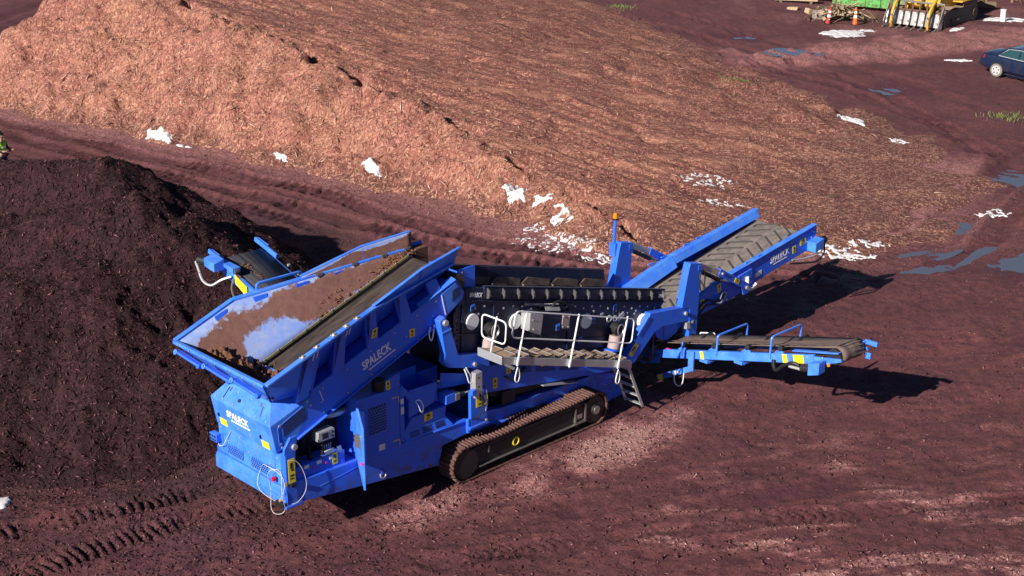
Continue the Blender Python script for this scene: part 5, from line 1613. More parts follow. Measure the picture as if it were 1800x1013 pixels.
for x0, ln in ((5.28, .98), (6.84, 1.0), (8.40, 1.02)):
    b_ = Vector((x0, -2.05, wz(x0) - .18))
    P("rail_post", MB().cyl(b_, b_ + up * (ln + .18), .021, 10), "white_paint", walk, 0)
    P("post_clamp", MB().cyl(b_ + up * .02, b_ + up * .14, .042, 10), "galv", walk, 0)
def railp(x, h):
    return Vector((x, -2.05, wz(x))) + up * h
P("hand_rail", MB().tube(rounded([railp(5.02, .98), railp(8.68, .98), railp(8.74, .42), railp(5.02, .42)], .12), .017, 8, True), "white_paint", walk, 0)
gate = [Vector((4.93, -1.38, 3.62)), Vector((4.93, -2.10, 3.62)), Vector((4.93, -2.06, 3.12)), Vector((4.93, -1.36, 3.10))]
P("end_gate", MB().tube(rounded(gate, .12), .017, 8, True), "white_paint", walk, 0)
P("gate_post", MB().cyl((4.93, -1.62, wz(4.93) - .05), (4.95, -1.80, 3.66), .017, 8), "white_paint", walk, 0)
for x0 in (5.28, 8.40):
    b_ = Vector((x0, -2.07, wz(x0) - .20))
    P("pin_cable", MB().tube([b_, b_ + Vector((-.06, -.01, -.12)), b_ + Vector((-.09, -.01, -.26)), b_ + Vector((-.02, -.01, -.33)), b_ + Vector((.04, -.01, -.22)), b_ + Vector((.03, 0, -.05))], .013, 5), "white_print", walk, 0)
P("stay_strut", MB().bar((4.95, -2.0, wz(4.95) - .16), (5.2, -2.04, wz(5.2) - .25), .03, .06), "galv", walk, 0)
# ladder
lad = P("ladder", MB().bar((8.86, -1.92, 1.52), (9.44, -1.92, .28), .03, .07, (1, 0, .4)).bar((8.86, -1.40, 1.52), (9.44, -1.40, .28), .03, .07, (1, 0, .4)), "galv", bevel=0.004)
for i in range(5):
    f = .14 + i * .205
    x0, z0 = lerp(8.86, 9.44, f), lerp(1.52, .28, f)
    P("rung", MB().bar((x0, -1.905, z0), (x0, -1.415, z0), .07, .03), "galv", lad, 0)

# ---------------------------------------------------------------- wide discharge conveyor
def zd(x): return 2.0 + .150 * (x - 12.2) if x < 13.7 else 2.225 + .1415 * (x - 13.7)
dc = P("discharge_conveyor", MB().xz([(11.2, 1.62), (13.7, 2.22), (17.28, 2.73), (17.32, 2.50), (16.95, 2.10), (15.2, 1.85), (13.7, 1.54), (12.3, 1.44), (11.2, 1.2)], -1.02, -.99), "blue", bevel=0.008)
P("side_board", MB().xz([(11.2, 1.62), (13.7, 2.22), (17.28, 2.73), (17.32, 2.50), (16.95, 2.10), (15.2, 1.85), (13.7, 1.54), (12.3, 1.44), (11.2, 1.2)], .95, .98), "blue", dc)
for s in (-1, 1):
    ya, yb = (-1.06, -.90) if s < 0 else (.86, 1.02)
    cap = MB().prism([(11.2, ya, 1.63), (13.7, ya, 2.23), (13.7, yb, 2.23), (11.2, yb, 1.63)], [(11.2, ya, 1.65), (13.7, ya, 2.25), (13.7, yb, 2.25), (11.2, yb, 1.65)])
    cap.prism([(13.72, ya, 2.235), (17.28, ya, 2.74), (17.28, yb, 2.74), (13.72, yb, 2.235)], [(13.72, ya, 2.255), (17.28, ya, 2.76), (17.28, yb, 2.76), (13.72, yb, 2.255)])
    P("board_cap", cap, "blue_sunlit", dc)
    yi = s * .90 if s < 0 else .86
    yo_ = s * .72
    # sloping skirts beside the belt: deeper over the loading end
    sk = MB().plate([(11.2, yi, 1.64), (13.7, yi, 2.24), (13.7, yo_ * .96, 1.98), (11.2, yo_ * .96, 1.36)], .015)
    P("loading_skirt", sk, "blue_sunlit", dc)
    sk = MB().plate([(13.72, yi, 2.245), (17.2, yi, 2.75), (17.2, yo_ * 1.05, 2.56), (13.72, yo_ * 1.05, 2.06)], .015)
    P("side_skirt", sk, "blue_sunlit", dc)
    P("skirt_rubber", MB().plate([(11.3, yo_ * .97, 1.40), (17.0, yo_ * 1.0, 2.52), (17.0, yo_ * .95, 2.46), (11.3, yo_ * .93, 1.32)], .02), "black", dc, 0)
    for x0 in (12.9, 13.4, 14.3, 14.8):
        P("skirt_hook", MB().box(x0, x0 + .22, s * 1.0 - .02, s * 1.0 + .02, zd(x0 + .11) + .03, zd(x0 + .11) + .06), "blue_sunlit", dc, 0)
dbelt = P("belt", MB().plate([(10.9, -.70, 1.26), (17.05, -.70, 2.50), (17.05, .70, 2.50), (10.9, .70, 1.26)], .025), "belt_disch", dc, 0)
P("belt_return", MB().plate([(11.0, -.70, .98), (16.95, -.70, 2.10), (16.95, .70, 2.10), (11.0, .70, .98)], .025), "belt_disch", dc, 0)
P("head_drum", MB().cyl((17.05, -.92, 2.30), (17.05, .92, 2.30), .205, 24), "belt_disch", dc)
zbd = lambda x: 1.26 + (2.50 - 1.26) / 6.15 * (x - 10.9) + .028
for i in range(15):
    x0 = 11.4 + i * .385
    for s in (-1, 1):
        mb = MB().bar((x0 + .34, s * .06, zbd(x0 + .34)), (x0, s * .56, zbd(x0)), .035, .035)
        P("cleat", mb, "cleat_rubber", dc, 0)
        mb = MB().bar((x0, s * .56, zbd(x0)), (x0 - .12, s * .56, zbd(x0 - .12)), .03, .03)
        P("cleat_end", mb, "cleat_rubber", dc, 0)
text("lettering", "SPALECK", .26, (15.34, -1.022, 2.10), (1, 0, .1415), (-.1415, 0, 1), "white_print", dc, width=.80)
P("lettering_underline", MB().bar((15.48, -1.023, 2.06), (16.05, -1.023, 2.135), .006, .02), "white_print", dc, 0)
for x0, z0, w_, h_ in ((12.62, 1.72, .13, .24), (13.25, 1.98, .12, .22), (16.35, 2.26, .14, .2), (16.72, 2.40, .26, .17)):
    sticker(dc, (x0, -1.021, z0), (1, 0, .14), (-.14, 0, 1), w_, h_)
P("fold_joint", MB().xz([(13.95, 2.12), (14.5, 2.20), (14.55, 1.60), (14.2, 1.56)], -1.08, -1.02), "blue", dc)
P("fold_handle", MB().tube([(14.28, -1.10, 2.04), (14.30, -1.12, 1.72), (14.55, -1.12, 1.74), (14.62, -1.12, 1.78)], .05, 8), "white_paint", dc, 0)
P("handle_label", MB().bar((14.72, -1.024, 1.94), (14.98, -1.024, 1.98), .006, .12), "label_white", dc, 0)
P("cable_loom", MB().tube([(12.35, -1.05, 1.52), (12.5, -1.07, 1.72), (12.8, -1.07, 1.78), (13.1, -1.07, 1.68), (13.35, -1.08, 1.76), (13.5, -1.08, 1.86)], .025, 6).tube([(12.4, -1.05, 1.45), (12.7, -1.07, 1.66), (13.15, -1.07, 1.60), (13.5, -1.08, 1.66)], .02, 6), "black", dc, 0)
P("loom_clips", MB().tube([(13.2, -1.1, 1.72), (13.3, -1.12, 1.86), (13.42, -1.12, 1.84), (13.40, -1.1, 1.70), (13.5, -1.1, 1.62)], .018, 5).tube([(13.05, -1.1, 1.66), (13.2, -1.12, 1.62), (13.35, -1.12, 1.68)], .018, 5), "galv", dc, 0)
bolts(dc, [(x0, -1.02, zd(x0) - .10) for x0 in (12.7, 13.3, 14.7, 15.2, 15.7, 16.2, 16.7, 17.1)] + [(16.9, -1.02, 2.35), (17.1, -1.02, 2.42), (17.2, -1.02, 2.56), (17.2, -1.02, 2.66)], NEAR, .022)
mot = P("drive_motor_box", MB().prism([(16.92, -1.30, 2.10), (17.28, -1.30, 2.16), (17.28, -1.30, 2.42), (16.92, -1.30, 2.36)], [(16.92, -1.02, 2.10), (17.28, -1.02, 2.16), (17.28, -1.02, 2.42), (16.92, -1.02, 2.36)]), "blue_sunlit", dc)
P("drive_motor", MB().cyl((17.28, -1.16, 2.30), (17.50, -1.16, 2.32), .10, 14), "black", dc)
P("motor_pipe", MB().tube([(17.40, -1.2, 2.2), (17.15, -1.28, 2.05), (16.6, -1.14, 1.98), (16.2, -1.08, 2.02)], .022, 6), "galv", dc, 0)
P("motor_hose", MB().tube([(17.45, -1.2, 2.22), (17.3, -1.3, 2.0), (17.0, -1.3, 1.86), (16.6, -1.2, 1.88), (16.1, -1.1, 1.95)], .025, 6), "black", dc, 0)
mb = MB()
for x0 in (12.2, 13.2, 14.2, 15.2, 16.2):
    mb.cyl((x0, -.98, zbd(x0) - .12), (x0, .95, zbd(x0) - .12), .05, 10)
P("idler_rollers", mb, "dark_steel", dc, 0)
P("cross_members", MB().box(12.6, 12.7, -.99, .95, 1.5, 1.6).box(14.4, 14.5, -.99, .95, 1.72, 1.85).box(16.0, 16.1, -.99, .95, 2.0, 2.1), "blue", dc)

# ---------------------------------------------------------------- narrow side conveyor (near side)
zf = lambda y: .62 + (-y - .55) * .2660                # underside line of the frame
FX0, FX1 = 11.12, 12.12
fc = P("side_conveyor", MB().prism([(FX0 - .05, -.45, zf(-.45)), (FX0 + .05, -.45, zf(-.45)), (FX0 + .05, -.45, zf(-.45) + .21), (FX0 - .05, -.45, zf(-.45) + .21)],
                                   [(FX0 - .05, -5.35, zf(-5.35)), (FX0 + .05, -5.35, zf(-5.35)), (FX0 + .05, -5.35, zf(-5.35) + .21), (FX0 - .05, -5.35, zf(-5.35) + .21)]), "blue_sunlit", bevel=0.01)
P("far_frame_beam", MB().prism([(FX1 - .05, -.45, zf(-.45)), (FX1 + .05, -.45, zf(-.45)), (FX1 + .05, -.45, zf(-.45) + .21), (FX1 - .05, -.45, zf(-.45) + .21)],
                               [(FX1 - .05, -5.35, zf(-5.35)), (FX1 + .05, -5.35, zf(-5.35)), (FX1 + .05, -5.35, zf(-5.35) + .21), (FX1 - .05, -5.35, zf(-5.35) + .21)]), "blue_sunlit", fc)
for fx_, s in ((FX0, -1), (FX1, 1)):
    o_ = s * .0
    P("head_bracket", MB().prism([(fx_ - .03, -4.85, zf(-4.85) + .20), (fx_ - .03, -6.02, zf(-6.02) + .12), (fx_ - .03, -6.06, zf(-6.06) + .05), (fx_ - .03, -5.3, zf(-5.3) - .05), (fx_ - .03, -4.85, zf(-4.85) + .05)],
                                 [(fx_ + .03, -4.85, zf(-4.85) + .20), (fx_ + .03, -6.02, zf(-6.02) + .12), (fx_ + .03, -6.06, zf(-6.06) + .05), (fx_ + .03, -5.3, zf(-5.3) - .05), (fx_ + .03, -4.85, zf(-4.85) + .05)]), "blue_sunlit", fc)
    P("top_strip", MB().prism([(fx_ - .06, -4.8, zf(-4.8) + .28), (fx_ + .06, -4.8, zf(-4.8) + .28), (fx_ + .06, -4.8, zf(-4.8) + .31), (fx_ - .06, -4.8, zf(-4.8) + .31)],
                              [(fx_ - .06, -5.98, zf(-5.98) + .24), (fx_ + .06, -5.98, zf(-5.98) + .24), (fx_ + .06, -5.98, zf(-5.98) + .27), (fx_ - .06, -5.98, zf(-5.98) + .27)]), "blue_sunlit", fc)
P("tension_tip", MB().box(FX1 + .0, FX1 + .06, -6.26, -5.95, zf(-6.1) + .16, zf(-6.1) + .26), "blue_sunlit", fc)
P("scraper_bracket", MB().box(FX1, FX1 + .05, -6.12, -5.98, zf(-6.05) - .16, zf(-6.05) - .02), "blue_sunlit", fc)
# troughed belt: three strips with the wrap over the head drum
zbf = lambda y: zf(y) + .36
def fbelt_row(y, lift=0.0):
    z = zbf(y) + lift
    return [(FX0 + .10, y, z + .0), (FX0 + .30, y, z - .055), (FX1 - .30, y, z - .055), (FX1 - .10, y, z + .0)]
rows = [fbelt_row(y) for y in (-.30, -1.5, -2.7, -3.9, -5.0)]
hc = Vector((0, -5.82, zbf(-5.82) - .20))
for a_ in range(15, -181, -15):
    t_ = max(0, (15 - a_) / 60)
    r_ = .20
    yy = hc.y - r_ * math.sin(R(15 - a_)) if True else 0
    zz = hc.z + r_ * math.cos(R(15 - a_))
    rows.append([(FX0 + .10, yy, zz), (FX0 + .30, yy, zz - max(0, .02 - .02 * t_)), (FX1 - .30, yy, zz - max(0, .02 - .02 * t_)), (FX1 - .10, yy, zz)])
for y in (-5.0, -3.0, -.4):
    z = zbf(y) - .42
    rows.append([(FX0 + .10, y, z), (FX0 + .30, y, z), (FX1 - .30, y, z), (FX1 - .10, y, z)])
mb = MB(); V = [p for r_ in rows for p in r_]
mb.add(V, [(i * 4 + k, i * 4 + k + 1, (i + 1) * 4 + k + 1, (i + 1) * 4 + k) for i in range(len(rows) - 1) for k in range(3)])
fb = mb.build("belt", "belt_fines", fc)
so = fb.modifiers.new("thickness", 'SOLIDIFY'); so.thickness = .016
P("head_drum", MB().cyl((FX0 + .02, hc.y, hc.z), (FX1 - .02, hc.y, hc.z), .18, 20), "dark_steel", fc)
for i in range(20):
    y = -.9 - i * .25
    z = zbf(y) - .035
    P("belt_rib", MB().bar((FX0 + .16, y + .1, z + .02), (FX0 + .42, y - .02, z - .005), .012, .012), "belt_fines", fc, 0)
for i in range(6):
    a_ = 15 - 25 * i
    yy = hc.y - .208 * math.sin(R(15 - a_)); zz = hc.z + .208 * math.cos(R(15 - a_))
    P("belt_rib", MB().bar((FX0 + .16, yy + .04, zz), (FX1 - .16, yy - .02, zz), .014, .014), "belt_fines", fc, 0)
for i, y in enumerate((-.7, -1.7, -2.6, -3.55, -4.45)):
    z = zf(y) + .27
    P("idler_roller", MB().cyl((FX0 - .03, y, z + .06), (FX0 + .30, y, z - .0), .065, 12), "black", fc)
    P("idler_roller", MB().cyl((FX1 + .03, y, z + .06), (FX1 - .30, y, z - .0), .065, 12), "black", fc)
    P("roller_bracket", MB().prism([(FX0 - .03, y - .16, z - .08), (FX0 - .03, y + .16, z - .08), (FX0 - .03, y + .04, z + .02), (FX0 - .03, y - .04, z + .02)], [(FX0 + .03, y - .16, z - .08), (FX0 + .03, y + .16, z - .08), (FX0 + .03, y + .04, z + .02), (FX0 + .03, y - .04, z + .02)]), "blue_sunlit", fc)
for y in (-2.72, -4.22):
    P("belt_hoop", MB().tube(rounded([(FX0 - .06, y, zf(y) + .10), (FX0 - .06, y - .02, zf(y) + .62), (FX1 + .06, y - .02, zf(y) + .62), (FX1 + .06, y, zf(y) + .10)], .08, False), .026, 6), "blue_sunlit", fc, 0)
P("short_hook", MB().bar((FX0 - .06, -1.71, zf(-1.71) + .08), (FX0 - .06, -1.72, zf(-1.71) + .44), .04, .03), "blue_sunlit", fc)
P("handle_bar", MB().tube(rounded([(FX1 + .1, -1.3, 1.05), (FX1 + .1, -1.32, 1.16), (FX1 + .1, -1.75, 1.27), (FX1 + .1, -1.78, 1.15)], .04, False), .018, 5), "white_paint", fc, 0)
for y, w_ in ((-2.30, .10), (-4.62, .13), (-4.98, .28)):
    sticker(fc, (FX0 - .052 if y > -4.9 else FX0 - .053, y, zf(y) + .105), (0, -1, .266), (0, .266, 1), w_, .19, False)
P("pink_mark", MB().box(FX0 - .03, FX0 + .03, -1.35, -1.18, zf(-1.26) + .212, zf(-1.26) + .222), "pink", fc, 0)
P("tail_bracket", MB().prism([(FX0 - .05, -.42, .42), (FX0 - .05, -1.0, .60), (FX0 - .05, -1.0, .82), (FX0 - .05, -.52, .90), (FX0 - .05, -.40, .70)], [(FX0 - .02, -.42, .42), (FX0 - .02, -1.0, .60), (FX0 - .02, -1.0, .82), (FX0 - .02, -.52, .90), (FX0 - .02, -.40, .70)]), "blue_sunlit", fc)
P("brace_post", MB().bar((FX0 - .09, -2.02, zf(-2.0) - .28), (FX0 - .09, -2.02, zf(-2.0) + .22), .05, .16, (0, 1, 0)), "blue_sunlit", fc)
br = P("brace", MB().bar((FX0 - .08, -1.02, .24), (FX0 - .08, -2.06, .80), .08, .13), "blue_sunlit", fc)
sticker(fc, (FX0 - .122, -1.12, .29), (0, -1, .53), (0, .53, 1), .16, .13, False)
white_label(fc, (FX0 - .122, -1.62, .57), (0, -1, .53), (0, .53, 1), .12, .07)
P("brace_cable", MB().tube([(FX0 - .12, -1.55, .50), (FX0 - .14, -1.58, .32), (FX0 - .14, -1.70, .25), (FX0 - .14, -1.82, .36), (FX0 - .12, -1.84, .62)], .012, 5), "white_print", fc, 0)
for y in (-2.35, -3.35):
    P("frame_foot", MB().box(FX0 - .06, FX0 + .06, y - .12, y + .12, zf(y) - .08, zf(y)), "blue_sunlit", fc)
    P("cross_stay", MB().bar((FX0, y - .1, zf(y) - .06), (FX1, y - .1, zf(y) - .06), .06, .05), "blue_sunlit", fc)
P("grey_chute", MB().plate([(FX1 + .08, -.45, .72), (FX1 + .08, -1.30, .94), (FX1 + .10, -1.36, 1.12), (FX1 + .10, -.50, .94)], .02), "steel", fc)
P("tail_chute", MB().box(11.0, 12.2, -.75, .6, .55, .62).plate([(10.95, -.75, .6), (12.25, -.75, .6), (12.3, -.9, 1.05), (10.9, -.9, 1.05)], .03), "rust", fc)
P("drive_box", MB().prism([(FX0 - .30, -5.40, zf(-5.4) - .20), (FX0 - .06, -5.40, zf(-5.4) - .20), (FX0 - .06, -5.40, zf(-5.4) + .08), (FX0 - .30, -5.40, zf(-5.4) + .08)], [(FX0 - .30, -5.68, zf(-5.68) - .18), (FX0 - .06, -5.68, zf(-5.68) - .18), (FX0 - .06, -5.68, zf(-5.68) + .10), (FX0 - .30, -5.68, zf(-5.68) + .10)]), "blue_sunlit", fc)
P("drive_motor", MB().cyl((FX0 - .18, -5.40, zf(-5.4) - .06), (FX0 - .18, -5.16, zf(-5.16) - .06), .09, 14), "dark_steel", fc)
P("motor_coupling", MB().cyl((FX0 - .20, -5.16, zf(-5.2) - .1), (FX0 - .20, -4.85, zf(-4.9) - .04), .035, 8), "galv", fc, 0)
P("motor_hose", MB().tube([(FX0 - .2, -5.1, zf(-5.1)), (FX0 - .24, -4.95, zf(-4.9) + .08), (FX0 - .22, -4.7, zf(-4.7) - .02), (FX0 - .2, -4.5, zf(-4.5) - .14), (FX0 - .14, -4.38, zf(-4.4) - .02), (FX0 - .1, -4.35, zf(-4.3) + .1)], .04, 8), "black", fc, 0)
P("drum_marker", MB().cyl((FX0 - .07, -5.78, zf(-5.78) + .0), (FX0 - .10, -5.78, zf(-5.78) + .0), .04, 8), "amber", fc, 0)
bolts(fc, [(FX0 - .05, y, zf(y) + .16) for y in (-1.6, -2.9, -3.8, -5.2, -5.6)], (-1, 0, 0), .02)

# ---------------------------------------------------------------- small side conveyor (far side)
ys = lambda z: z
zs = lambda y: 3.93 + (y - 2.0) * .305                  # belt plane
sc = P("far_side_conveyor", MB().prism([(1.74, 1.0, zs(1.0) - .22), (1.82, 1.0, zs(1.0) - .22), (1.82, 1.0, zs(1.0) + .03), (1.74, 1.0, zs(1.0) + .03)],
                                       [(1.74, 3.35, zs(3.35) - .20), (1.82, 3.35, zs(3.35) - .20), (1.82, 3.35, zs(3.35) + .03), (1.74, 3.35, zs(3.35) + .03)]), "blue_sunlit", bevel=0.008)
P("far_beam", MB().prism([(2.90, 1.0, zs(1.0) - .22), (2.96, 1.0, zs(1.0) - .22), (2.96, 1.0, zs(1.0) - .04), (2.90, 1.0, zs(1.0) - .04)],
                         [(2.90, 3.35, zs(3.35) - .20), (2.96, 3.35, zs(3.35) - .20), (2.96, 3.35, zs(3.35) - .04), (2.90, 3.35, zs(3.35) - .04)]), "blue_sunlit", sc)
rows = [[(1.87, y, zs(y)), (2.87, y, zs(y))] for y in (.9, 2.0, 3.3)]
for a_ in range(0, 200, 20):
    rows.append([(1.87, 3.40 + .12 * math.sin(R(a_)), zs(3.40) - .12 + .12 * math.cos(R(a_))), (2.87, 3.40 + .12 * math.sin(R(a_)), zs(3.40) - .12 + .12 * math.cos(R(a_)))])
rows += [[(1.87, y, zs(y) - .24), (2.87, y, zs(y) - .24)] for y in (3.2, 1.0)]
mb = MB(); mb.add([p for r_ in rows for p in r_], [(i * 2, i * 2 + 1, i * 2 + 3, i * 2 + 2) for i in range(len(rows) - 1)])
b_ = mb.build("belt", "belt_clean", sc)
so = b_.modifiers.new("thickness", 'SOLIDIFY'); so.thickness = .012
for x0 in (1.78, 2.96):
    P("head_arm", MB().bar((x0 - .02, 2.95, zs(2.95) + .05), (x0 - .02, 3.74, zs(3.74) + .02), .05, .10).bar((x0 + .05, 3.35, zs(3.35) + .05), (x0 + .05, 3.74, zs(3.74) + .02), .025, .06), "blue_sunlit", sc)
P("edge_strip", MB().prism([(1.66, 2.72, zs(2.72) + .08), (1.86, 2.72, zs(2.72) + .08), (1.86, 2.72, zs(2.72) + .20), (1.66, 2.72, zs(2.72) + .20)], [(1.66, 3.3, zs(3.3) + .04), (1.80, 3.3, zs(3.3) + .04), (1.80, 3.3, zs(3.3) + .09), (1.66, 3.3, zs(3.3) + .09)]), "blue_sunlit", sc)
P("rust_strip", MB().bar((2.97, 2.95, zs(2.95) + .04), (2.97, 3.30, zs(3.3) + .04), .05, .02).bar((1.78, 2.6, zs(2.6) + .04), (1.78, 3.1, zs(3.1) + .04), .04, .02), "rust", sc, 0)
P("drive_box", MB().prism([(1.42, 3.05, zs(3.1) - .02), (1.68, 3.05, zs(3.1) - .02), (1.68, 3.05, zs(3.1) + .22), (1.42, 3.05, zs(3.1) + .16)], [(1.42, 3.42, zs(3.4) - .06), (1.68, 3.42, zs(3.4) - .06), (1.68, 3.42, zs(3.4) + .18), (1.42, 3.42, zs(3.4) + .12)]), "blue_sunlit", sc)
P("drive_motor", MB().cyl((1.54, 3.42, zs(3.42) + .0), (1.46, 3.68, zs(3.62) - .06), .10, 14), "black", sc)
P("motor_coupling", MB().cyl((1.42, 3.74, zs(3.6) - .10), (1.36, 3.52, zs(3.4) - .22), .03, 8), "galv", sc, 0)
P("motor_hose", MB().tube([(1.38, 3.6, zs(3.5) - .18), (1.36, 3.42, zs(3.3) - .34), (1.42, 3.2, zs(3.1) - .34), (1.55, 3.0, zs(2.9) - .14), (1.70, 2.85, zs(2.85) - .05)], .028, 6), "galv", sc, 0)
P("loop_hose", MB().tube([(1.70, 2.78, zs(2.78) - .06), (1.66, 2.80, zs(2.7) - .28), (1.68, 2.70, zs(2.6) - .44), (1.72, 2.52, zs(2.5) - .46), (1.76, 2.34, zs(2.3) - .34), (1.78, 2.25, zs(2.2) - .22)], .022, 6), "steel", sc, 0)
yp = P("yellow_plate", MB().prism([(1.70, 2.72, zs(2.72) + .06), (1.70, 2.30, zs(2.30) + .02), (1.70, 2.30, zs(2.30) - .22), (1.70, 2.72, zs(2.72) - .12)], [(1.715, 2.72, zs(2.72) + .06), (1.715, 2.30, zs(2.30) + .02), (1.715, 2.30, zs(2.30) - .22), (1.715, 2.72, zs(2.72) - .12)]), "sticker", sc, 0)
P("roller_end", MB().cyl((1.70, 2.74, zs(2.74) + .12), (1.80, 2.74, zs(2.74) + .12), .06, 12).cyl((1.84, 2.05, zs(2.05) - .03), (1.90, 2.05, zs(2.05) - .03), .06, 12), "steel", sc, 0)
P("belt_bow", MB().tube(rounded([(1.80, 2.08, zs(2.08) - .05), (1.80, 2.08, zs(2.08) + .20), (2.94, 2.10, zs(2.1) + .18), (2.96, 2.10, zs(2.1) + .02)], .08, False), .035, 6), "blue_sunlit", sc, 0)
for y in (2.3, 2.65, 3.0):
    P("roller_bolt", MB().cyl((3.0, y, zs(y) + .0), (3.05, y, zs(y) + .0), .03, 8), "galv", sc, 0)
crumbs("belt_crumbs", sc, [(rs.uniform(2.1, 2.4), rs.uniform(2.3, 3.2), 0) for _ in range(0)] + [(2.16 + rs.gauss(0, .05), y, zs(y) + .012) for y in [rs.gauss(2.95, .12) for _ in range(28)]] + [(2.2 + rs.gauss(0, .03), y, zs(y) + .012) for y in [rs.gauss(2.55, .05) for _ in range(10)]], .01, .03, "rust", 9)
P("support_stay", MB().bar((2.3, 1.0, 2.2), (2.3, 1.9, zs(1.9) - .2), .08, .08), "blue", sc)
# ================================================================== SNOW
SNOW = [  # x, y, rx, ry, rot, lace, label
    (-13.9, 56.75, .80, .30, -36, 0.0, "bright snow patch at the foot of the light chip heap, farthest left"),
    (-12.75, 55.85, .42, .12, -30, 0.0, "small snow streak beside the bright patch at the left of the heap"),
    (-8.6, 53.4, .40, .14, -36, 0.3, "small snow patch at the heap's foot, second from the left"),
    (-5.0, 51.05, .48, .20, -40, 0.3, "small snow patch at the heap's foot, third from the left"),
    (.1, 47.45, .36, .60, 25, 0.0, "solid white snow patch at the low end of the heap's ridge"),
    (.98, 46.75, .36, .50, 30, 0.0, "solid white snow patch just right of the ridge's low end"),
    (1.6, 45.65, .30, .75, 25, 0.5, "ragged snow streak running down from the ridge's low end"),
    (.72, 45.35, .42, .35, 20, 0.9, "thin lacy snow just above the broad melting patch"),
    (1.3, 44.0, 1.45, .85, -20, 1.0, "broad lacy melting snow patch behind the blue screen box"),
    (2.7, 42.6, .9, .42, -25, 1.0, "lacy snow beside the far support arm with the beacon"),
    (6.8, 49.5, 1.05, .85, 15, 1.0, "lacy snow patch on the ramp behind the wide conveyor"),
    (7.0, 47.4, .8, .4, 0, 1.1, "faint snow streak below the lacy patch on the ramp"),
    (13.95, 59.3, .38, .75, 40, 0.3, "small snow patch on the ramp's right hand edge"),
    (15.1, 56.2, .35, .5, 35, 0.6, "tiny snow patch near the ramp's right hand corner"),
    (17.9, 79.9, 1.2, 1.6, -35, 0.35, "wide white snow patch in front of the traffic cones"),
    (10.1, 42.9, 1.05, .55, -8, 0.5, "melting snow patch beyond the head of the wide conveyor"),
    (11.1, 43.7, .8, .28, 10, 0.6, "narrow snow streak above the patch at the wide conveyor's head"),
    (16.1, 47.3, .65, .5, 15, 0.8, "streaky snow in the muddy rut at the right edge"),
    (22.0, 72.3, .7, .32, -10, 0.2, "thin snow strip behind the dark blue car"),
    (-10.45, 26.9, .22, .30, 10, 0.1, "snow scrap at the left edge in front of the dark heap"),
    (28.2, 85.0, 1.3, 1.0, 0, 0.2, "snow around the short white post"),
    (24.4, 81.2, .8, .3, 48, 0.3, "snow strip beside the yellow loader's track"),
    (19.4, 81.0, .6, .6, 0, 0.6, "small snow patch between the cones and the loader's rake"),
]
for i, (cx, cy, rx, ry, rot, lace, lab) in enumerate(SNOW):
    snow(cx, cy, rx * .86, ry * .74, rot, max(lace, .3), lab, thick=.03 if lace < .5 else .015, seed=i, step=max(.028, min(rx, ry) / 20))

# ================================================================== FAR YARD
def gz(x, y): return float(surface([x], [y])[0])

# ---- dark blue saloon car (x forward, y left)
CAR_AZ = R(-48); CA, SA = math.cos(CAR_AZ), math.sin(CAR_AZ)
wx, wy = 22.91, 69.13
cx, cy = wx - (-1.37 * CA - (-.78) * SA), wy - (-1.37 * SA + (-.78) * CA)
car = empty("parked_car", (cx, cy, gz(wx, wy) - .0 - 1.37 * .061 + .02))
car.rotation_euler = (0, R(3.5), CAR_AZ)
tag(car, "dark blue saloon car cut off by the right edge of the yard", "car")
def section(x, hw, z0, z1, zb_, tuck=.9):
    """one cross section ring of the body shell"""
    return [(x, -hw * .88, z0), (x, -hw, z0 + .12), (x, -hw * 1.0, zb_ - .16), (x, -hw * .97, zb_), (x, -hw * tuck, z1), (x, 0, z1 + .02), (x, hw * tuck, z1), (x, hw * .97, zb_), (x, hw, zb_ - .16), (x, hw, z0 + .12), (x, hw * .88, z0)]
secs = [section(-2.40, .74, .42, .80, .74, .9), section(-2.33, .84, .30, .99, .90), section(-2.0, .90, .24, 1.03, .93), section(-1.5, .91, .22, 1.02, .93), section(-.9, .915, .22, .98, .93),
        section(.3, .92, .22, .96, .92), section(.95, .915, .22, .96, .90), section(1.7, .90, .22, .90, .83), section(2.2, .86, .25, .80, .74), section(2.42, .70, .35, .66, .58)]
mb = MB(); n = 11
V = [p for s_ in secs for p in s_]
F = [(i * n + k, i * n + (k + 1) % n, (i + 1) * n + (k + 1) % n, (i + 1) * n + k) for i in range(len(secs) - 1) for k in range(n)]
F += [tuple(range(n)), tuple((len(secs) - 1) * n + k for k in range(n))[::-1]]
mb.add(V, F)
b_ = mb.build("body", "car_paint", car)
b_.data.shade_smooth()
sub_ = b_.modifiers.new("subdivision", 'SUBSURF'); sub_.levels = 2; sub_.render_levels = 2
mb = MB()
lo = [(-1.75, .76, 1.0), (-1.0, .80, .97), (.4, .80, .95), (1.15, .74, .95)]
hi = [(-1.05, .60, 1.40), (-.6, .63, 1.455), (.1, .64, 1.46), (.45, .60, 1.42)]
V = [(x, -w, z) for x, w, z in lo] + [(x, w, z) for x, w, z in lo] + [(x, -w, z) for x, w, z in hi] + [(x, w, z) for x, w, z in hi]
F = []
for i in range(3):
    F += [(i, i + 1, 8 + i + 1, 8 + i), (4 + i + 1, 4 + i, 12 + i, 12 + i + 1), (8 + i, 8 + i + 1, 12 + i + 1, 12 + i)]
F += [(0, 8, 12, 4), (3, 7, 15, 11)]
mb.add(V, F)
P("cabin", mb, "car_paint", car, .03)
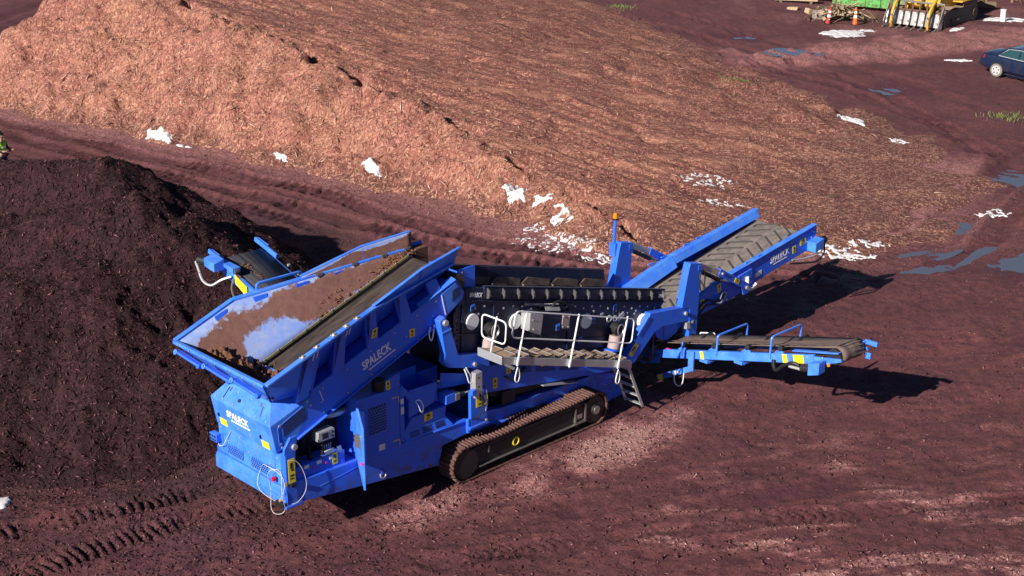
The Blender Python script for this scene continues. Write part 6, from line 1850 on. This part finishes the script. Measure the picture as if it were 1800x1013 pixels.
for s in (-1, 1):
    def side_quad(a0, a1, b0, b1, off=.012):
        return [(a0[0], s * (a0[1] + off), a0[2]), (a1[0], s * (a1[1] + off), a1[2]), (b1[0], s * (b1[1] + off), b1[2]), (b0[0], s * (b0[1] + off), b0[2])]
    P("side_window", MB().plate(side_quad((-1.35, .79, 1.01), (-.42, .80, 1.0), (-1.02, .655, 1.33), (-.42, .66, 1.39)), .012), "glass", car, 0)
    P("side_window", MB().plate(side_quad((-.34, .80, 1.0), (.82, .79, .985), (-.34, .66, 1.39), (.36, .665, 1.36)), .012), "glass", car, 0)
    P("window_trim", MB().tube([(-1.42, s * .815, .995), (-.4, s * .825, .985), (.9, s * .805, .97), (.40, s * .68, 1.385), (-.4, s * .675, 1.405), (-1.03, s * .67, 1.345)], .014, 5, True), "alloy", car, 0)
    P("tail_light", MB().prism([(-2.40, s * .60, .72), (-2.38, s * .62, .93), (-2.10, s * .90, .90), (-2.14, s * .91, .76)], [(-2.33, s * .58, .72), (-2.31, s * .60, .94), (-2.08, s * .87, .91), (-2.10, s * .88, .76)]), "red_lens", car, 0)
    P("door_handle", MB().box(-.70, -.55, min(s * .925, s * .95), max(s * .925, s * .95), .80, .83), "car_paint", car, 0)
    P("door_seam", MB().box(-.385, -.375, min(s * .905, s * .925), max(s * .905, s * .925), .30, .92), "black", car, 0)
    P("sill", MB().box(-.95, .95, min(s * .86, s * .93), max(s * .86, s * .93), .20, .27), "car_paint", car, 0)
    for x0 in (-1.37, 1.37):
        P("wheel_arch", MB().cyl((x0, s * .70, .32), (x0, s * .925, .32), .365, 24), "black", car, 0)
        w_ = P("wheel", MB().cyl((x0, s * .70, .315), (x0, s * .935, .315), .315, 28), "tyre", car, .02)
        P("rim", MB().cyl((x0, s * .90, .315), (x0, s * .945, .315), .225, 24), "alloy", w_, 0)
        mb = MB()
        for k in range(5):
            a_ = 2 * math.pi * k / 5 + .3
            c_ = Vector((x0 + .14 * math.cos(a_), s * .946, .315 + .14 * math.sin(a_)))
            mb.cyl(c_, c_ + Vector((0, s * .006, 0)), .036, 8)
        P("rim_slots", mb, "black", w_, 0)
P("rear_window", MB().plate([(-1.72, -.62, 1.03), (-1.72, .62, 1.03), (-1.10, .52, 1.385), (-1.10, -.52, 1.385)], .03), "glass", car, 0)
P("windscreen", MB().plate([(1.14, -.66, .985), (1.14, .66, .985), (.50, .54, 1.40), (.50, -.54, 1.40)], .03), "glass", car, 0)
P("rear_bumper", MB().box(-2.46, -2.36, -.70, .70, .38, .62), "car_paint", car, .03)
P("number_plate", MB().box(-2.44, -2.42, -.25, .25, .68, .80), "white_paint", car, 0)

# ---- yellow crawler loader with a root rake (x forward, y left)
ld = empty("crawler_loader", (22.55, 82.30, 0.0), R(-130.5))
ld.location.z = 0.0
tag(ld, "yellow crawler loader with a curved root rake, cut off by the top edge", "loader")
def trk(s):
    y0, y1 = (.95, 1.50) if s > 0 else (-1.50, -.95)
    X0, X1, rr, zc = -4.0, -.55, .46, .48
    prof = [(X1 + rr * math.sin(a_), zc + rr * math.cos(a_)) for a_ in [math.pi * i / 10 for i in range(11)]] + [(X0 - rr * math.sin(a_), zc - rr * math.cos(a_)) for a_ in [math.pi * i / 10 for i in range(11)]]
    prof = [(x, z + (.12 * math.exp(-((x + 1.2) / .6) ** 2) if z > zc else 0)) for x, z in prof]
    tr_ = P("crawler", MB().xz(prof, y0, y1), "dark_steel", ld, .02)
    mb = MB()
    L_ = len(prof)
    for i in range(18):
        x0 = X0 + i * (X1 - X0) / 17
        z0 = zc + rr + .12 * math.exp(-((x0 + 1.2) / .6) ** 2)
        mb.box(x0 - .075, x0 + .075, y0 - .02, y1 + .02, z0 + .0, z0 + .035)
    for i in range(9):
        a_ = math.pi * (i + .5) / 9
        x0, z0 = X1 + (rr + .02) * math.sin(a_), zc + (rr + .02) * math.cos(a_)
        mb.box(x0 - .05, x0 + .05, y0 - .02, y1 + .02, z0 - .05, z0 + .05)
    P("track_shoes", mb, "tread", tr_, 0, kind="stuff")
    P("roller_guard", MB().box(-3.6, -1.0, y0 - .03, y1 + .03, .18, .46), "black", tr_, .01)
    P("sprocket", MB().cyl((X0, y0 - .05, zc), (X0, y1 + .05, zc), .26, 18), "rust", tr_)
    mb = MB()
    for k in range(3): mb.cyl((-1.9 + k * .12, y1 + .032, .36), (-1.9 + k * .12, y1 + .04, .36), .025, 8)
    P("guard_bolts", mb, "galv", tr_, 0)
for s in (-1, 1): trk(s)
P("hull", MB().xz([(-4.1, 1.15), (-.9, .80), (-.5, 1.1), (-.6, 1.75), (-4.1, 1.95)], -.95, .95), "yellow_paint", ld, .04)
P("engine_hood", MB().xz([(-4.7, 1.2), (-2.7, 1.3), (-2.7, 2.3), (-4.7, 2.2)], -.95, .95), "yellow_paint", ld, .05)
cabp = P("cab", MB().box(-2.65, -1.2, -.75, .75, 1.8, 3.2), "yellow_paint", ld, .05)
for s in (-1, 1):
    P("cab_window", MB().box(-2.5, -1.35, min(s * .752, s * .765), max(s * .752, s * .765), 2.2, 3.05), "glass", cabp, 0)
    P("fender", MB().box(-4.2, -2.2, min(s * .95, s * 1.52), max(s * .95, s * 1.52), 1.22, 1.30), "yellow_paint", ld, .02)
    P("fender_skirt", MB().box(-4.2, -2.4, min(s * 1.48, s * 1.52), max(s * 1.48, s * 1.52), .98, 1.22), "rust", ld)
    arm = P("lift_arm", MB().xz([(-2.0, 2.3), (-1.4, 2.45), (-.1, 1.15), (.25, .55), (.05, .40), (-.35, .85), (-1.6, 1.95)], min(s * .62, s * .80), max(s * .62, s * .80)), "yellow_paint", ld, .03)
    P("lift_cylinder", MB().cyl((-1.9, s * .88, 1.05), (-.35, s * .88, 1.25), .09, 12), "yellow_paint", ld)
    P("cylinder_rod", MB().cyl((-.35, s * .88, 1.25), (-.05, s * .82, 1.28), .05, 10), "steel", ld)
P("cab_front_window", MB().box(-1.21, -1.19, -.6, .6, 2.2, 3.05), "glass", cabp, 0)
P("tilt_link", MB().bar((-1.3, 0, 2.0), (.15, 0, 1.25), .18, .22), "yellow_paint", ld, .02)
rk = P("rake", MB().plate([(.55, -1.55, .15), (.55, 1.55, .15), (.35, 1.55, .95), (.35, -1.55, .95)], .06), "steel", ld)
P("top_bar", MB().bar((.30, -1.62, 1.42), (.30, 1.62, 1.42), .10, .10), "steel", rk)
P("mid_bar", MB().bar((.36, -1.6, .95), (.36, 1.6, .95), .12, .12), "rust", rk)
for i in range(8):
    y0 = -1.5 + i * 3.0 / 7
    P("tine", MB().tube([(.42, y0, 1.0), (.62, y0, .85), (.76, y0, .55), (.80, y0, .28), (.95, y0, .10), (1.25, y0, .06)], .05, 6), "steel", rk, 0)
    P("tine_post", MB().bar((.33, y0, .98), (.30, y0, 1.42), .10, .05), "rust", rk, 0)
for y0 in (-1.05, 1.12):
    P("grapple_arm", MB().tube([(.25, y0, 1.62), (.60, y0, 1.45), (.95, y0, 1.10), (1.12, y0, .70), (1.14, y0, .30), (1.08, y0, .08)], .085, 6), "yellow_paint", rk, 0)
    P("grapple_tooth", MB().bar((1.16, y0, .8), (1.10, y0, .06), .12, .10), "steel", rk)
for s in (-1, 1):
    P("side_blade", MB().plate([(.30, s * 1.62, 1.45), (.95, s * 1.62, .30), (.90, s * 1.62, .04), (.50, s * 1.62, .10), (.28, s * 1.62, 1.0)], .05), "steel", rk)

# ---- green roll-off container
gc = empty("green_container", (22.9, 89.6, 0), R(-31.5))
tag(gc, "green steel waste container behind the loader's rake", "container")
P("shell", MB().box(-2.9, 2.9, -2.4, -2.32, .22, 1.75).box(-2.9, 2.9, .02, .1, .22, 1.75).box(-2.9, -2.82, -2.32, .02, .22, 1.75).box(2.82, 2.9, -2.32, .02, .22, 1.75).box(-2.9, 2.9, -2.4, .1, .18, .24), "green_paint", gc, .01)
for i in range(7):
    x0 = -2.7 + i * .9
    P("rib", MB().box(x0 - .05, x0 + .05, -2.47, -2.4, .22, 1.75), "green_paint", gc, .005)
P("top_rail", MB().box(-2.95, 2.95, -2.48, -2.30, 1.75, 1.85), "green_paint", gc, .01)
P("skid", MB().box(-2.8, 2.8, -2.1, -1.95, .02, .18).box(-2.8, 2.8, -.35, -.2, .02, .18), "rust", gc, .01)
P("stain_plate", MB().box(-2.1, -1.4, -2.408, -2.4, .5, .9), "rust", gc, 0)

# ---- traffic cones
def cone(name, label, x, y, cols, tilt=0.0):
    r = empty(name, (x, y, gz(x, y)), 0)
    r.rotation_euler = (R(tilt), R(tilt * .6), 0)
    tag(r, label, "traffic cone", "traffic cones by the brush heap")
    P("foot", MB().box(-.2, .2, -.2, .2, 0, .05), "black", r, .01)
    segs = [(0.05, .155, cols[0]), (.40, .115, cols[1]), (.56, .097, cols[0]), (.66, .085, cols[1]), (.78, .072, cols[0])]
    for i, (z, rad, c) in enumerate(segs):
        z2 = segs[i + 1][0] if i < 4 else .98; r2 = segs[i + 1][1] if i < 4 else .045
        P("sleeve" if c == "white_paint" else "cone_body", MB().cyl((0, 0, z), (0, 0, z2), rad, 16, r2), c, r, 0)
cone("traffic_cone", "orange traffic cone with white bands in front of the brush heap", 19.27, 83.15, ("orange_plastic", "white_paint"))
cone("traffic_cone", "faded red traffic cone leaning at the left of the brush heap", 17.87, 83.8, ("red_faded", "white_paint"), 9)

# ---- brush heap: crossed sticks and two cut logs
bh = empty("brush_heap", (18.75, 84.9, 0))
tag(bh, "tangled heap of cut branches and stick ends behind the cones", "brush heap")
rs = random.Random(21)
stick_mb = MB().tube([(-.5, 0, 0), (-.15, .03, .02), (.2, -.02, .03), (.5, .04, 0)], .022, 5)
stick_me = stick_mb.mesh("branch"); stick_me.materials.append(M["bark"])
stick2 = MB().tube([(-.5, 0, 0), (-.1, -.05, .03), (.25, .03, .02), (.5, .02, -.02)], .03, 5).mesh("branch"); stick2.materials.append(M["pale_wood"])
for i in range(110):
    o_ = bpy.data.objects.new("branch", stick_me if rs.random() < .6 else stick2)
    link(o_, bh)
    a_, rad = rs.uniform(0, 6.28), abs(rs.gauss(0, .75))
    h_ = max(.06, .85 * (1 - rad / 1.6)) * rs.uniform(.3, 1.05)
    o_.location = (rad * 1.35 * math.cos(a_), rad * .8 * math.sin(a_), h_)
    o_.rotation_euler = (rs.uniform(-.5, .5), rs.uniform(-.6, .6), rs.uniform(0, 6.28))
    k_ = rs.uniform(.7, 1.9); o_.scale = (k_, 1 + .5 * rs.random(), 1 + .5 * rs.random())
for (x0, y0, z0, L_, az_, r_) in ((-.1, -.4, .75, .5, 1.9, .12), (.4, .2, .6, 1.1, .4, .09), (-.9, -.5, .2, .9, 1.2, .10), (.9, -.5, .15, .8, 2.6, .11)):
    d_ = Vector((math.cos(az_), math.sin(az_), .05)) * L_ / 2
    lg = P("log", MB().cyl(Vector((x0, y0, z0)) - d_, Vector((x0, y0, z0)) + d_, r_, 12), "bark", bh, 0)
    P("cut_end", MB().cyl(Vector((x0, y0, z0)) - d_ * 1.01, Vector((x0, y0, z0)) - d_ * .99, r_ * .96, 12), "pale_wood", lg, 0)

def block(name, label, cat, x, y, dims, rz, mat, rough=True, seed=0, tiltv=(0, 0)):
    mb = MB().box(-dims[0] / 2, dims[0] / 2, -dims[1] / 2, dims[1] / 2, 0, dims[2])
    r_ = random.Random(seed)
    if rough:
        mb.v = [(a + r_.uniform(-.1, .1) * dims[0], b + r_.uniform(-.12, .12) * dims[1], c * r_.uniform(.75, 1.1)) for a, b, c in mb.v]
    o_ = mb.build(name, mat, None, .04 if rough else .01)
    o_.location = (x, y, gz(x, y) - .04); o_.rotation_euler = (tiltv[0], tiltv[1], rz)
    return tag(o_, label, cat)
block("concrete_lump", "pale broken slab lying left of the brush heap", "rubble", 17.45, 86.9, (.75, .45, .35), .6, "pale_wood", seed=2, tiltv=(.2, .3))
block("boulder", "grey rock between the pale slab and the red cone", "rock", 17.75, 85.6, (.6, .5, .55), .2, "stone", seed=3)
block("timber_block", "squared timber lying flat farthest left of the brush heap", "timber", 16.7, 88.3, (.6, .3, .2), -.4, "pale_wood", seed=4)
for i, (x0, y0, L_, lab) in enumerate(((17.3, 90.6, 2.6, "near squared beam at the top edge above the brush heap"), (18.9, 91.4, 2.8, "far squared beam at the top edge above the brush heap"))):
    o_ = MB().box(-L_ / 2, L_ / 2, -.16, .16, .12, .40).build("timber_beam", "pale_wood", None, .02)
    for k in (-1, 1):
        P("bearer", MB().box(k * L_ * .35 - .08, k * L_ * .35 + .08, -.3, .3, -.04, .118), "bark", o_, 0)
    o_.location = (x0, y0, gz(x0, y0)); o_.rotation_euler = (0, 0, R(-14))
    tag(o_, lab, "timber beam", "beams by the brush heap")

# ---- short white post and a dark log by the snow at top right
pst = empty("white_post", (27.9, 84.2, gz(27.9, 84.2)))
tag(pst, "short white pipe standing in the snow at top right", "post")
P("pipe", MB().cyl((0, 0, -.1), (-.02, 0, .62), .16, 16), "white_paint", pst, 0)
P("pipe_cap", MB().cyl((-.02, 0, .62), (-.02, 0, .66), .175, 16), "white_paint", pst, 0)
lg = MB().cyl((-1.3, 0, .25), (1.3, .1, .28), .25, 16, .21).build("felled_log", "bark", None)
P("cut_face", MB().cyl((-1.31, 0, .25), (-1.302, 0, .25), .235, 16), "pale_wood", lg, 0)
P("branch_stub", MB().cyl((.3, -.1, .45), (.45, -.3, .62), .06, 8), "bark", lg, 0)
lg.location = (27.4, 88.3, gz(27.4, 88.3)); lg.rotation_euler = (0, 0, R(-8))
tag(lg, "dark felled log lying behind the white post", "log")

# ---- weeds and dry grass
def blades(name, label, cx, cy, rx, ry, n, hmin, hmax, col, seed, kind=None, cat="weeds"):
    if col not in M: pass
    r_ = np.random.default_rng(seed)
    u, v = r_.normal(0, .5, n), r_.normal(0, .5, n)
    x, y = cx + u * rx, cy + v * ry
    z = surface(x, y)
    a = r_.uniform(0, 6.28, n); h = r_.uniform(hmin, hmax, n); w = h * .10 + .008
    dx, dy = np.cos(a), np.sin(a)
    lean = r_.uniform(.2, .9, n) * h
    b = r_.uniform(0, 6.28, n)
    V = np.stack([np.stack([x - dx * w, y - dy * w, z - .02], -1), np.stack([x + dx * w, y + dy * w, z - .02], -1),
                  np.stack([x + dx * w * .7 + np.cos(b) * lean * .5, y + dy * w * .7 + np.sin(b) * lean * .5, z + h * .6], -1),
                  np.stack([x + np.cos(b) * lean, y + np.sin(b) * lean, z + h], -1),
                  np.stack([x - dx * w * .7 + np.cos(b) * lean * .5, y - dy * w * .7 + np.sin(b) * lean * .5, z + h * .6], -1)], 1).reshape(-1, 3)
    F = [(i * 5, i * 5 + 1, i * 5 + 2, i * 5 + 3, i * 5 + 4) for i in range(n)]
    me = bpy.data.meshes.new(name); me.from_pydata(V.tolist(), [], F); me.update()
    me.materials.append(M[col])
    o_ = link(bpy.data.objects.new(name, me))
    return tag(o_, label, cat, kind=kind)
plain("weed", (0.17, 0.21, 0.06), rough=0.7, var=0.5, scale=9)
plain("dry_grass", (0.42, 0.27, 0.14), rough=0.85, var=0.4, scale=3)
blades("weed_patch", "green weeds growing on the ramp of the chip heap", 10.0, 63.0, .75, .55, 200, .04, .15, "weed", 1, kind="stuff")
blades("weed_patch", "small green sprout just left of the ramp's weeds", 9.2, 63.7, .3, .3, 40, .03, .1, "weed", 2, kind="stuff")
blades("weed_patch", "green weeds on the muddy ground at the right edge", 20.7, 60.7, .8, 1.0, 200, .05, .18, "weed", 3, kind="stuff")
blades("weed_patch", "far green weeds behind the top of the chip heap", 6.6, 89.0, .8, .9, 120, .05, .2, "weed", 4, kind="stuff")
blades("dry_grass", "dry straw-coloured grass at the top right corner", 34.0, 97.0, 9, 5, 5200, .25, .8, "dry_grass", 5, kind="stuff", cat="grass")

# ---- person at the left edge (walking, arms bent in front)
per = empty("person", (-18.12, 51.0, gz(-18.12, 51.0)), R(-20))
tag(per, "person in lime vest and dark trousers at the left edge behind the dark heap", "person")
def skinned(name, verts, edges, mat, parent, root=0, lv=2):
    me = bpy.data.meshes.new(name)
    me.from_pydata([v[:3] for v in verts], edges, [])
    o_ = bpy.data.objects.new(name, me)
    link(o_, parent)
    sk = o_.modifiers.new("skin", 'SKIN')
    sv = me.skin_vertices[0].data if len(me.skin_vertices) else None
    if sv is None:
        bpy.context.view_layer.objects.active = o_
        me.skin_vertices
    for i, v in enumerate(verts):
        r_ = v[3] if isinstance(v[3], tuple) else (v[3], v[3])
        me.skin_vertices[0].data[i].radius = r_
        me.skin_vertices[0].data[i].use_root = (i == root)
    ss_ = o_.modifiers.new("subdivision", 'SUBSURF'); ss_.levels = lv; ss_.render_levels = lv
    sk.use_smooth_shade = True
    me.materials.append(M[mat])
    return o_
B = [(0, 0, .95, (.15, .11)), (0, 0, 1.12, (.15, .10)), (.01, 0, 1.32, (.17, .11)), (.02, 0, 1.46, (.09, .08)), (.04, 0, 1.53, (.055, .055)), (.06, 0, 1.60, (.08, .075)), (.065, 0, 1.69, (.085, .078)),
     (0, .10, .88, .09), (.08, .11, .50, .068), (-.02, .11, .10, .05), (.10, .12, .04, .045),
     (0, -.10, .88, .09), (-.08, -.11, .50, .068), (-.26, -.11, .14, .05), (-.14, -.12, .06, .045),
     (.0, .21, 1.43, .06), (.02, .27, 1.16, .048), (.24, .20, 1.10, .038), (.33, .17, 1.12, .030),
     (.0, -.21, 1.43, .06), (.02, -.27, 1.16, .048), (.24, -.20, 1.12, .038), (.33, -.17, 1.15, .030)]
E_ = [(0, 1), (1, 2), (2, 3), (3, 4), (4, 5), (5, 6), (0, 7), (7, 8), (8, 9), (9, 10), (0, 11), (11, 12), (12, 13), (13, 14), (2, 15), (15, 16), (16, 17), (17, 18), (2, 19), (19, 20), (20, 21), (21, 22)]
skinned("body", B, E_, "skin", per)
T_ = [(0, 0, 1.00, (.165, .125)), (0, .105, .88, .105), (.08, .115, .50, .085), (-.01, .115, .10, .075), (0, -.105, .88, .105), (-.08, -.115, .50, .085), (-.25, -.115, .15, .075)]
skinned("trousers", T_, [(0, 1), (1, 2), (2, 3), (0, 4), (4, 5), (5, 6)], "trousers", per)
V_ = [(0, 0, .98, (.17, .13)), (0, 0, 1.14, (.17, .12)), (.01, 0, 1.34, (.19, .125)), (.02, 0, 1.47, (.10, .09)), (.0, .22, 1.43, .072), (.0, -.22, 1.43, .072)]
skinned("vest", V_, [(0, 1), (1, 2), (2, 3), (2, 4), (2, 5)], "vest", per)
S_ = [(0, .215, 1.43, .068), (.02, .275, 1.16, .058), (.24, .205, 1.10, .046)]
for s in (1, -1):
    skinned("sleeve", [(x, s * y, z, r_) for x, y, z, r_ in S_], [(0, 1), (1, 2)], "black", per)
    skinned("boot", [(-.02 if s > 0 else -.26, s * .115, .14, .062), (.0 if s > 0 else -.24, s * .118, .06, .055), (.14 if s > 0 else -.10, s * .122, .045, .045)], [(0, 1), (1, 2)], "black", per)
    for k in range(4):
        skinned("finger", [(.33, s * (.16 + .012 * k), 1.115 + .01 * k, .010), (.375, s * (.15 + .012 * k), 1.12 + .008 * k, .009), (.39, s * (.145 + .012 * k), 1.09, .008)], [(0, 1), (1, 2)], "skin", per, lv=1)
    skinned("thumb", [(.31, s * .14, 1.13, .011), (.34, s * .12, 1.15, .010), (.365, s * .118, 1.15, .009)], [(0, 1), (1, 2)], "skin", per, lv=1)
skinned("hair", [(.03, 0, 1.70, (.088, .085)), (.05, 0, 1.745, (.085, .078)), (.0, 0, 1.62, (.07, .07))], [(0, 1), (0, 2)], "hair", per)
skinned("nose", [(.135, 0, 1.645, .012), (.155, 0, 1.62, .016)], [(0, 1)], "skin", per, lv=1)
for s in (1, -1):
    P("eye", MB().cyl((.135, s * .032, 1.665), (.142, s * .032, 1.665), .013, 8), "black", per, 0)
    P("ear", MB().cyl((.05, s * .078, 1.645), (.055, s * .095, 1.65), .028, 10), "skin", per, 0)
P("mouth", MB().box(.138, .142, -.025, .025, 1.585, 1.593), "red_faded", per, 0)
for z0 in (1.06, 1.22):
    P("reflective_band", MB().cyl((0, 0, z0), (0, 0, z0 + .05), .172, 20), "white_paint", per, 0)
P("phone", MB().box(.37, .385, -.06, .06, 1.10, 1.22), "black", per, .004)
